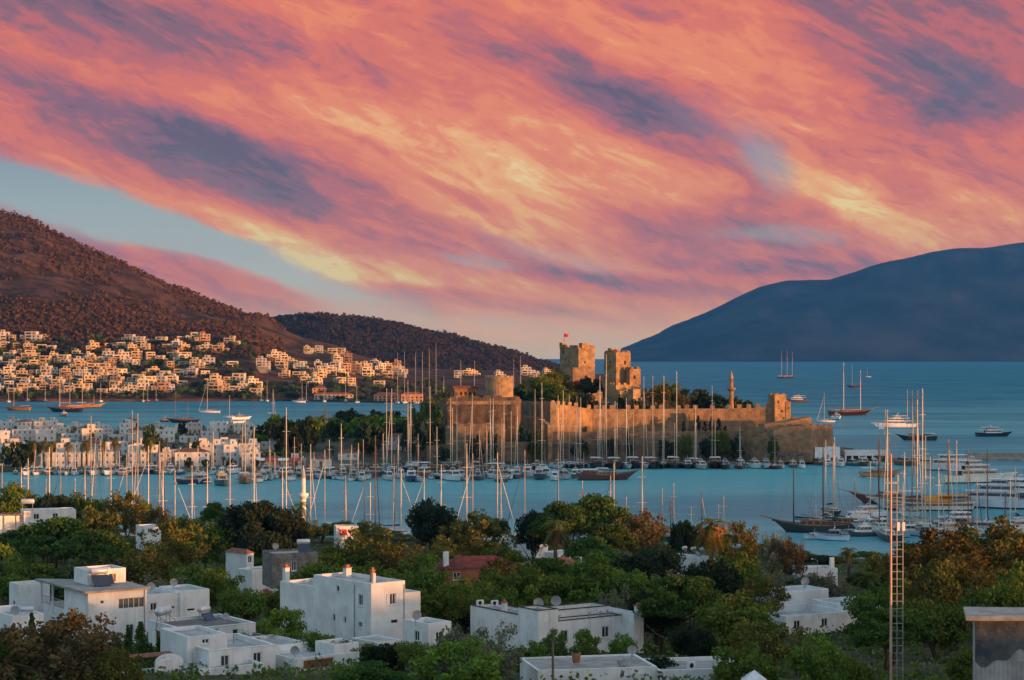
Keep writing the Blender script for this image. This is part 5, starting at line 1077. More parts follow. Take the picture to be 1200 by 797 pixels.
for px_, py_, w_ in ((818, 487, 6), (826, 494, 5), (834, 488, 6), (842, 490, 6), (850, 499, 5), (801, 494, 4)): 
    D_ = 944; objs.append(tiny_tree('farspire', (X(px_, D_), D_, Z(507, D_)), w_ * D_ / F * 1.3, Z(py_, D_) - Z(507, D_), 'x', 'cypresses before the lit castle wall', name='cypress_tree'))
count_labels(objs, lambda o: "dark cypress against the lit castle wall", "from the sea tower", True)
# quay huts below the sea bastion
for (px_, wpx, py_t, lb, col) in ((955, 30, 524, "small white quay office with blue windows below the sea bastion", (1, 1.02, 1.08)),):
    q = House(lb, px_, 908, 545, 4, 'quay buildings', 'quay_office', 'building', col=col); q.zb = q.zb; zz = q.z
    q.block(0, 0, wpx * 908 / F, 6, 0, zz(py_t), F_=[(.8, 1.3, zz(541), 2.2), (3.2, 1.3, zz(541), 2.2), (5.6, 1.0, zz(543), 4.2, 'door'), (7.6, 1.3, zz(541), 2.2), (9.8, 1.3, zz(541), 2.2)], par=.4); q.finish(.14)
q = House("long low dark-fronted quay shed with pale roof edge on the pier", 990, 930, 543, 2, 'quay buildings', 'quay_shed', 'building', roofcol=(.9, .9, .9)); zz = q.z; q.block(0, 0, 21, 7, 0, zz(528), F_=[(.8 + 3.3 * i, 2.6, .1, 3.6, 'dark') for i in range(6)], par=.3); q.finish()
for i, px_ in enumerate((900, 915, 930, 944)):
    tn_ = thing('awning', "dark quayside awning below the sea bastion, " + ORD[i] + " from the white quay office" if 0 else "dark quayside awning below the sea bastion, " + ORD[3 - i] + " from the quay office", 'awning', (X(px_, 903), 903, 1.5), 0, 'quay awnings'); m = MB('tarp'); m.prism([(-2.6, -2), (2.6, -2), (2.6, 2), (-2.6, 2)], 3.0, 4.2, .5); part('canopy', m.mesh('canopy'), tn_)
    for a in (-2.4, 2.4):
        for b in (-1.8, 1.8): m = MB('steel_grey'); m.tube((a, b, 0), (a, b, 3.0), .07, .07, 5); part('post', m.mesh('post'), tn_)
pier = thing('pier', "long stone pier running from the castle point behind the white yachts", 'pier', (X(960, 935), 935, 0)); m = MB('quay_stone'); m.box(0, 0, -2, 130, 13, 1.5); part('deck', m.mesh('deck'), pier); m = MB('quay_stone'); m.box(74, 9, 1.504, 130, 11.5, 3.6); part('parapet', m.mesh('parapet'), pier)

# ------------------------------------------------------------------ the white old town on the spit
RT = random.Random(31)
SH = [(.78, .74, .72), (.92, .89, .86), (.88, .80, .74), (.74, .76, .80), (.84, .73, .65), (.66, .60, .56)]
def town_house(px, D, w, d, floors, th, roof, r, idx, shutter):
    zb = pen_z(px, D) - .6; h = 3.1 * floors + .9
    H = House('x', px, D, 0, th, 'white old-town houses', xyz=(X(px, D), D, zb), col=r.choice(SH)); F_ = []; nw = max(2, int(w / 2.6))
    for f in range(floors):
        for k in range(nw):
            u = (k + .5) * w / nw - .55; z = .9 + 3.1 * f + .6
            if f == 0 and r.random() < .35: F_.append((u - .1, 1.3, .6, 2.4, 'door'))
            elif r.random() < .88: F_.append((u, 1.1, z + .3, 1.5))
    H.block(0, 0, w, d, 0, h, F_=F_, L_=[(d * .25, 1.0, h - 2.4, 1.3), (d * .65, 1.0, h - 2.4, 1.3)], par=.5, roof=roof != 'tile')
    if roof == 'tile': H.pitched(0, 0, w, d, h, 1.6, .4); H.roofcol = (.72, .8, .9)
    elif r.random() < .65:
        a = r.uniform(.1, .5) * w; H.block(a, d * .35, a + w * .38, d * .85, h - .5, h + 2.2, F_=[(.6, .9, h + .2, 1.3)], par=.25); chimney(H, w * .85, d * .6, h, .9, .6, cap=False)
    else: chimney(H, w * .8, d * .5, h, .9, .6, cap=False); chimney(H, w * .2, d * .7, h, .7, .5, cap=False)
    H.roofcol = H.roofcol if roof == 'tile' else tuple(c * r.uniform(.35, 1.0) for c in (1, .92, .84)); H.finish(.16); return H.o
ROWS = {}
def trow(key, D, specs):
    for (px, wpx, floors, roof, th) in specs:
        d_ = D + RT.uniform(-6, 6); ROWS.setdefault(key, []).append((town_house(px, d_, wpx * d_ / F, RT.uniform(7, 10), floors, th, roof, RT, 0, 0), floors, roof))
trow('on the quay front', 866, [(48, 44, 2, 'flat', 3), (97, 40, 2, 'flat', 4), (150, 34, 3, 'flat', 8), (205, 40, 2, 'tile', 12), (247, 20, 3, 'flat', 2), (262, 18, 3, 'flat', 10), (283, 22, 2, 'flat', 8), (312, 20, 1, 'tile', 5), (-20, 40, 2, 'flat', 4), (186, 14, 2, 'flat', 5), (336, 22, 1, 'flat', 4), (364, 24, 1, 'tile', 4)])
trow('in the second quay row', 925, [(5, 26, 2, 'flat', 12), (36, 24, 1, 'tile', 6), (66, 26, 2, 'flat', 4), (98, 22, 2, 'tile', 8), (124, 26, 2, 'flat', 14), (158, 24, 2, 'flat', 4), (190, 26, 1, 'flat', 6), (222, 26, 2, 'flat', 10), (252, 22, 2, 'flat', 14), (280, 24, 2, 'flat', 4), (306, 20, 2, 'flat', 8), (-25, 24, 2, 'flat', 5)])
trow('in the mid-spit row', 1010, [(-12, 22, 2, 'flat', 9), (14, 24, 2, 'flat', 3), (42, 22, 2, 'flat', 9), (72, 20, 1, 'flat', 5), (96, 24, 2, 'flat', 12), (126, 20, 1, 'flat', 7), (150, 22, 2, 'tile', 5), (180, 24, 2, 'flat', 8), (210, 22, 1, 'flat', 4), (236, 20, 2, 'flat', 12), (262, 22, 1, 'tile', 6), (288, 22, 2, 'flat', 9), (312, 18, 1, 'flat', 9)])
trow("in the spit's last-but-one row", 1130, [(-4, 18, 2, 'flat', 8), (20, 16, 2, 'tile', 5), (40, 15, 2, 'flat', 5), (62, 20, 1, 'flat', 12), (90, 18, 1, 'tile', 5), (116, 16, 1, 'flat', 7), (140, 18, 2, 'flat', 9), (166, 16, 1, 'flat', 4), (192, 20, 1, 'flat', 11), (220, 16, 2, 'flat', 4), (246, 20, 2, 'flat', 9), (274, 18, 2, 'flat', 5), (298, 16, 1, 'flat', 8)])
trow("on the spit's bay edge", 1225, [(8, 14, 2, 'flat', 6), (34, 14, 2, 'flat', 6), (54, 13, 2, 'flat', 8), (80, 16, 1, 'flat', 4), (108, 14, 1, 'flat', 9), (146, 13, 2, 'tile', 5), (178, 14, 1, 'flat', 5), (205, 14, 1, 'flat', 9), (262, 16, 1, 'flat', 6), (284, 14, 1, 'flat', 6)])
NF = {1: 'low', 2: 'two-storey', 3: 'three-storey'}
for key, lst in ROWS.items():
    dd = {o.name: (f, rf_) for o, f, rf_ in lst}
    count_labels([o for o, _, _ in lst], lambda o: NF[dd[o.name][0]] + " white house with " + ("tiled roof" if dd[o.name][1] == 'tile' else "flat roof"), key + ' from the castle', True)
# harbour hall and low sheds by the grove
for i, (px_, wpx, D_, py_t, fl_, rf_, lb) in enumerate([(452, 48, 930, 512, 2, 'tile', "white customs house with tiled roof beside the castle bastion"), (420, 22, 925, 520, 1, 'flat', "low white hall between the grove and the customs house"), (396, 24, 905, 526, 1, 'tile', "low tiled quay hall below the grove's minaret")]):
    o = town_house(px_, D_, wpx * D_ / F, 9, fl_, 5, rf_, RT, 0, 0); o['label'] = lb
def aw(px, D, w, lb, mat):
    o = thing('awning', lb, 'awning', (X(px, D), D, 1.5), 0, 'quayside awnings'); m = MB(mat); m.prism([(-w, -1.8), (w, -1.8), (w, 1.8), (-w, 1.8)], 2.9, [3.1, 3.1, 3.9, 3.9]); part('canopy', m.mesh('canopy'), o)
    for a in (-w + .2, w - .2):
        for b in (-1.7, 1.7): m = MB('steel_grey'); m.tube((a, b, 0), (a, b, 2.95), .07, .07, 5); part('post', m.mesh('post'), o)
for i, (px_, mt) in enumerate(((318, 'red_cloth'), (332, 'white_cloth'), (346, 'red_cloth'), (304, 'white_cloth'))): aw(px_, 862, 2.4, ("red" if mt == 'red_cloth' else "white") + " cafe awning on the quay near the grove, " + ["nearer the old town", "nearer the castle", "nearest the castle", "nearest the old town"][i], mt)
objs = []
for px_, py_, w_ in ((135, 509, 17), (101, 512, 17), (60, 513, 15), (40, 512, 15), (80, 514, 13), (176, 508, 15), (172, 514, 14), (120, 514, 12), (262, 532, 10), (52, 512, 14)):
    D_ = 856 + (4 if px_ > 50 else 0); o = palm((X(px_, D_), D_, 1.5), w_ * D_ / F, Z(py_, D_) - 2.4, 'x', 'palms on the old-town quay', .8, (1.0, .9, .8)); objs.append(o)
count_labels(objs, lambda o: "palm on the old-town quay", "from the castle side", True)
objs = []
GR = [(18, 518, 26, 860), (35, 517, 24, 862), (28, 524, 24, 857), (8, 522, 20, 858), (178, 498, 22, 905), (184, 512, 18, 885), (171, 506, 14, 900), (230, 515, 14, 900), (220, 536, 10, 857), (240, 538, 10, 857), (158, 495, 12, 1160), (270, 536, 10, 858), (110, 508, 12, 960), (300, 538, 9, 858), (148, 492, 9, 1180), (214, 494, 12, 1110), (60, 520, 12, 890)]
for px_, py_, w_, D_ in GR: zb = pen_z(px_, D_) - .3; objs.append(tiny_tree('fardark', (X(px_, D_), D_, zb), w_ * D_ / F, Z(py_, D_) - zb, 'x', 'trees among the old-town houses', (1.5, 1.5, 1.1)))
count_labels(objs, lambda o: "dark tree among the old-town houses", "from the castle side", True)
objs = []; rg = random.Random(77)
for k in range(42):
    px_ = rg.uniform(304, 486); D_ = rg.uniform(912, 1010) if k % 3 else rg.uniform(1010, 1110); top = pl([(296, 512), (310, 492), (325, 480), (360, 477), (400, 477), (440, 480), (470, 474), (486, 478)], px_) + rg.uniform(0, 14) + (1110 - D_) * .05
    zb = pen_z(px_, D_) - .3; h_ = min(18, max(5, Z(top, D_) - zb)); objs.append(tiny_tree(rg.choice(['fardark', 'far', 'fardark']), (X(px_, D_), D_, zb), rg.uniform(12, 19), h_, 'x', 'trees of the dark grove', (rg.uniform(1, 1.5), rg.uniform(1, 1.3), .8)))
near = [o for o in objs if o.location[1] < 1000]; far_ = [o for o in objs if o not in near]
count_labels(near, lambda o: "dark tree on the harbour side of the grove", "from the castle", True); count_labels(far_, lambda o: "dark tree on the bay side of the grove", "from the castle", True)

# ------------------------------------------------------------------ the hillside town across the bay
RV = random.Random(41)
def village_proto(seed):
    r = random.Random(seed); P = []; wall = MB('village_plaster'); wins = []
    w = r.uniform(10, 15); d = r.uniform(8, 10); fl = r.choice([2, 2, 3]); h = 3.2 * fl
    wall.box(0, 0, -6, w, d, h); wall.box(-.05, -.05, h + .004, w + .05, .25, h + .6); wall.box(-.05, .26, h + .004, .25, d, h + .6); wall.box(w - .25, .26, h + .004, w + .05, d, h + .6)
    if r.random() < .7: a = r.uniform(0, .5) * w; wall.box(a, d * .4, h + .01, a + w * .45, d * .95, h + 3.0); wins.append((a + 1.2, d * .4, h + .7, 1.6, 1.6))
    for side in r.choice([(0,), (1,), (2,), (1, 2), (1, 2)]):
      if side: x0 = -w * .45 if side == 1 else w + .02; hh = 3.2 * (fl - 1); wall.box(x0, 1.0, -6, x0 + w * .43, d * .8, hh + .3); wins += [(x0 + w * .12, 1.0, z + 1.0, 1.5, 1.4) for z in [3.2 * i for i in range(fl - 1)]]
    for f in range(fl):
        style = r.choice(['bal', 'bal', 'win', 'wide']); n = max(2, int(w / 3.6))
        if style == 'bal': wins.append((w * .12, 0, 3.2 * f + .25, w * .44, 2.3)); wall.box(w * .08, -1.3, 3.2 * f + .0, w * .62, -.02, 3.2 * f + .18); wall.box(w * .08, -1.3, 3.2 * f + .184, w * .62, -1.15, 3.2 * f + .9); wins.append((w * .74, 0, 3.2 * f + .9, 1.5, 1.5))
        elif style == 'wide': wins += [(w * .06, 0, 3.2 * f + .3, w * .40, 2.4), (w * .54, 0, 3.2 * f + .3, w * .40, 2.4)]; wall.box(-.3, -1.6, 3.2 * f + 2.95, w + .3, -.02, 3.2 * f + 3.15)
        else: wins += [((k + .5) * w / n - .8, 0, 3.2 * f + .7, 1.6, 1.7) for k in range(n)]
    wm = []
    for (x, y, z, ww, hh) in wins:
        m = MB('opening_dark'); m.box(x, y - .08, z, x + ww, y + .1, z + hh); wm.append(m.mesh('window'))
    tm = MB('village_plaster'); tm.box(-4, -5.4, -9, w + 3.5, -4.9, r.uniform(-1.2, -.4)); tm.box(-4, -4.88, -9, -3.6, d * .8, -.5)
    return wall.mesh('wall'), wm, w, d, h, fl, tm.mesh('terrace_wall')
VP = [village_proto(200 + i) for i in range(14)]
VH = {}
def village(px, py, key, tint, sc=1.0):
    sc *= 1.06; lo, hi = lshore(px) + 3, 2960.0
    for _ in range(30):
        m = (lo + hi) / 2
        if PY0 - (left_z(px, m) - HC) * F / m > py: lo = m
        else: hi = m
    D = lo; i = RV.randrange(len(VP)); wl, wm, w, d, h, fl, tw_ = VP[i]
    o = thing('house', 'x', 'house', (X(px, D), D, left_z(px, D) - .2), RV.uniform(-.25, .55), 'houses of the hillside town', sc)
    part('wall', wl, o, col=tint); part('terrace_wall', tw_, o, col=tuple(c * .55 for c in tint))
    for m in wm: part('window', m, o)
    VH.setdefault(key, []).append((o, fl, tint)); return o
TI = [(1, .92, .76), (1, .84, .62), (.84, .82, .84), (.95, .72, .46), (.74, .60, .46), (.66, .46, .34)]
TN = ['white', 'cream', 'cool white', 'sand-coloured', 'buff', 'terracotta-tinted']
def vrow(key, py, spans, gap, skip=.12):
    for (a, b) in spans:
        px = a
        while px < b:
            if RV.random() > skip: village(px, py + RV.uniform(-2.2, 2.2), key, RV.choice(TI[:3] + TI[:2] + TI), RV.uniform(.85, 1.15))
            px += gap * RV.uniform(.8, 1.35)
vrow("in the highest row", 401, [(0, 4), (10, 50), (146, 168), (182, 200), (208, 228), (234, 248), (262, 268)], 15, .05)
vrow("in the second-highest row", 411, [(0, 55), (84, 100), (106, 172), (190, 226), (236, 250)], 13)
vrow("in the third-highest row", 421, [(-10, 30), (58, 70), (84, 172), (182, 224)], 14)
vrow("in the fourth row down", 431, [(-10, 165), (180, 270)], 14, .15)
vrow("in the fifth row down", 441, [(-8, 240)], 12.5, .06)
vrow("in the sixth row down", 451, [(-8, 250), (262, 285)], 12, .05)
vrow("in the row above the beach", 461, [(-8, 205), (244, 300)], 12, .05)
vrow("in the point's top row", 414, [(356, 376), (384, 398)], 10, .05)
vrow("in the point's second row", 423, [(318, 352), (366, 412)], 11)
vrow("in the point's third row", 431, [(300, 352), (358, 470)], 12, .2)
vrow("in the point's fourth row", 441, [(330, 480)], 12, .25)
vrow("in the point's waterside row", 451, [(352, 470)], 14, .35)
vrow("on the headland behind the castle", 441.5, [(532, 648)], 12, .1)
vrow("in the infill row halfway up", 426, [(-8, 165), (190, 225)], 17, .1)
vrow("in the packed beach band", 456.5, [(-8, 200), (246, 296)], 14, .08)
vrow("in the point's infill row", 436.5, [(345, 472)], 14, .1)
CN = {t: n for t, n in zip(TI, TN)}
for key, lst in VH.items():
    dd = {o.name: (f, t) for o, f, t in lst}
    count_labels([o for o, _, _ in lst], lambda o: CN[dd[o.name][1]] + ' ' + NF[dd[o.name][0]] + ' hillside house', key + ' from the castle side', True)
# waterside hotels with red-brown roofs
for i, (px_, wpx, py_, h_, lb) in enumerate([(368, 46, 467, 6, "long white waterside hotel with red-brown roof on the point"), (366, 16, 455, 6, "square ochre hall just above the long waterside hotel"), (438, 30, 466, 7, "brick-red waterside house on the point, facing the bay"), (470, 26, 465, 8, "brick-red waterside house beside the castle bastion")]):
    D_ = lshore(px_) + 6 + (60 if i == 1 else 0); zb = max(1.5, left_z(px_, D_)); w_ = wpx * D_ / F
    H = House(lb, px_, D_, 0, 3, 'waterside hotels', 'hotel', 'hotel', 'village_plaster', xyz=(X(px_, D_), D_, zb - 1), col=(1, .9, .8) if i == 0 else (.9, .5, .3)); n = max(3, int(w_ / 4.5))
    H.block(0, 0, w_, 11, 0, h_ + 1, F_=[((k + .5) * w_ / n - 1, 2.0, 1.4 + 3.1 * f, 1.8, 'dark') for k in range(n) for f in range(2)], roof=False); H.pitched(0, 0, w_, 11, h_ + 1, 2.2, .6); H.roofcol = (1.2, .9, .7); H.finish()
# trees among the hillside houses: too many to tell apart
hm_ = MB('leaf_dark', 'leaf_broad'); n_ = 0
for lst in list(VH.values()):
    for o, _, _ in lst:
        for k in range(3):
            if RV.random() < .2: continue
            w_ = RV.uniform(2.2, 4.2); hm_.use(RV.choice(['leaf_dark', 'leaf_broad', 'leaf_dark'])); p_ = o.location + Vector((RV.uniform(-5, 17), RV.uniform(-9, -5), 0)); leaf_ball(hm_, (p_.x, p_.y, left_z(pxof(p_), p_.y) + w_ * .55), w_, w_ * .9, 46, .62, RV)
while n_ < 760:
    px_ = RV.uniform(-20, 520); py_ = RV.choice([RV.uniform(400, 470), RV.uniform(452, 470), RV.uniform(395, 440)])
    lo, hi = lshore(px_) + 3, 2900.0
    for _ in range(26):
        m = (lo + hi) / 2
        if PY0 - (left_z(px_, m) - HC) * F / m > py_: lo = m
        else: hi = m
    if lo > 2880 or (left_z(px_, lo) < 2.2 and RV.random() < .5) or (lo > 2500 and px_ > 300): continue
    n_ += 1; hm_.use(RV.choice(['leaf_dark', 'leaf_dark', 'leaf_broad'])); w_ = RV.uniform(3, 6.5); h_ = RV.uniform(2.6, 5); c_ = (X(px_, lo), lo, left_z(px_, lo) + h_ * .8)
    for k in range(4): leaf_ball(hm_, (c_[0] + RV.uniform(-.5, .5) * w_, c_[1] + RV.uniform(-.4, .4) * w_, c_[2] + RV.uniform(-.35, .35) * h_), w_ * .62, h_ * .62, 42, .75, RV)
struct('hillside_trees', hm_.mesh('hillside_trees'), 'stuff')

mb = MB('leaf_dark', 'leaf_broad')
for k in range(520):
    px_ = rg.uniform(306, 486); D_ = rg.uniform(905, 1120); w_ = rg.uniform(1.6, 3.6)
    if D_ < 945 and px_ > 390: continue
    mb.use(rg.choice(['leaf_dark', 'leaf_dark', 'leaf_broad'])); leaf_ball(mb, (X(px_, D_), D_, pen_z(px_, D_) + w_ * .6), w_, w_, 34, .55, rg)
for k in range(420):
    px_ = rg.uniform(-30, 310); D_ = rg.uniform(885, 1260); w_ = rg.uniform(.8, 2.2); mb.use(rg.choice(['leaf_dark', 'leaf_broad'])); leaf_ball(mb, (X(px_, D_), D_, pen_z(px_, D_) + w_ * .6), w_, w_, 22, .5, rg)
for k in range(420):
    px_ = rg.uniform(520, 870); D_ = rg.uniform(962, 1090); w_ = rg.uniform(1.5, 3.4); mb.use(rg.choice(['leaf_dark', 'leaf_broad'])); leaf_ball(mb, (X(px_, D_), D_, pen_z(px_, D_) + w_ * .5), w_, w_, 30, .55, rg)
struct('shrubbery', mb.mesh('shrubbery'), 'stuff')
# ------------------------------------------------------------------ boats (bow along local +x, waterline at z = 0)
def hull_mesh(L, B, H, sheer=.35, stern=.72, rake=.10, band='antifoul', mat='hull_paint', n=14, bul=.18):
    mb = MB(mat); up, dk, wl = [], [], []
    for i in range(n + 1):
        t = i / n
        w = B / 2 * ((stern + (1 - stern) * sm(0, .42, t)) if t < .42 else max(.015, 1 - ((t - .42) / .58) ** 2.3))
        z = H * (1 + sheer * ((t - .38) ** 2) * 2.4); xt = -L / 2 + L * t; xw = -L / 2 + L * (.03 + (1 - rake) * t * .97); ww = w * (.86 - .35 * t ** 3)
        up.append((xt, w, z)); dk.append((xt - .0, max(.01, w - .07), z - bul)); wl.append((xw, ww, 0))
    def side(s):
        v = []
        for i in range(n + 1):
            x, w, z = up[i]; xw, ww, _ = wl[i]; k = .16
            v += [(x, s * w, z), (xw + (x - xw) * k, s * (ww + (w - ww) * k * 1.4), z * k), (xw, s * ww * .55, -.45)]
        return v
    for s in (1, -1):
        v = side(s); fs = []; fb = []
        for i in range(n):
            a, b = 3 * i, 3 * i + 3; q = [(a, b, b + 1, a + 1)]; p = [(a + 1, b + 1, b + 2, a + 2)]
            fs += q if s > 0 else [tuple(reversed(x)) for x in q]; fb += p if s > 0 else [tuple(reversed(x)) for x in p]
        mb.use(mat); mb.add(v, fs); mb.use(band); mb.add(v, fb)
    mb.use(mat); a, b = side(1)[:3], side(-1)[:3]; mb.add([a[0], a[1], a[2], b[2], b[1], b[0]], [(0, 1, 2, 3, 4, 5)])
    # bulwark inside faces
    for s in (1, -1):
        v = [(u[0], s * u[1], u[2]) for u in up] + [(d[0], s * d[1], d[2]) for d in dk]; mb.add(v, [(i, i + 1, n + 2 + i, n + 1 + i) for i in range(n)])
    dm = MB('deck_teak'); v = [(d[0], d[1], d[2]) for d in dk] + [(d[0], -d[1], d[2]) for d in dk]; dm.add(v, [(i, n + 1 + i, n + 2 + i, i + 1) for i in range(n)])
    return mb.mesh('hull', smooth=False), dm.mesh('deck'), up
def deckhouse(x0, x1, w, z0, h, mat='gelcoat', slope=.5, taper=.86):
    m = MB(mat); v = [(x0, -w, z0), (x1, -w * taper, z0), (x1, w * taper, z0), (x0, w, z0), (x0 + .15, -w * .9, z0 + h), (x1 - slope * h, -w * taper * .9, z0 + h), (x1 - slope * h, w * taper * .9, z0 + h), (x0 + .15, w * .9, z0 + h)]
    m.add(v, [(0, 1, 5, 4), (1, 2, 6, 5), (2, 3, 7, 6), (3, 0, 4, 7), (4, 5, 6, 7)]); m2 = MB('glass_dark')
    for s in (-1, 1):      # window band, a hair proud of the leaning side
        P = lambda a, b: (x0 + .15 * b + (x1 - slope * h * b - x0 - .15 * b) * a, s * (w + (w * taper - w) * a) * (1 - .1 * b) + s * .03, z0 + h * b)
        k = max(2, int((x1 - x0) / 1.6)) if x1 - x0 < 6.5 or mat == 'varnish' else 3
        for i in range(k): g_ = .14 if k != 3 else .03; a, b = (i + g_) / k, (i + 1 - g_) / k; m2.add([P(a, .42), P(b, .42), P(b, .82), P(a, .82)], [(0, 1, 2, 3) if s < 0 else (3, 2, 1, 0)])
    e = .03; q = lambda a, b: (x1 - slope * h * b + e, w * taper * (1 - .1 * b) * (2 * a - 1), z0 + h * b); m2.add([q(.1, .38), q(.9, .38), q(.9, .85), q(.1, .85)], [(0, 1, 2, 3)])
    q = lambda a, b: (x0 + .15 * b - e, w * (1 - .1 * b) * (2 * a - 1), z0 + h * b); m2.add([q(.15, .2), q(.85, .2), q(.85, .8), q(.15, .8)], [(3, 2, 1, 0)])
    return m.mesh('cabin'), m2.mesh('window')
MAST0 = 20.0
m = MB('spar_metal'); m.tube((0, 0, 0), (0, 0, MAST0 * .6), .155, .145, 8); m.tube((0, 0, MAST0 * .6), (0, 0, MAST0), .145, .10, 8); MAST_M = m.mesh('mast')
m = MB('spar_metal'); m.tube((0, -1.0, 0), (0, 1.0, 0), .06, .06, 5); SPR_M = m.mesh('spreader')
m = MB('spar_metal'); m.tube((0, 0, 0), (-1, 0, .02), .09, .09, 6); BOOM_M = m.mesh('boom')
m = MB('sail_canvas'); vs = []; n = 8
for i in range(n + 1):
    t = i / n; r = .36 * (1 - .45 * t); 
    for k in range(8): a = 6.2832 * k / 8; vs.append((-.02 - .94 * t, r * .62 * math.sin(a), .24 + r * (.75 + .8 * math.cos(a))))
m.add(vs, [(i * 8 + k, i * 8 + (k + 1) % 8, (i + 1) * 8 + (k + 1) % 8, (i + 1) * 8 + k) for i in range(n) for k in range(8)] + [tuple(range(7, -1, -1)), tuple(range(n * 8, n * 8 + 8))]); COVER_M = m.mesh('sail_cover', smooth=True)
m = MB('sail_canvas'); m.tube((0, 0, 0), (0, 0, 1), .11, .05, 6); FURL_M = m.mesh('furled_sail')
def rig_mesh(L, B, n=1):
    m = MB('wire'); r = .028
    for s in (-1, 1): m.tube((-.2, s * B / 2 * .9, 0), (0, 0, MAST0 * .97), r, r, 4)
    m.tube((L * .40, 0, 0), (0, 0, MAST0 * .98), r, r, 4); m.tube((-L * .56, 0, 0), (0, 0, MAST0), r, r, 4)
    return m.mesh('rigging')
YP = []
for (L, B, H) in ((11.5, 3.5, 1.15), (14.5, 4.2, 1.35), (20, 5.2, 1.8)):
    hm_, dm_, up = hull_mesh(L, B, H, .25, .8, .12); ca = deckhouse(-L * .12, L * .24, B * .27, H - .15, .75 + L * .012, slope=1.4)
    rm = MB('spar_metal')
    for s in (-1, 1):
        for i in range(2, 13): x, w, z = up[i]; rm.tube((x, s * (w - .1), z - .05), (x, s * (w - .1), z + .65), .02, .02, 4)
        for i in range(2, 12): rm.tube((up[i][0], s * (up[i][1] - .1), up[i][2] + .64), (up[i + 1][0], s * (up[i + 1][1] - .1), up[i + 1][2] + .64), .018, .018, 4)
    cm = MB('sail_canvas'); v = [(-L * .30, s * B * .33, H + z) for s in (-1, 1) for z in (1.5, 1.5)]; cm.prism([(-L * .36, -B * .33), (-L * .16, -B * .33), (-L * .16, B * .33), (-L * .36, B * .33)], H + 1.55, H + 1.85, .8)
    YP.append(dict(L=L, B=B, H=H, hull=hm_, deck=dm_, cabin=ca[0], win=ca[1], rail=rm.mesh('guard_rail'), rig=rig_mesh(L, B), bim=cm.mesh('bimini')))
def add_mast(o, x, y, z, h, col, B, spr=2, wires=None, boom=0, cover=None, furl=None, rake=0.0):
    m = part('mast', MAST_M, o, (x, y, z), sc=(1, 1, h / MAST0), col=col)
    if rake: m.rotation_euler = (0, -rake, 0)
    for i in range(spr): part('spreader', SPR_M, m, (0, 0, MAST0 * ((i + 1) / (spr + 1) + .06)), sc=(1, B * .34 * (1 - .2 * i), MAST0 / h), col=col)
    if wires: part('rigging', wires, m)
    if boom:
        b = part('boom', BOOM_M, o, (x - .22, y, z + 1.7), sc=(boom, 1, 1), col=col)
        if cover: part('sail_cover', COVER_M, b, col=cover)
    return m
HULLS = [(1, 1, 1), (1, 1, 1), (.97, .97, .95), (.045, .07, .16), (.9, .88, .82), (.05, .05, .06), (.25, .02, .03)]; HN = ['white', 'white', 'white', 'navy', 'cream', 'black', 'maroon']
COVERS = [(.05, .09, .25), (.75, .73, .68), (.03, .05, .10), (.30, .26, .2), (.05, .16, .2)]
RB = random.Random(91)
CABS = [(1, 1, 1), (.93, .92, .9), (.62, .6, .58), (.42, .36, .30), (.36, .36, .38), (.8, .74, .64)]
SPAR = [(.92, .88, .80), (1.0, .94, .82), (.74, .73, .72), (.92, .76, .55), (.62, .52, .42)]
def yacht(px, D, py_top, rz, label='x', group='sailing yachts', size=None, hull=None, dark=0, rake=0.0, name='sailing_yacht', spar=None, furl=True):
    """sailing yacht whose mast head stands at a photo row"""
    h = max(8, Z(py_top, D) - 1.6); i = size if size is not None else (0 if h < 17 else 1 if h < 25 else 2); P = YP[i]; hi = RB.randrange(len(HULLS)) if hull is None else hull
    x, y = X(px, D), D; c, n = math.cos(rz), math.sin(rz); mx = P['L'] * .08
    o = thing(name, label, 'sailing boat', (x - mx * c, y - mx * n, 0), rz, group); o['hull_colour'] = HN[hi]
    part('hull', P['hull'], o, col=HULLS[hi]); part('deck', P['deck'], o); cb = part('cabin', P['cabin'], o, col=RB.choice(CABS)); part('window', P['win'], cb); part('guard_rail', P['rail'], o)
    sp = spar or ((.22, .13, .08) if dark == 1 else (.05, .05, .06) if dark == 2 else RB.choice(SPAR)); cv = RB.choice(COVERS)
    add_mast(o, mx, 0, P['H'] - .1, h - P['H'] + 1.6, sp, P['B'], 2 if h < 26 else 3, P['rig'], P['L'] * .36, cv, rake=rake)
    if furl and RB.random() < .75: f = part('furled_sail', FURL_M, o, (P['L'] * .47, 0, P['H'] + .3), sc=(1, 1, math.hypot(P['L'] * .39, h * .86)), col=RB.choice([(.9, .88, .82), (.9, .88, .82), cv])); f.rotation_euler = (0, -math.atan2(P['L'] * .39, h * .86), 0)
    if RB.random() < .45: part('bimini', P['bim'], o, col=cv)
    return o
def strip(o): 
    pass

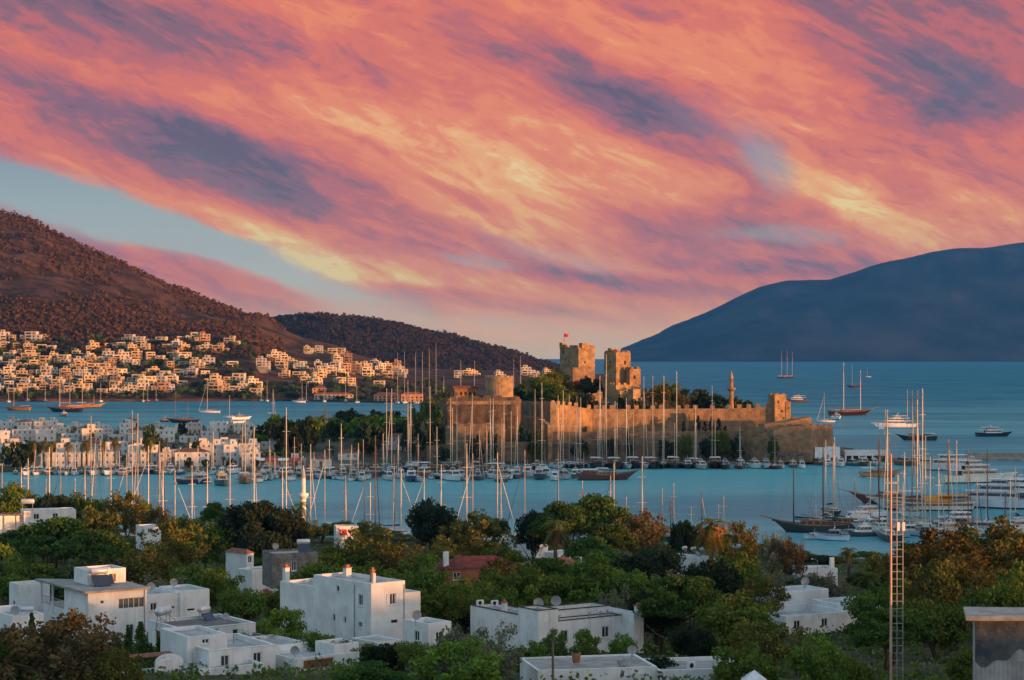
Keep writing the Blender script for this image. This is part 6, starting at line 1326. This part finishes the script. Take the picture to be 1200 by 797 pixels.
# --- motor boats and wooden gulets
MP = []
for (L, B, H, dk) in ((6.5, 2.3, .8, 0), (10, 3.4, 1.25, 1), (15, 4.6, 1.8, 1), (28, 6.6, 2.6, 2), (34, 7.4, 3.0, 3)):
    hm_, dm_, up = hull_mesh(L, B, H, .45, .9, .16, bul=.12 if L < 12 else .3); cabs = []; z = H - .1; x0, x1, w = -L * .26, L * .22, B * .38; hh = 1.0 if dk == 0 else 1.9 if L < 20 else 2.3
    for k in range(max(1, dk)): cabs.append(deckhouse(x0, x1, w, z, hh, slope=.9 if k == 0 else 1.0)); z += hh; x0 += L * .05; x1 -= L * .10; w *= .84; hh *= .88; 
    eave = []
    if dk >= 2:
        zz_ = H - .1; hh = 2.3; a0, a1, ww = -L * .40, L * .20, B * .42
        for k in range(dk): zz_ += hh; e = MB('gelcoat'); e.prism([(a0, -ww), (a1, -ww * .8), (a1 + 1.2, 0), (a1, ww * .8), (a0, ww)], zz_ + .01, zz_ + .22); eave.append(e.mesh('deck_overhang')); hh *= .88; a0 += L * .05; a1 -= L * .10; ww *= .86
    f = MB('gelcoat')
    if dk >= 1:
        for s in (-1, 1): f.tube((-L * .06, s * B * .2, z - .05), (-L * .10, s * B * .16, z + L * .05), .09, .07, 6)
        f.box(-L * .115, -B * .17, z + L * .05, -L * .085, B * .17, z + L * .05 + .14); f.tube((-L * .1, 0, z + L * .05 + .14), (-L * .1, 0, z + L * .05 + 1.6), .05, .03, 5)
    else: f.tube((-L * .1, 0, z), (-L * .1, 0, z + 1.2), .04, .03, 5)
    rm = MB('spar_metal')
    for s in (-1, 1):
        for i in range(5, 13): x, w_, zt_ = up[i]; rm.tube((x, s * (w_ - .12), zt_ - .05), (x, s * (w_ - .12), zt_ + .6), .025, .025, 4); x2, w2, z2 = up[i + 1]; rm.tube((x, s * (w_ - .12), zt_ + .59), (x2, s * (w2 - .12), z2 + .59), .022, .022, 4)
    MP.append(dict(L=L, B=B, H=H, hull=hm_, deck=dm_, cabs=cabs, eave=eave, arch=f.mesh('radar_arch'), rail=rm.mesh('guard_rail')))
def motor(i, px, D, rz, label='x', group='motor boats', hull=(1, 1, 1), cab=None, sc=1.0, name=None):
    P = MP[i]; o = thing(name or ('motor_boat' if i < 3 else 'motor_yacht'), label, 'motor boat' if i < 3 else 'motor yacht', (X(px, D), D, 0), rz, group, sc)
    part('hull', P['hull'], o, col=hull); part('deck', P['deck'], o)
    cc = cab or RB.choice(CABS if i < 3 else CABS[:2])
    for a, b in P['cabs']: c = part('cabin', a, o, col=cc); part('window', b, c)
    for e in P['eave']: part('deck_overhang', e, o)
    part('radar_arch', P['arch'], o); part('guard_rail', P['rail'], o); return o
GP = []
for (L, B, H) in ((18, 5.0, 1.7), (26, 6.6, 2.2), (36, 7.6, 2.7)):
    hm_, dm_, up = hull_mesh(L, B, H, .9, .82, .2, n=16, bul=.45); a = deckhouse(-L * .22, L * .16, B * .30, H - .4, 1.7, 'varnish', .35); bs = MB('varnish'); bx, bw, bz = up[-1]; bs.tube((bx - .6, 0, bz - .1), (bx + L * .16, 0, bz + L * .045), .16, .09, 7)
    aw_ = MB('sail_canvas'); aw_.prism([(-L * .46, -B * .38), (-L * .16, -B * .42), (-L * .16, B * .42), (-L * .46, B * .38)], H + 2.15, H + 2.45, .86)
    for (x_, y_) in ((-L * .45, B * .34), (-L * .45, -B * .34), (-L * .17, B * .36), (-L * .17, -B * .36)): aw_.tube((x_, y_, H - .4), (x_, y_, H + 2.2), .05, .05, 5)
    rm = MB('varnish')
    for s in (-1, 1):
        for i in range(16): rm.tube((up[i][0], s * up[i][1], up[i][2] + .06), (up[i + 1][0], s * up[i + 1][1], up[i + 1][2] + .06), .09, .09, 5)
    GP.append(dict(L=L, B=B, H=H, hull=hm_, deck=dm_, cab=a, bow=bs.mesh('bowsprit'), awn=aw_.mesh('awning'), rail=rm.mesh('cap_rail'), rig=rig_mesh(L * .55, B)))
def gulet(i, px, D, rz, tops, label, hull=(.25, .12, .06), group='wooden gulets', awn=(.75, .73, .68), spar=(.8, .6, .4), cover=(.05, .16, .16), sc=1.0, name='gulet'):
    P = GP[i]; L = P['L']; o = thing(name, label, 'wooden yacht', (X(px, D), D, 0), rz, group, sc)
    part('hull', P['hull'], o, col=hull); part('deck', P['deck'], o); c = part('cabin', P['cab'][0], o); part('window', P['cab'][1], c); part('bowsprit', P['bow'], o); part('cap_rail', P['rail'], o)
    if awn: part('awning', P['awn'], o, col=awn)
    xs = {1: [.12], 2: [.22, -.16], 3: [.28, .02, -.26]}[len(tops)]
    for x_, t in zip(xs, tops): add_mast(o, L * x_, 0, P['H'] - .4, (Z(t, D) / sc - P['H'] + .4), spar, P['B'], 1, P['rig'], L * .2, cover)
    return o

# --- yachts whose masts rise over the shore trees: their hulls lie at the near pontoons behind the trees
near = []
for (px_, py_, d) in [(25, 547, 0), (33, 537, 0), (58, 524, 0), (71, 546, 0), (99.6, 537, 0), (106.6, 487, 0), (112, 504, 0), (130, 536, 0), (148.5, 532, 0), (155, 481, 0), (161.5, 484, 0), (174, 522, 0), (187, 517, 0), (191, 525, 0), (205, 551, 0), (225, 545, 0), (243, 540, 0), (269.6, 522, 0), (297.7, 500, 0), (2.5, 543, 0), (88, 560, 0), (54, 560, 0),
                      (335.5, 477, 0), (364, 520, 0), (380.6, 527, 0), (331, 549, 0), (440, 510, 1), (462, 533, 1), (470, 549, 0), (434, 565, 0), (497, 550, 0), (517, 544, 0), (547, 519, 0), (554, 531, 0), (583, 530, 0), (587, 560, 0), (615, 527, 0), (427, 560, 1), (405, 556, 0),
                      (682.5, 563, 0), (715.5, 557, 0), (719.5, 542, 0), (752.5, 534, 0), (734, 582, 0), (776, 572, 0), (786, 585, 1), (789.5, 566, 0), (822.5, 575, 1), (848, 581, 0), (842, 592, 0), (654, 515, 2), (810, 596, 0), (683, 572, 1)]:
    D_ = RB.uniform(534, 552); near.append(yacht(px_, D_, py_, R(RB.choice([-90, 90, -80, 85, -70, 180, 12])), 'x', 'yachts at the near pontoons behind the trees', dark=d))
SPN = {0: 'pale', 1: 'brown', 2: 'black'}
lft = [o for o in near if pxof(o.location) < 320]; mdl = [o for o in near if 320 <= pxof(o.location) < 640]; rgt = [o for o in near if pxof(o.location) >= 640]
count_labels(lft, lambda o: "mast rising above the shore trees", "from the near-black trees toward the pergola", True); count_labels(mdl, lambda o: "mast rising above the trees", "from the shore pines toward the small minaret", True); count_labels(rgt, lambda o: "yacht mast standing over the shore pines", "from the dry-skirted palm", True)
# --- row at the castle quay, bows out
quay = []
for (px_, py_) in [(453, 455), (459, 455), (478, 446), (481.5, 462), (504, 453), (528, 466), (535.5, 458), (553.5, 461), (574.5, 467), (578, 466), (590.6, 470), (599, 482), (606.5, 476), (627, 456), (635, 448), (654, 463), (660, 457), (667, 463), (676, 464), (680.5, 466), (703, 440), (710.5, 415), (734, 466), (754.5, 441), (765, 440), (778, 440), (793, 435), (834.5, 452), (815, 475), (867, 500), (908, 505)]:
    D_ = RB.uniform(872, 890) if px_ > 640 else RB.uniform(840, 885); big = py_ < 450
    quay.append(yacht(px_, D_, py_, R(RB.uniform(-105, -75)), 'x', 'yachts along the castle quay', size=2 if py_ < 470 else 1, hull=RB.choice([3, 5, 0, 4, 5, 6]) if px_ > 690 else None))
a_ = [o for o in quay if pxof(o.location) < 645]; b_ = [o for o in quay if o not in a_]
count_labels(a_, lambda o: o['hull_colour'] + " yacht moored below the round gun tower's bastion", "from the old-town side"); count_labels(b_, lambda o: o['hull_colour'] + " yacht moored below the lit castle wall", "from the sea tower", True)
# --- outer pontoon row in mid-harbour
pon = thing('pontoon', "floating pontoon in the middle of the harbour between the boats", 'pontoon', (X(330, 800), 806, 0)); m = MB('quay_stone'); m.box(0, -1.2, -.3, 118, 1.2, .5); part('deck', m.mesh('deck'), pon)
mid = []
for (px_, py_) in [(400, 496), (345, 512), (353, 520), (368, 530), (386, 515), (412, 521), (420, 519), (449, 508), (467, 510), (490, 508), (512, 500), (545, 500), (562, 505), (570, 498), (588, 490), (284, 493), (287.5, 491), (296, 520), (316, 516), (322, 530)]:
    D_ = RB.uniform(782, 822) if px_ > 300 else RB.uniform(790, 800); mid.append(yacht(px_, D_, py_, R(RB.uniform(-100, -70)), 'x', 'yachts along the mid-harbour pontoon'))
count_labels(mid, lambda o: o['hull_colour'] + " yacht along the mid-harbour pontoon", "from the old-town end")
mm = []
for px_, i_, D_, hc in [(632, 2, 800, (.05, .07, .10)), (650, 1, 792, (1, 1, 1)), (662, 1, 800, (1, 1, 1)), (596, 1, 800, (1, 1, 1)), (576, 1, 806, (.9, .9, .9)), (532, 2, 790, (1, 1, 1)), (482, 2, 788, (.05, .10, .2)), (520, 1, 800, (1, 1, 1)), (430, 1, 800, (1, 1, 1)), (456, 1, 795, (.9, .9, .9)), (372, 1, 805, (1, 1, 1)), (392, 0, 800, (1, 1, 1)), (340, 1, 790, (1, 1, 1)), (308, 1, 792, (1, 1, 1)), (414, 1, 808, (.1, .12, .16)), (506, 0, 800, (1, 1, 1)), (560, 1, 795, (.1, .1, .12)), (334, 2, 812, (.3, .2, .14)), (350, 1, 818, (.9, .9, .9)), (362, 1, 800, (.12, .12, .16)), (384, 2, 812, (.8, .78, .74)), (402, 1, 815, (.25, .14, .1)), (424, 1, 790, (.85, .85, .85)), (442, 2, 815, (.1, .1, .14)), (470, 1, 805, (.9, .88, .84)), (496, 2, 812, (.3, .18, .12)), (540, 1, 805, (.85, .85, .86)), (552, 2, 818, (.12, .12, .14)), (586, 2, 792, (.8, .8, .8)), (606, 1, 806, (.15, .14, .14)), (618, 2, 815, (.85, .83, .8)), (674, 1, 808, (.2, .14, .1)), (640, 1, 818, (.85, .85, .85))]:
    mm.append(motor(i_, px_, D_, R(RB.uniform(-110, -65)), 'x', 'motor boats along the mid-harbour pontoon', hc, sc=1.18))
count_labels(mm, lambda o: "motor boat along the mid-harbour pontoon", "from the old-town end")
gulet(1, 712, 795, R(8), [470], "dark brown gulet lying broadside in front of the castle quay", (.12, .05, .04), spar=(.75, .68, .58)); gulet(0, 690, 812, R(170), [530], "small brown gulet behind the broadside one", (.16, .07, .05))
gulet(1, 560, 838, R(175), [500, 505], "long brown gulet moored broadside below the castle bastion", (.14, .07, .05)); gulet(1, 515, 846, R(5), [478, 490], "dark red-brown gulet broadside by the quay's lone tree", (.10, .04, .035)); gulet(0, 420, 836, R(0), [515], "brown gulet broadside by the low quay hall", (.14, .07, .05))
cq = []
for px_, i_, hc in [(885, 2, (1, 1, 1)), (898, 2, (.95, .95, .95)), (868, 2, (.08, .05, .06)), (915, 1, (1, 1, 1)), (930, 1, (.1, .12, .2)), (850, 2, (.1, .06, .05)), (822, 2, (.6, .55, .5)), (940, 1, (1, 1, 1)), (806, 2, (.06, .07, .14))]: cq.append(motor(i_, px_, RB.uniform(872, 885), R(RB.uniform(-100, -75)), 'x', 'motor boats along the castle quay', hc))
count_labels(cq, lambda o: "motor boat below the castle's sea end", "from the white quay office", True)
cg = []
for px_, sz, hc in [(700, 1, (.03, .03, .04)), (742, 1, (.03, .035, .05)), (765, 1, (.02, .03, .05)), (790, 1, (.35, .33, .30)), (838, 1, (.10, .04, .03)), (722, 1, (.10, .05, .04)), (815, 0, (.03, .04, .09))]: cg.append(gulet(sz, px_, RB.uniform(874, 884), R(RB.uniform(-98, -82)), [RB.uniform(468, 500)], 'x', hc, 'gulets along the castle quay', spar=(.8, .72, .62)))
count_labels(cg, lambda o: "gulet moored bow-out below the lit castle wall", "from the sea tower", True)
# --- small boats along the old-town quay
oq = []
for k, px_ in enumerate([18, 30, 38, 47, 56, 64, 72, 79, 87, 95, 103, 111, 119, 127, 135, 143, 151, 159, 168, 176, 185, 200, 212, 250, 260, 272, 300, 312, 326, 340, 352]):
    D_ = RB.uniform(824, 838); hc = RB.choice([(1, 1, 1), (.9, .85, .75), (.35, .2, .1), (.1, .12, .25), (1, 1, 1), (.28, .14, .07)]); oq.append(motor(RB.choice([1, 1, 2, 0]), px_, D_, R(RB.uniform(-105, -70)), 'x', 'boats along the old-town quay', hc))
count_labels(oq, lambda o: "small boat along the old-town quay", "from the castle side", True)
og = []
for px_, py_ in ((42, 522), (124, 520), (140, 528), (66, 526), (88, 520), (161, 526), (250, 505), (118, 516), (196, 520), (210, 528), (232, 522)): og.append(yacht(px_, RB.uniform(826, 836), py_, R(RB.uniform(-100, -80)), 'x', 'yachts along the old-town quay', size=0, dark=RB.choice([0, 0, 1])))
count_labels(og, lambda o: "small yacht along the old-town quay", "from the castle side", True)
motor(2, 223, 770, R(-150), "navy covered motor boat beside the yellow-cabin trawler", hull=(.05, .06, .12)); motor(2, 237, 775, R(-95), "white motor boat squeezed beside the yellow-cabin trawler"); 
tw = motor(2, 260, 762, R(-75), "grey trawler with a bright yellow cabin in the old harbour", 'fishing boats', (.10, .12, .11), sc=1.15, name='fishing_boat')
pbr('yellow_paint', (.70, .42, .05), (.5, .28, .04), .6)
m = MB('yellow_paint'); m.box(-3.6, -1.62, 3.75, 2.0, 1.62, 4.1); m.box(-3.4, -1.5, 1.72, -2.4, 1.5, 3.74); part('cabin_roof', m.mesh('cabin_roof'), tw)
gulet(0, 287, 775, R(-78), [492], "small gulet with orange wooden hull beside the yellow-cabin trawler", (.42, .2, .07)); motor(1, 303, 780, R(-90), "white motor boat between the orange gulet and the pontoon")
# --- boats in the bay on the old-town side
gulet(1, 75, Y2D(483), R(165), [432], "navy gulet anchored before the hillside town", (.02, .03, .06), 'boats in the far bay', spar=(.9, .8, .6), sc=1.35); gulet(1, 20, Y2D(481), R(172), [447], "orange-brown gulet anchored near the hillside beach", (.45, .18, .06), 'boats in the far bay', awn=(.8, .5, .2)); gulet(1, 88, Y2D(478.5), R(10), [436, 446], "varnished gulet with orange awning behind the navy one", (.40, .17, .06), 'boats in the far bay', awn=(.9, .42, .12), sc=1.2); gulet(1, 106, Y2D(477.5), R(5), [462], "bright ochre gulet with its high bow toward the open bay", (.60, .32, .10), 'boats in the far bay', sc=1.1)
motor(2, 75.5, Y2D(488), R(-60), "small brown launch right below the navy gulet", hull=(.4, .25, .15)); gulet(1, 214, Y2D(495.5), R(178), [452, 470], "dark ketch anchored in the middle of the far bay", (.035, .03, .04), 'boats in the far bay', awn=None, spar=(.25, .18, .14), name='ketch'); 
yacht(243, Y2D(484), 443, R(175), "large white sailing yacht with the tallest mast in the far bay", 'boats in the far bay', size=2, hull=0); yacht(269, Y2D(490), 463, R(170), "white yacht between the large one and the grove", 'boats in the far bay', size=1, hull=0); motor(2, 283, Y2D(492), R(20), "white cabin cruiser near the spit's far edge", sc=1.1); motor(2, 276, Y2D(497), R(15), "white cabin cruiser just off the spit beside the first", sc=1.0); yacht(320, Y2D(486), 455, R(-60), "white yacht partly behind the grove's edge", 'boats in the far bay', size=1, hull=0); motor(2, 36, Y2D(500), R(170), "dark blue launch by the spit's far edge", hull=(.04, .06, .1)); motor(1, 195, Y2D(494.5), R(5), "tiny tender beside the dark ketch", hull=(.1, .1, .1))
for px_, py_, sc_ in ((350, 472, 1), (430, 468, 1.2)): motor(3 if px_ > 400 else 2, px_, Y2D(py_), R(175), "white motor cruiser off the long waterside hotel" if px_ < 400 else "blue-hulled tour boat off the brick-red waterside house", hull=(1, 1, 1) if px_ < 400 else (.03, .08, .2), sc=sc_)
fb = []
for px_, py_, wl in [(118, 447, 459.8), (10, 450, 472), (32, 452, 473), (53, 447, 471.5), (168, 450, 470), (173, 452, 470), (183, 452, 470), (306, 446, 470.5), (313, 446, 470), (354, 445, 470.5), (359, 447, 470), (380, 452, 471), (405, 446, 471), (418, 449, 471), (474, 412, 466), (511, 402, 452), (487, 413, 452), (495, 412, 452), (503, 408, 452), (520, 440, 466), (610, 417, 450), (602, 421, 450), (466, 413, 452), (540, 422, 450), (556, 423, 450)]:
    D_ = lshore(px_) - RB.uniform(10, 30) if wl > 460 else lshore(px_) - 25; fb.append(yacht(px_, D_, py_, R(RB.uniform(-100, -80)), 'x', 'yachts along the far shore', size=1 if py_ > 440 else 2, spar=(.8, .7, .6), furl=False))
ln = [o for o in fb if pxof(o.location) < 430]; rn = [o for o in fb if o not in ln]
count_labels(ln, lambda o: "yacht moored off the hillside town's beach", "from the castle side", True); count_labels(rn, lambda o: "yacht mast showing beyond the castle bastion", "from the keep with the flag", True)
# --- boats out on the open sea
gulet(2, 922, Y2D(443.5), R(5), [412, 411, 411.5], "three-masted schooner on the open sea below the mountain", (.03, .05, .09), 'boats on the open sea', awn=None, spar=(1, .8, .55), sc=1.25, name='schooner', cover=(.8, .8, .78)); motor(3, 933, Y2D(471), R(175), "small orange-lit boat just off the square sea tower", 'boats on the open sea', (.25, .12, .08))
gulet(1, 997, Y2D(487), R(6), [434, 425], "long maroon ketch with two pale masts on the open sea", (.035, .010, .016), 'boats on the open sea', awn=None, spar=(1, .85, .7), name='ketch', sc=1.5); motor(2, 981, Y2D(491.5), R(-85), "small white launch in front of the maroon ketch", 'boats on the open sea', sc=1.2); yacht(966, Y2D(495), 460, R(175), "white yacht anchored between the sea tower and the maroon ketch", 'boats on the open sea', size=1, hull=0)
gulet(1, 1001, Y2D(454), R(170), [426], "distant maroon boat with pink mast on the open sea", (.16, .03, .05), 'boats on the open sea', awn=None, spar=(1, .7, .6)); yacht(1016.5, Y2D(442), 431, R(180), "farthest small sailboat near the mountain's foot", 'boats on the open sea', size=1, hull=0)
motor(4, 1047, Y2D(501.5), R(178), "white three-deck motor yacht anchored off the pier", 'boats on the open sea', sc=.95); motor(3, 1165, Y2D(511.5), R(3), "dark navy motor yacht under way on the open sea", 'boats on the open sea', (.02, .03, .05), sc=.86); gulet(1, 1074, Y2D(516), R(176), [457, 459], "dark gulet crowded with masts off the pier", (.03, .04, .05), 'boats on the open sea', sc=.95)
# --- the marina at the picture's edge
gulet(0, 950, 560, R(172), [541, 505], "dark grey-green ketch with two black masts and furled green sails", (.045, .05, .05), 'marina gulets', awn=None, spar=(.035, .04, .045), cover=(.02, .10, .09), sc=1.25, name='ketch')
gulet(0, 985, 575, R(168), [520], "brown gulet lying beside the dark ketch", (.12, .06, .04), 'marina gulets', spar=(.8, .6, .45), cover=(.02, .10, .09)); og_ = gulet(2, 1078, 640, R(178), [513, 457, 515], "long gulet with white topsides and bright orange deckhouse", (.85, .80, .72), 'marina gulets', awn=(.85, .33, .05), spar=(.35, .2, .14))
cm = MB('sail_canvas'); n = 8; vs = [(x_, 3.0 * math.cos(math.pi * k / n), 2.5 + 2.3 * math.sin(math.pi * k / n)) for x_ in (-10.5, -1.0) for k in range(n + 1)]; cm.add(vs, [(k, k + 1, n + 2 + k, n + 1 + k) for k in range(n)] + [tuple(range(n, -1, -1)), tuple(range(n + 1, 2 * n + 2))]); part('canvas_cover', cm.mesh('canvas_cover'), og_, col=(.9, .36, .04))
bd = MB('varnish'); bd.add([(-17.2 + 34 * i / 20, s_ * (3.83 * (1 - max(0, (i / 20 - .42) / .58) ** 2.3) if i > 8 else 3.83 * (.82 + .18 * sm(0, .42, i / 20))) - 0, z_) for s_ in (1, -1) for z_ in (1.7, 2.5) for i in range(18)], [(i, i + 1, 18 + i + 1, 18 + i) for i in range(17)] + [(36 + i, 54 + i, 54 + i + 1, 36 + i + 1) for i in range(17)]); part('wooden_band', bd.mesh('wooden_band'), og_)
gulet(1, 1040, 668, R(176), [513], "red-brown gulet with long bowsprit behind the orange-decked one", (.22, .05, .04), 'marina gulets', spar=(.12, .06, .05))
motor(4, 1160, 650, R(158), "biggest white motor yacht with stacked decks at the picture's edge", 'marina motor yachts', (.80, .85, .95), (.78, .80, .86), sc=1.08); motor(4, 1148, 778, R(12), "cream motor yacht with raked superstructure on the far side of the marina", 'marina motor yachts', (.90, .84, .72), (.86, .80, .70)); motor(3, 1108, 862, R(192), "white motor yacht by the pier beyond the cream one", 'marina motor yachts', (.8, .8, .82), (.7, .7, .72))
motor(3, 1188, 700, R(140), "dark-hulled motor yacht cut by the picture's edge", 'marina motor yachts', (.10, .12, .16), (.8, .82, .86)); gulet(0, 1032, 815, R(4), [480], "small boat with orange and white sides by the pier", (.6, .3, .15), 'marina gulets'); 
mq = []
for px_, i_, D_, hc in [(952, 0, 540, (.8, .85, .9)), (974, 1, 536, (.7, .85, 1)), (992, 0, 552, (.6, .6, .62)), (1003, 2, 590, (.8, .8, .82)), (1010, 1, 548, (.10, .11, .13)), (1024, 2, 566, (.7, .7, .74)), (1014, 2, 612, (.85, .85, .88)), (1045, 1, 545, (.5, .5, .52)), (1062, 1, 552, (.8, .8, .8)), (1084, 1, 548, (.7, .74, .8)), (1108, 2, 552, (.9, .92, 1)), (1130, 1, 546, (.6, .62, .66)), (1150, 2, 556, (.85, .9, 1)), (1172, 2, 548, (.7, .72, .76)), (1192, 2, 560, (.9, .92, 1)), (1122, 2, 590, (.4, .42, .46))]: mq.append(motor(i_, px_, D_, R(RB.uniform(-200, -150)), 'x', 'motor boats packed in the marina', hc))
count_labels(mq, lambda o: "white motor boat packed in the marina", "from the dark green ketch")
my = []
for px_, py_, d in [(967.5, 515, 0), (978, 512, 0), (956, 590, 0), (1020, 540, 0), (1030.5, 513, 2), (1040, 480, 0), (1060, 530, 0), (1069, 457, 1), (1075, 468, 0), (1081, 455, 0), (1084.5, 511, 0), (1090, 535, 0), (1112, 514, 1), (1121, 516, 0), (1134.5, 527, 1), (1157, 525, 2), (1184, 560, 0), (1178, 575, 1), (1190, 548, 0), (1100, 548, 0), (1145, 560, 0), (1002, 560, 0)]:
    D_ = RB.uniform(540, 625); my.append(yacht(px_, D_, py_, R(RB.choice([-90, 90, 80, -80])), 'x', 'yachts packed in the marina', dark=d))
count_labels(my, lambda o: "yacht with bare mast packed in the marina", "from the dark green ketch")
q2 = []
for px_, i_ in [(1000, 1), (1012, 2), (985, 2), (960, 1), (970, 1), (1060, 2), (1075, 2), (1085, 2), (1025, 1)]: q2.append(motor(i_, px_, RB.uniform(885, 905), R(RB.uniform(-110, -60)), 'x', 'boats moored along the pier', RB.choice([(1, 1, 1), (.3, .15, .08), (.1, .2, .3)])))
count_labels(q2, lambda o: "boat moored along the pier shed", "from the white quay office")
ms = thing('jetty', "low jetty under the packed boats of the marina", 'jetty', (X(1010, 590), 592, 0)); m = MB('quay_stone'); m.box(0, -1.4, -.4, 75, 1.4, .7); part('deck', m.mesh('deck'), ms)
rw = thing('radar_mast', "steel signal mast with a lit white box on the pier", 'mast', (X(1034, 925), 928, 1.5)); m = MB('steel_grey')
for a in (-.8, .8): m.tube((a, 0, 0), (a * .6, 0, 14.5), .16, .12, 6)
for k in range(7): m.tube((-.75, 0, 1 + 2 * k), (.75, 0, 2.6 + 2 * k), .06, .06, 5)
part('lattice', m.mesh('lattice'), rw); m = MB('gelcoat'); m.box(-1.3, -.8, 14.5, 1.3, .8, 17.5); part('box', m.mesh('box'), rw)

# ------------------------------------------------------------------ read-out of labels used twice
seen = {}
for o in ALL: seen.setdefault(o['label'].lower(), []).append(o)
for k, v in seen.items():
    if len(v) > 1 and len(v) < 100: print('SAME LABEL', len(v), k)
print('THINGS', len(ALL), 'OBJECTS', len(COL.objects))

from collections import Counter
print(Counter(o['category'] for o in ALL).most_common(14))
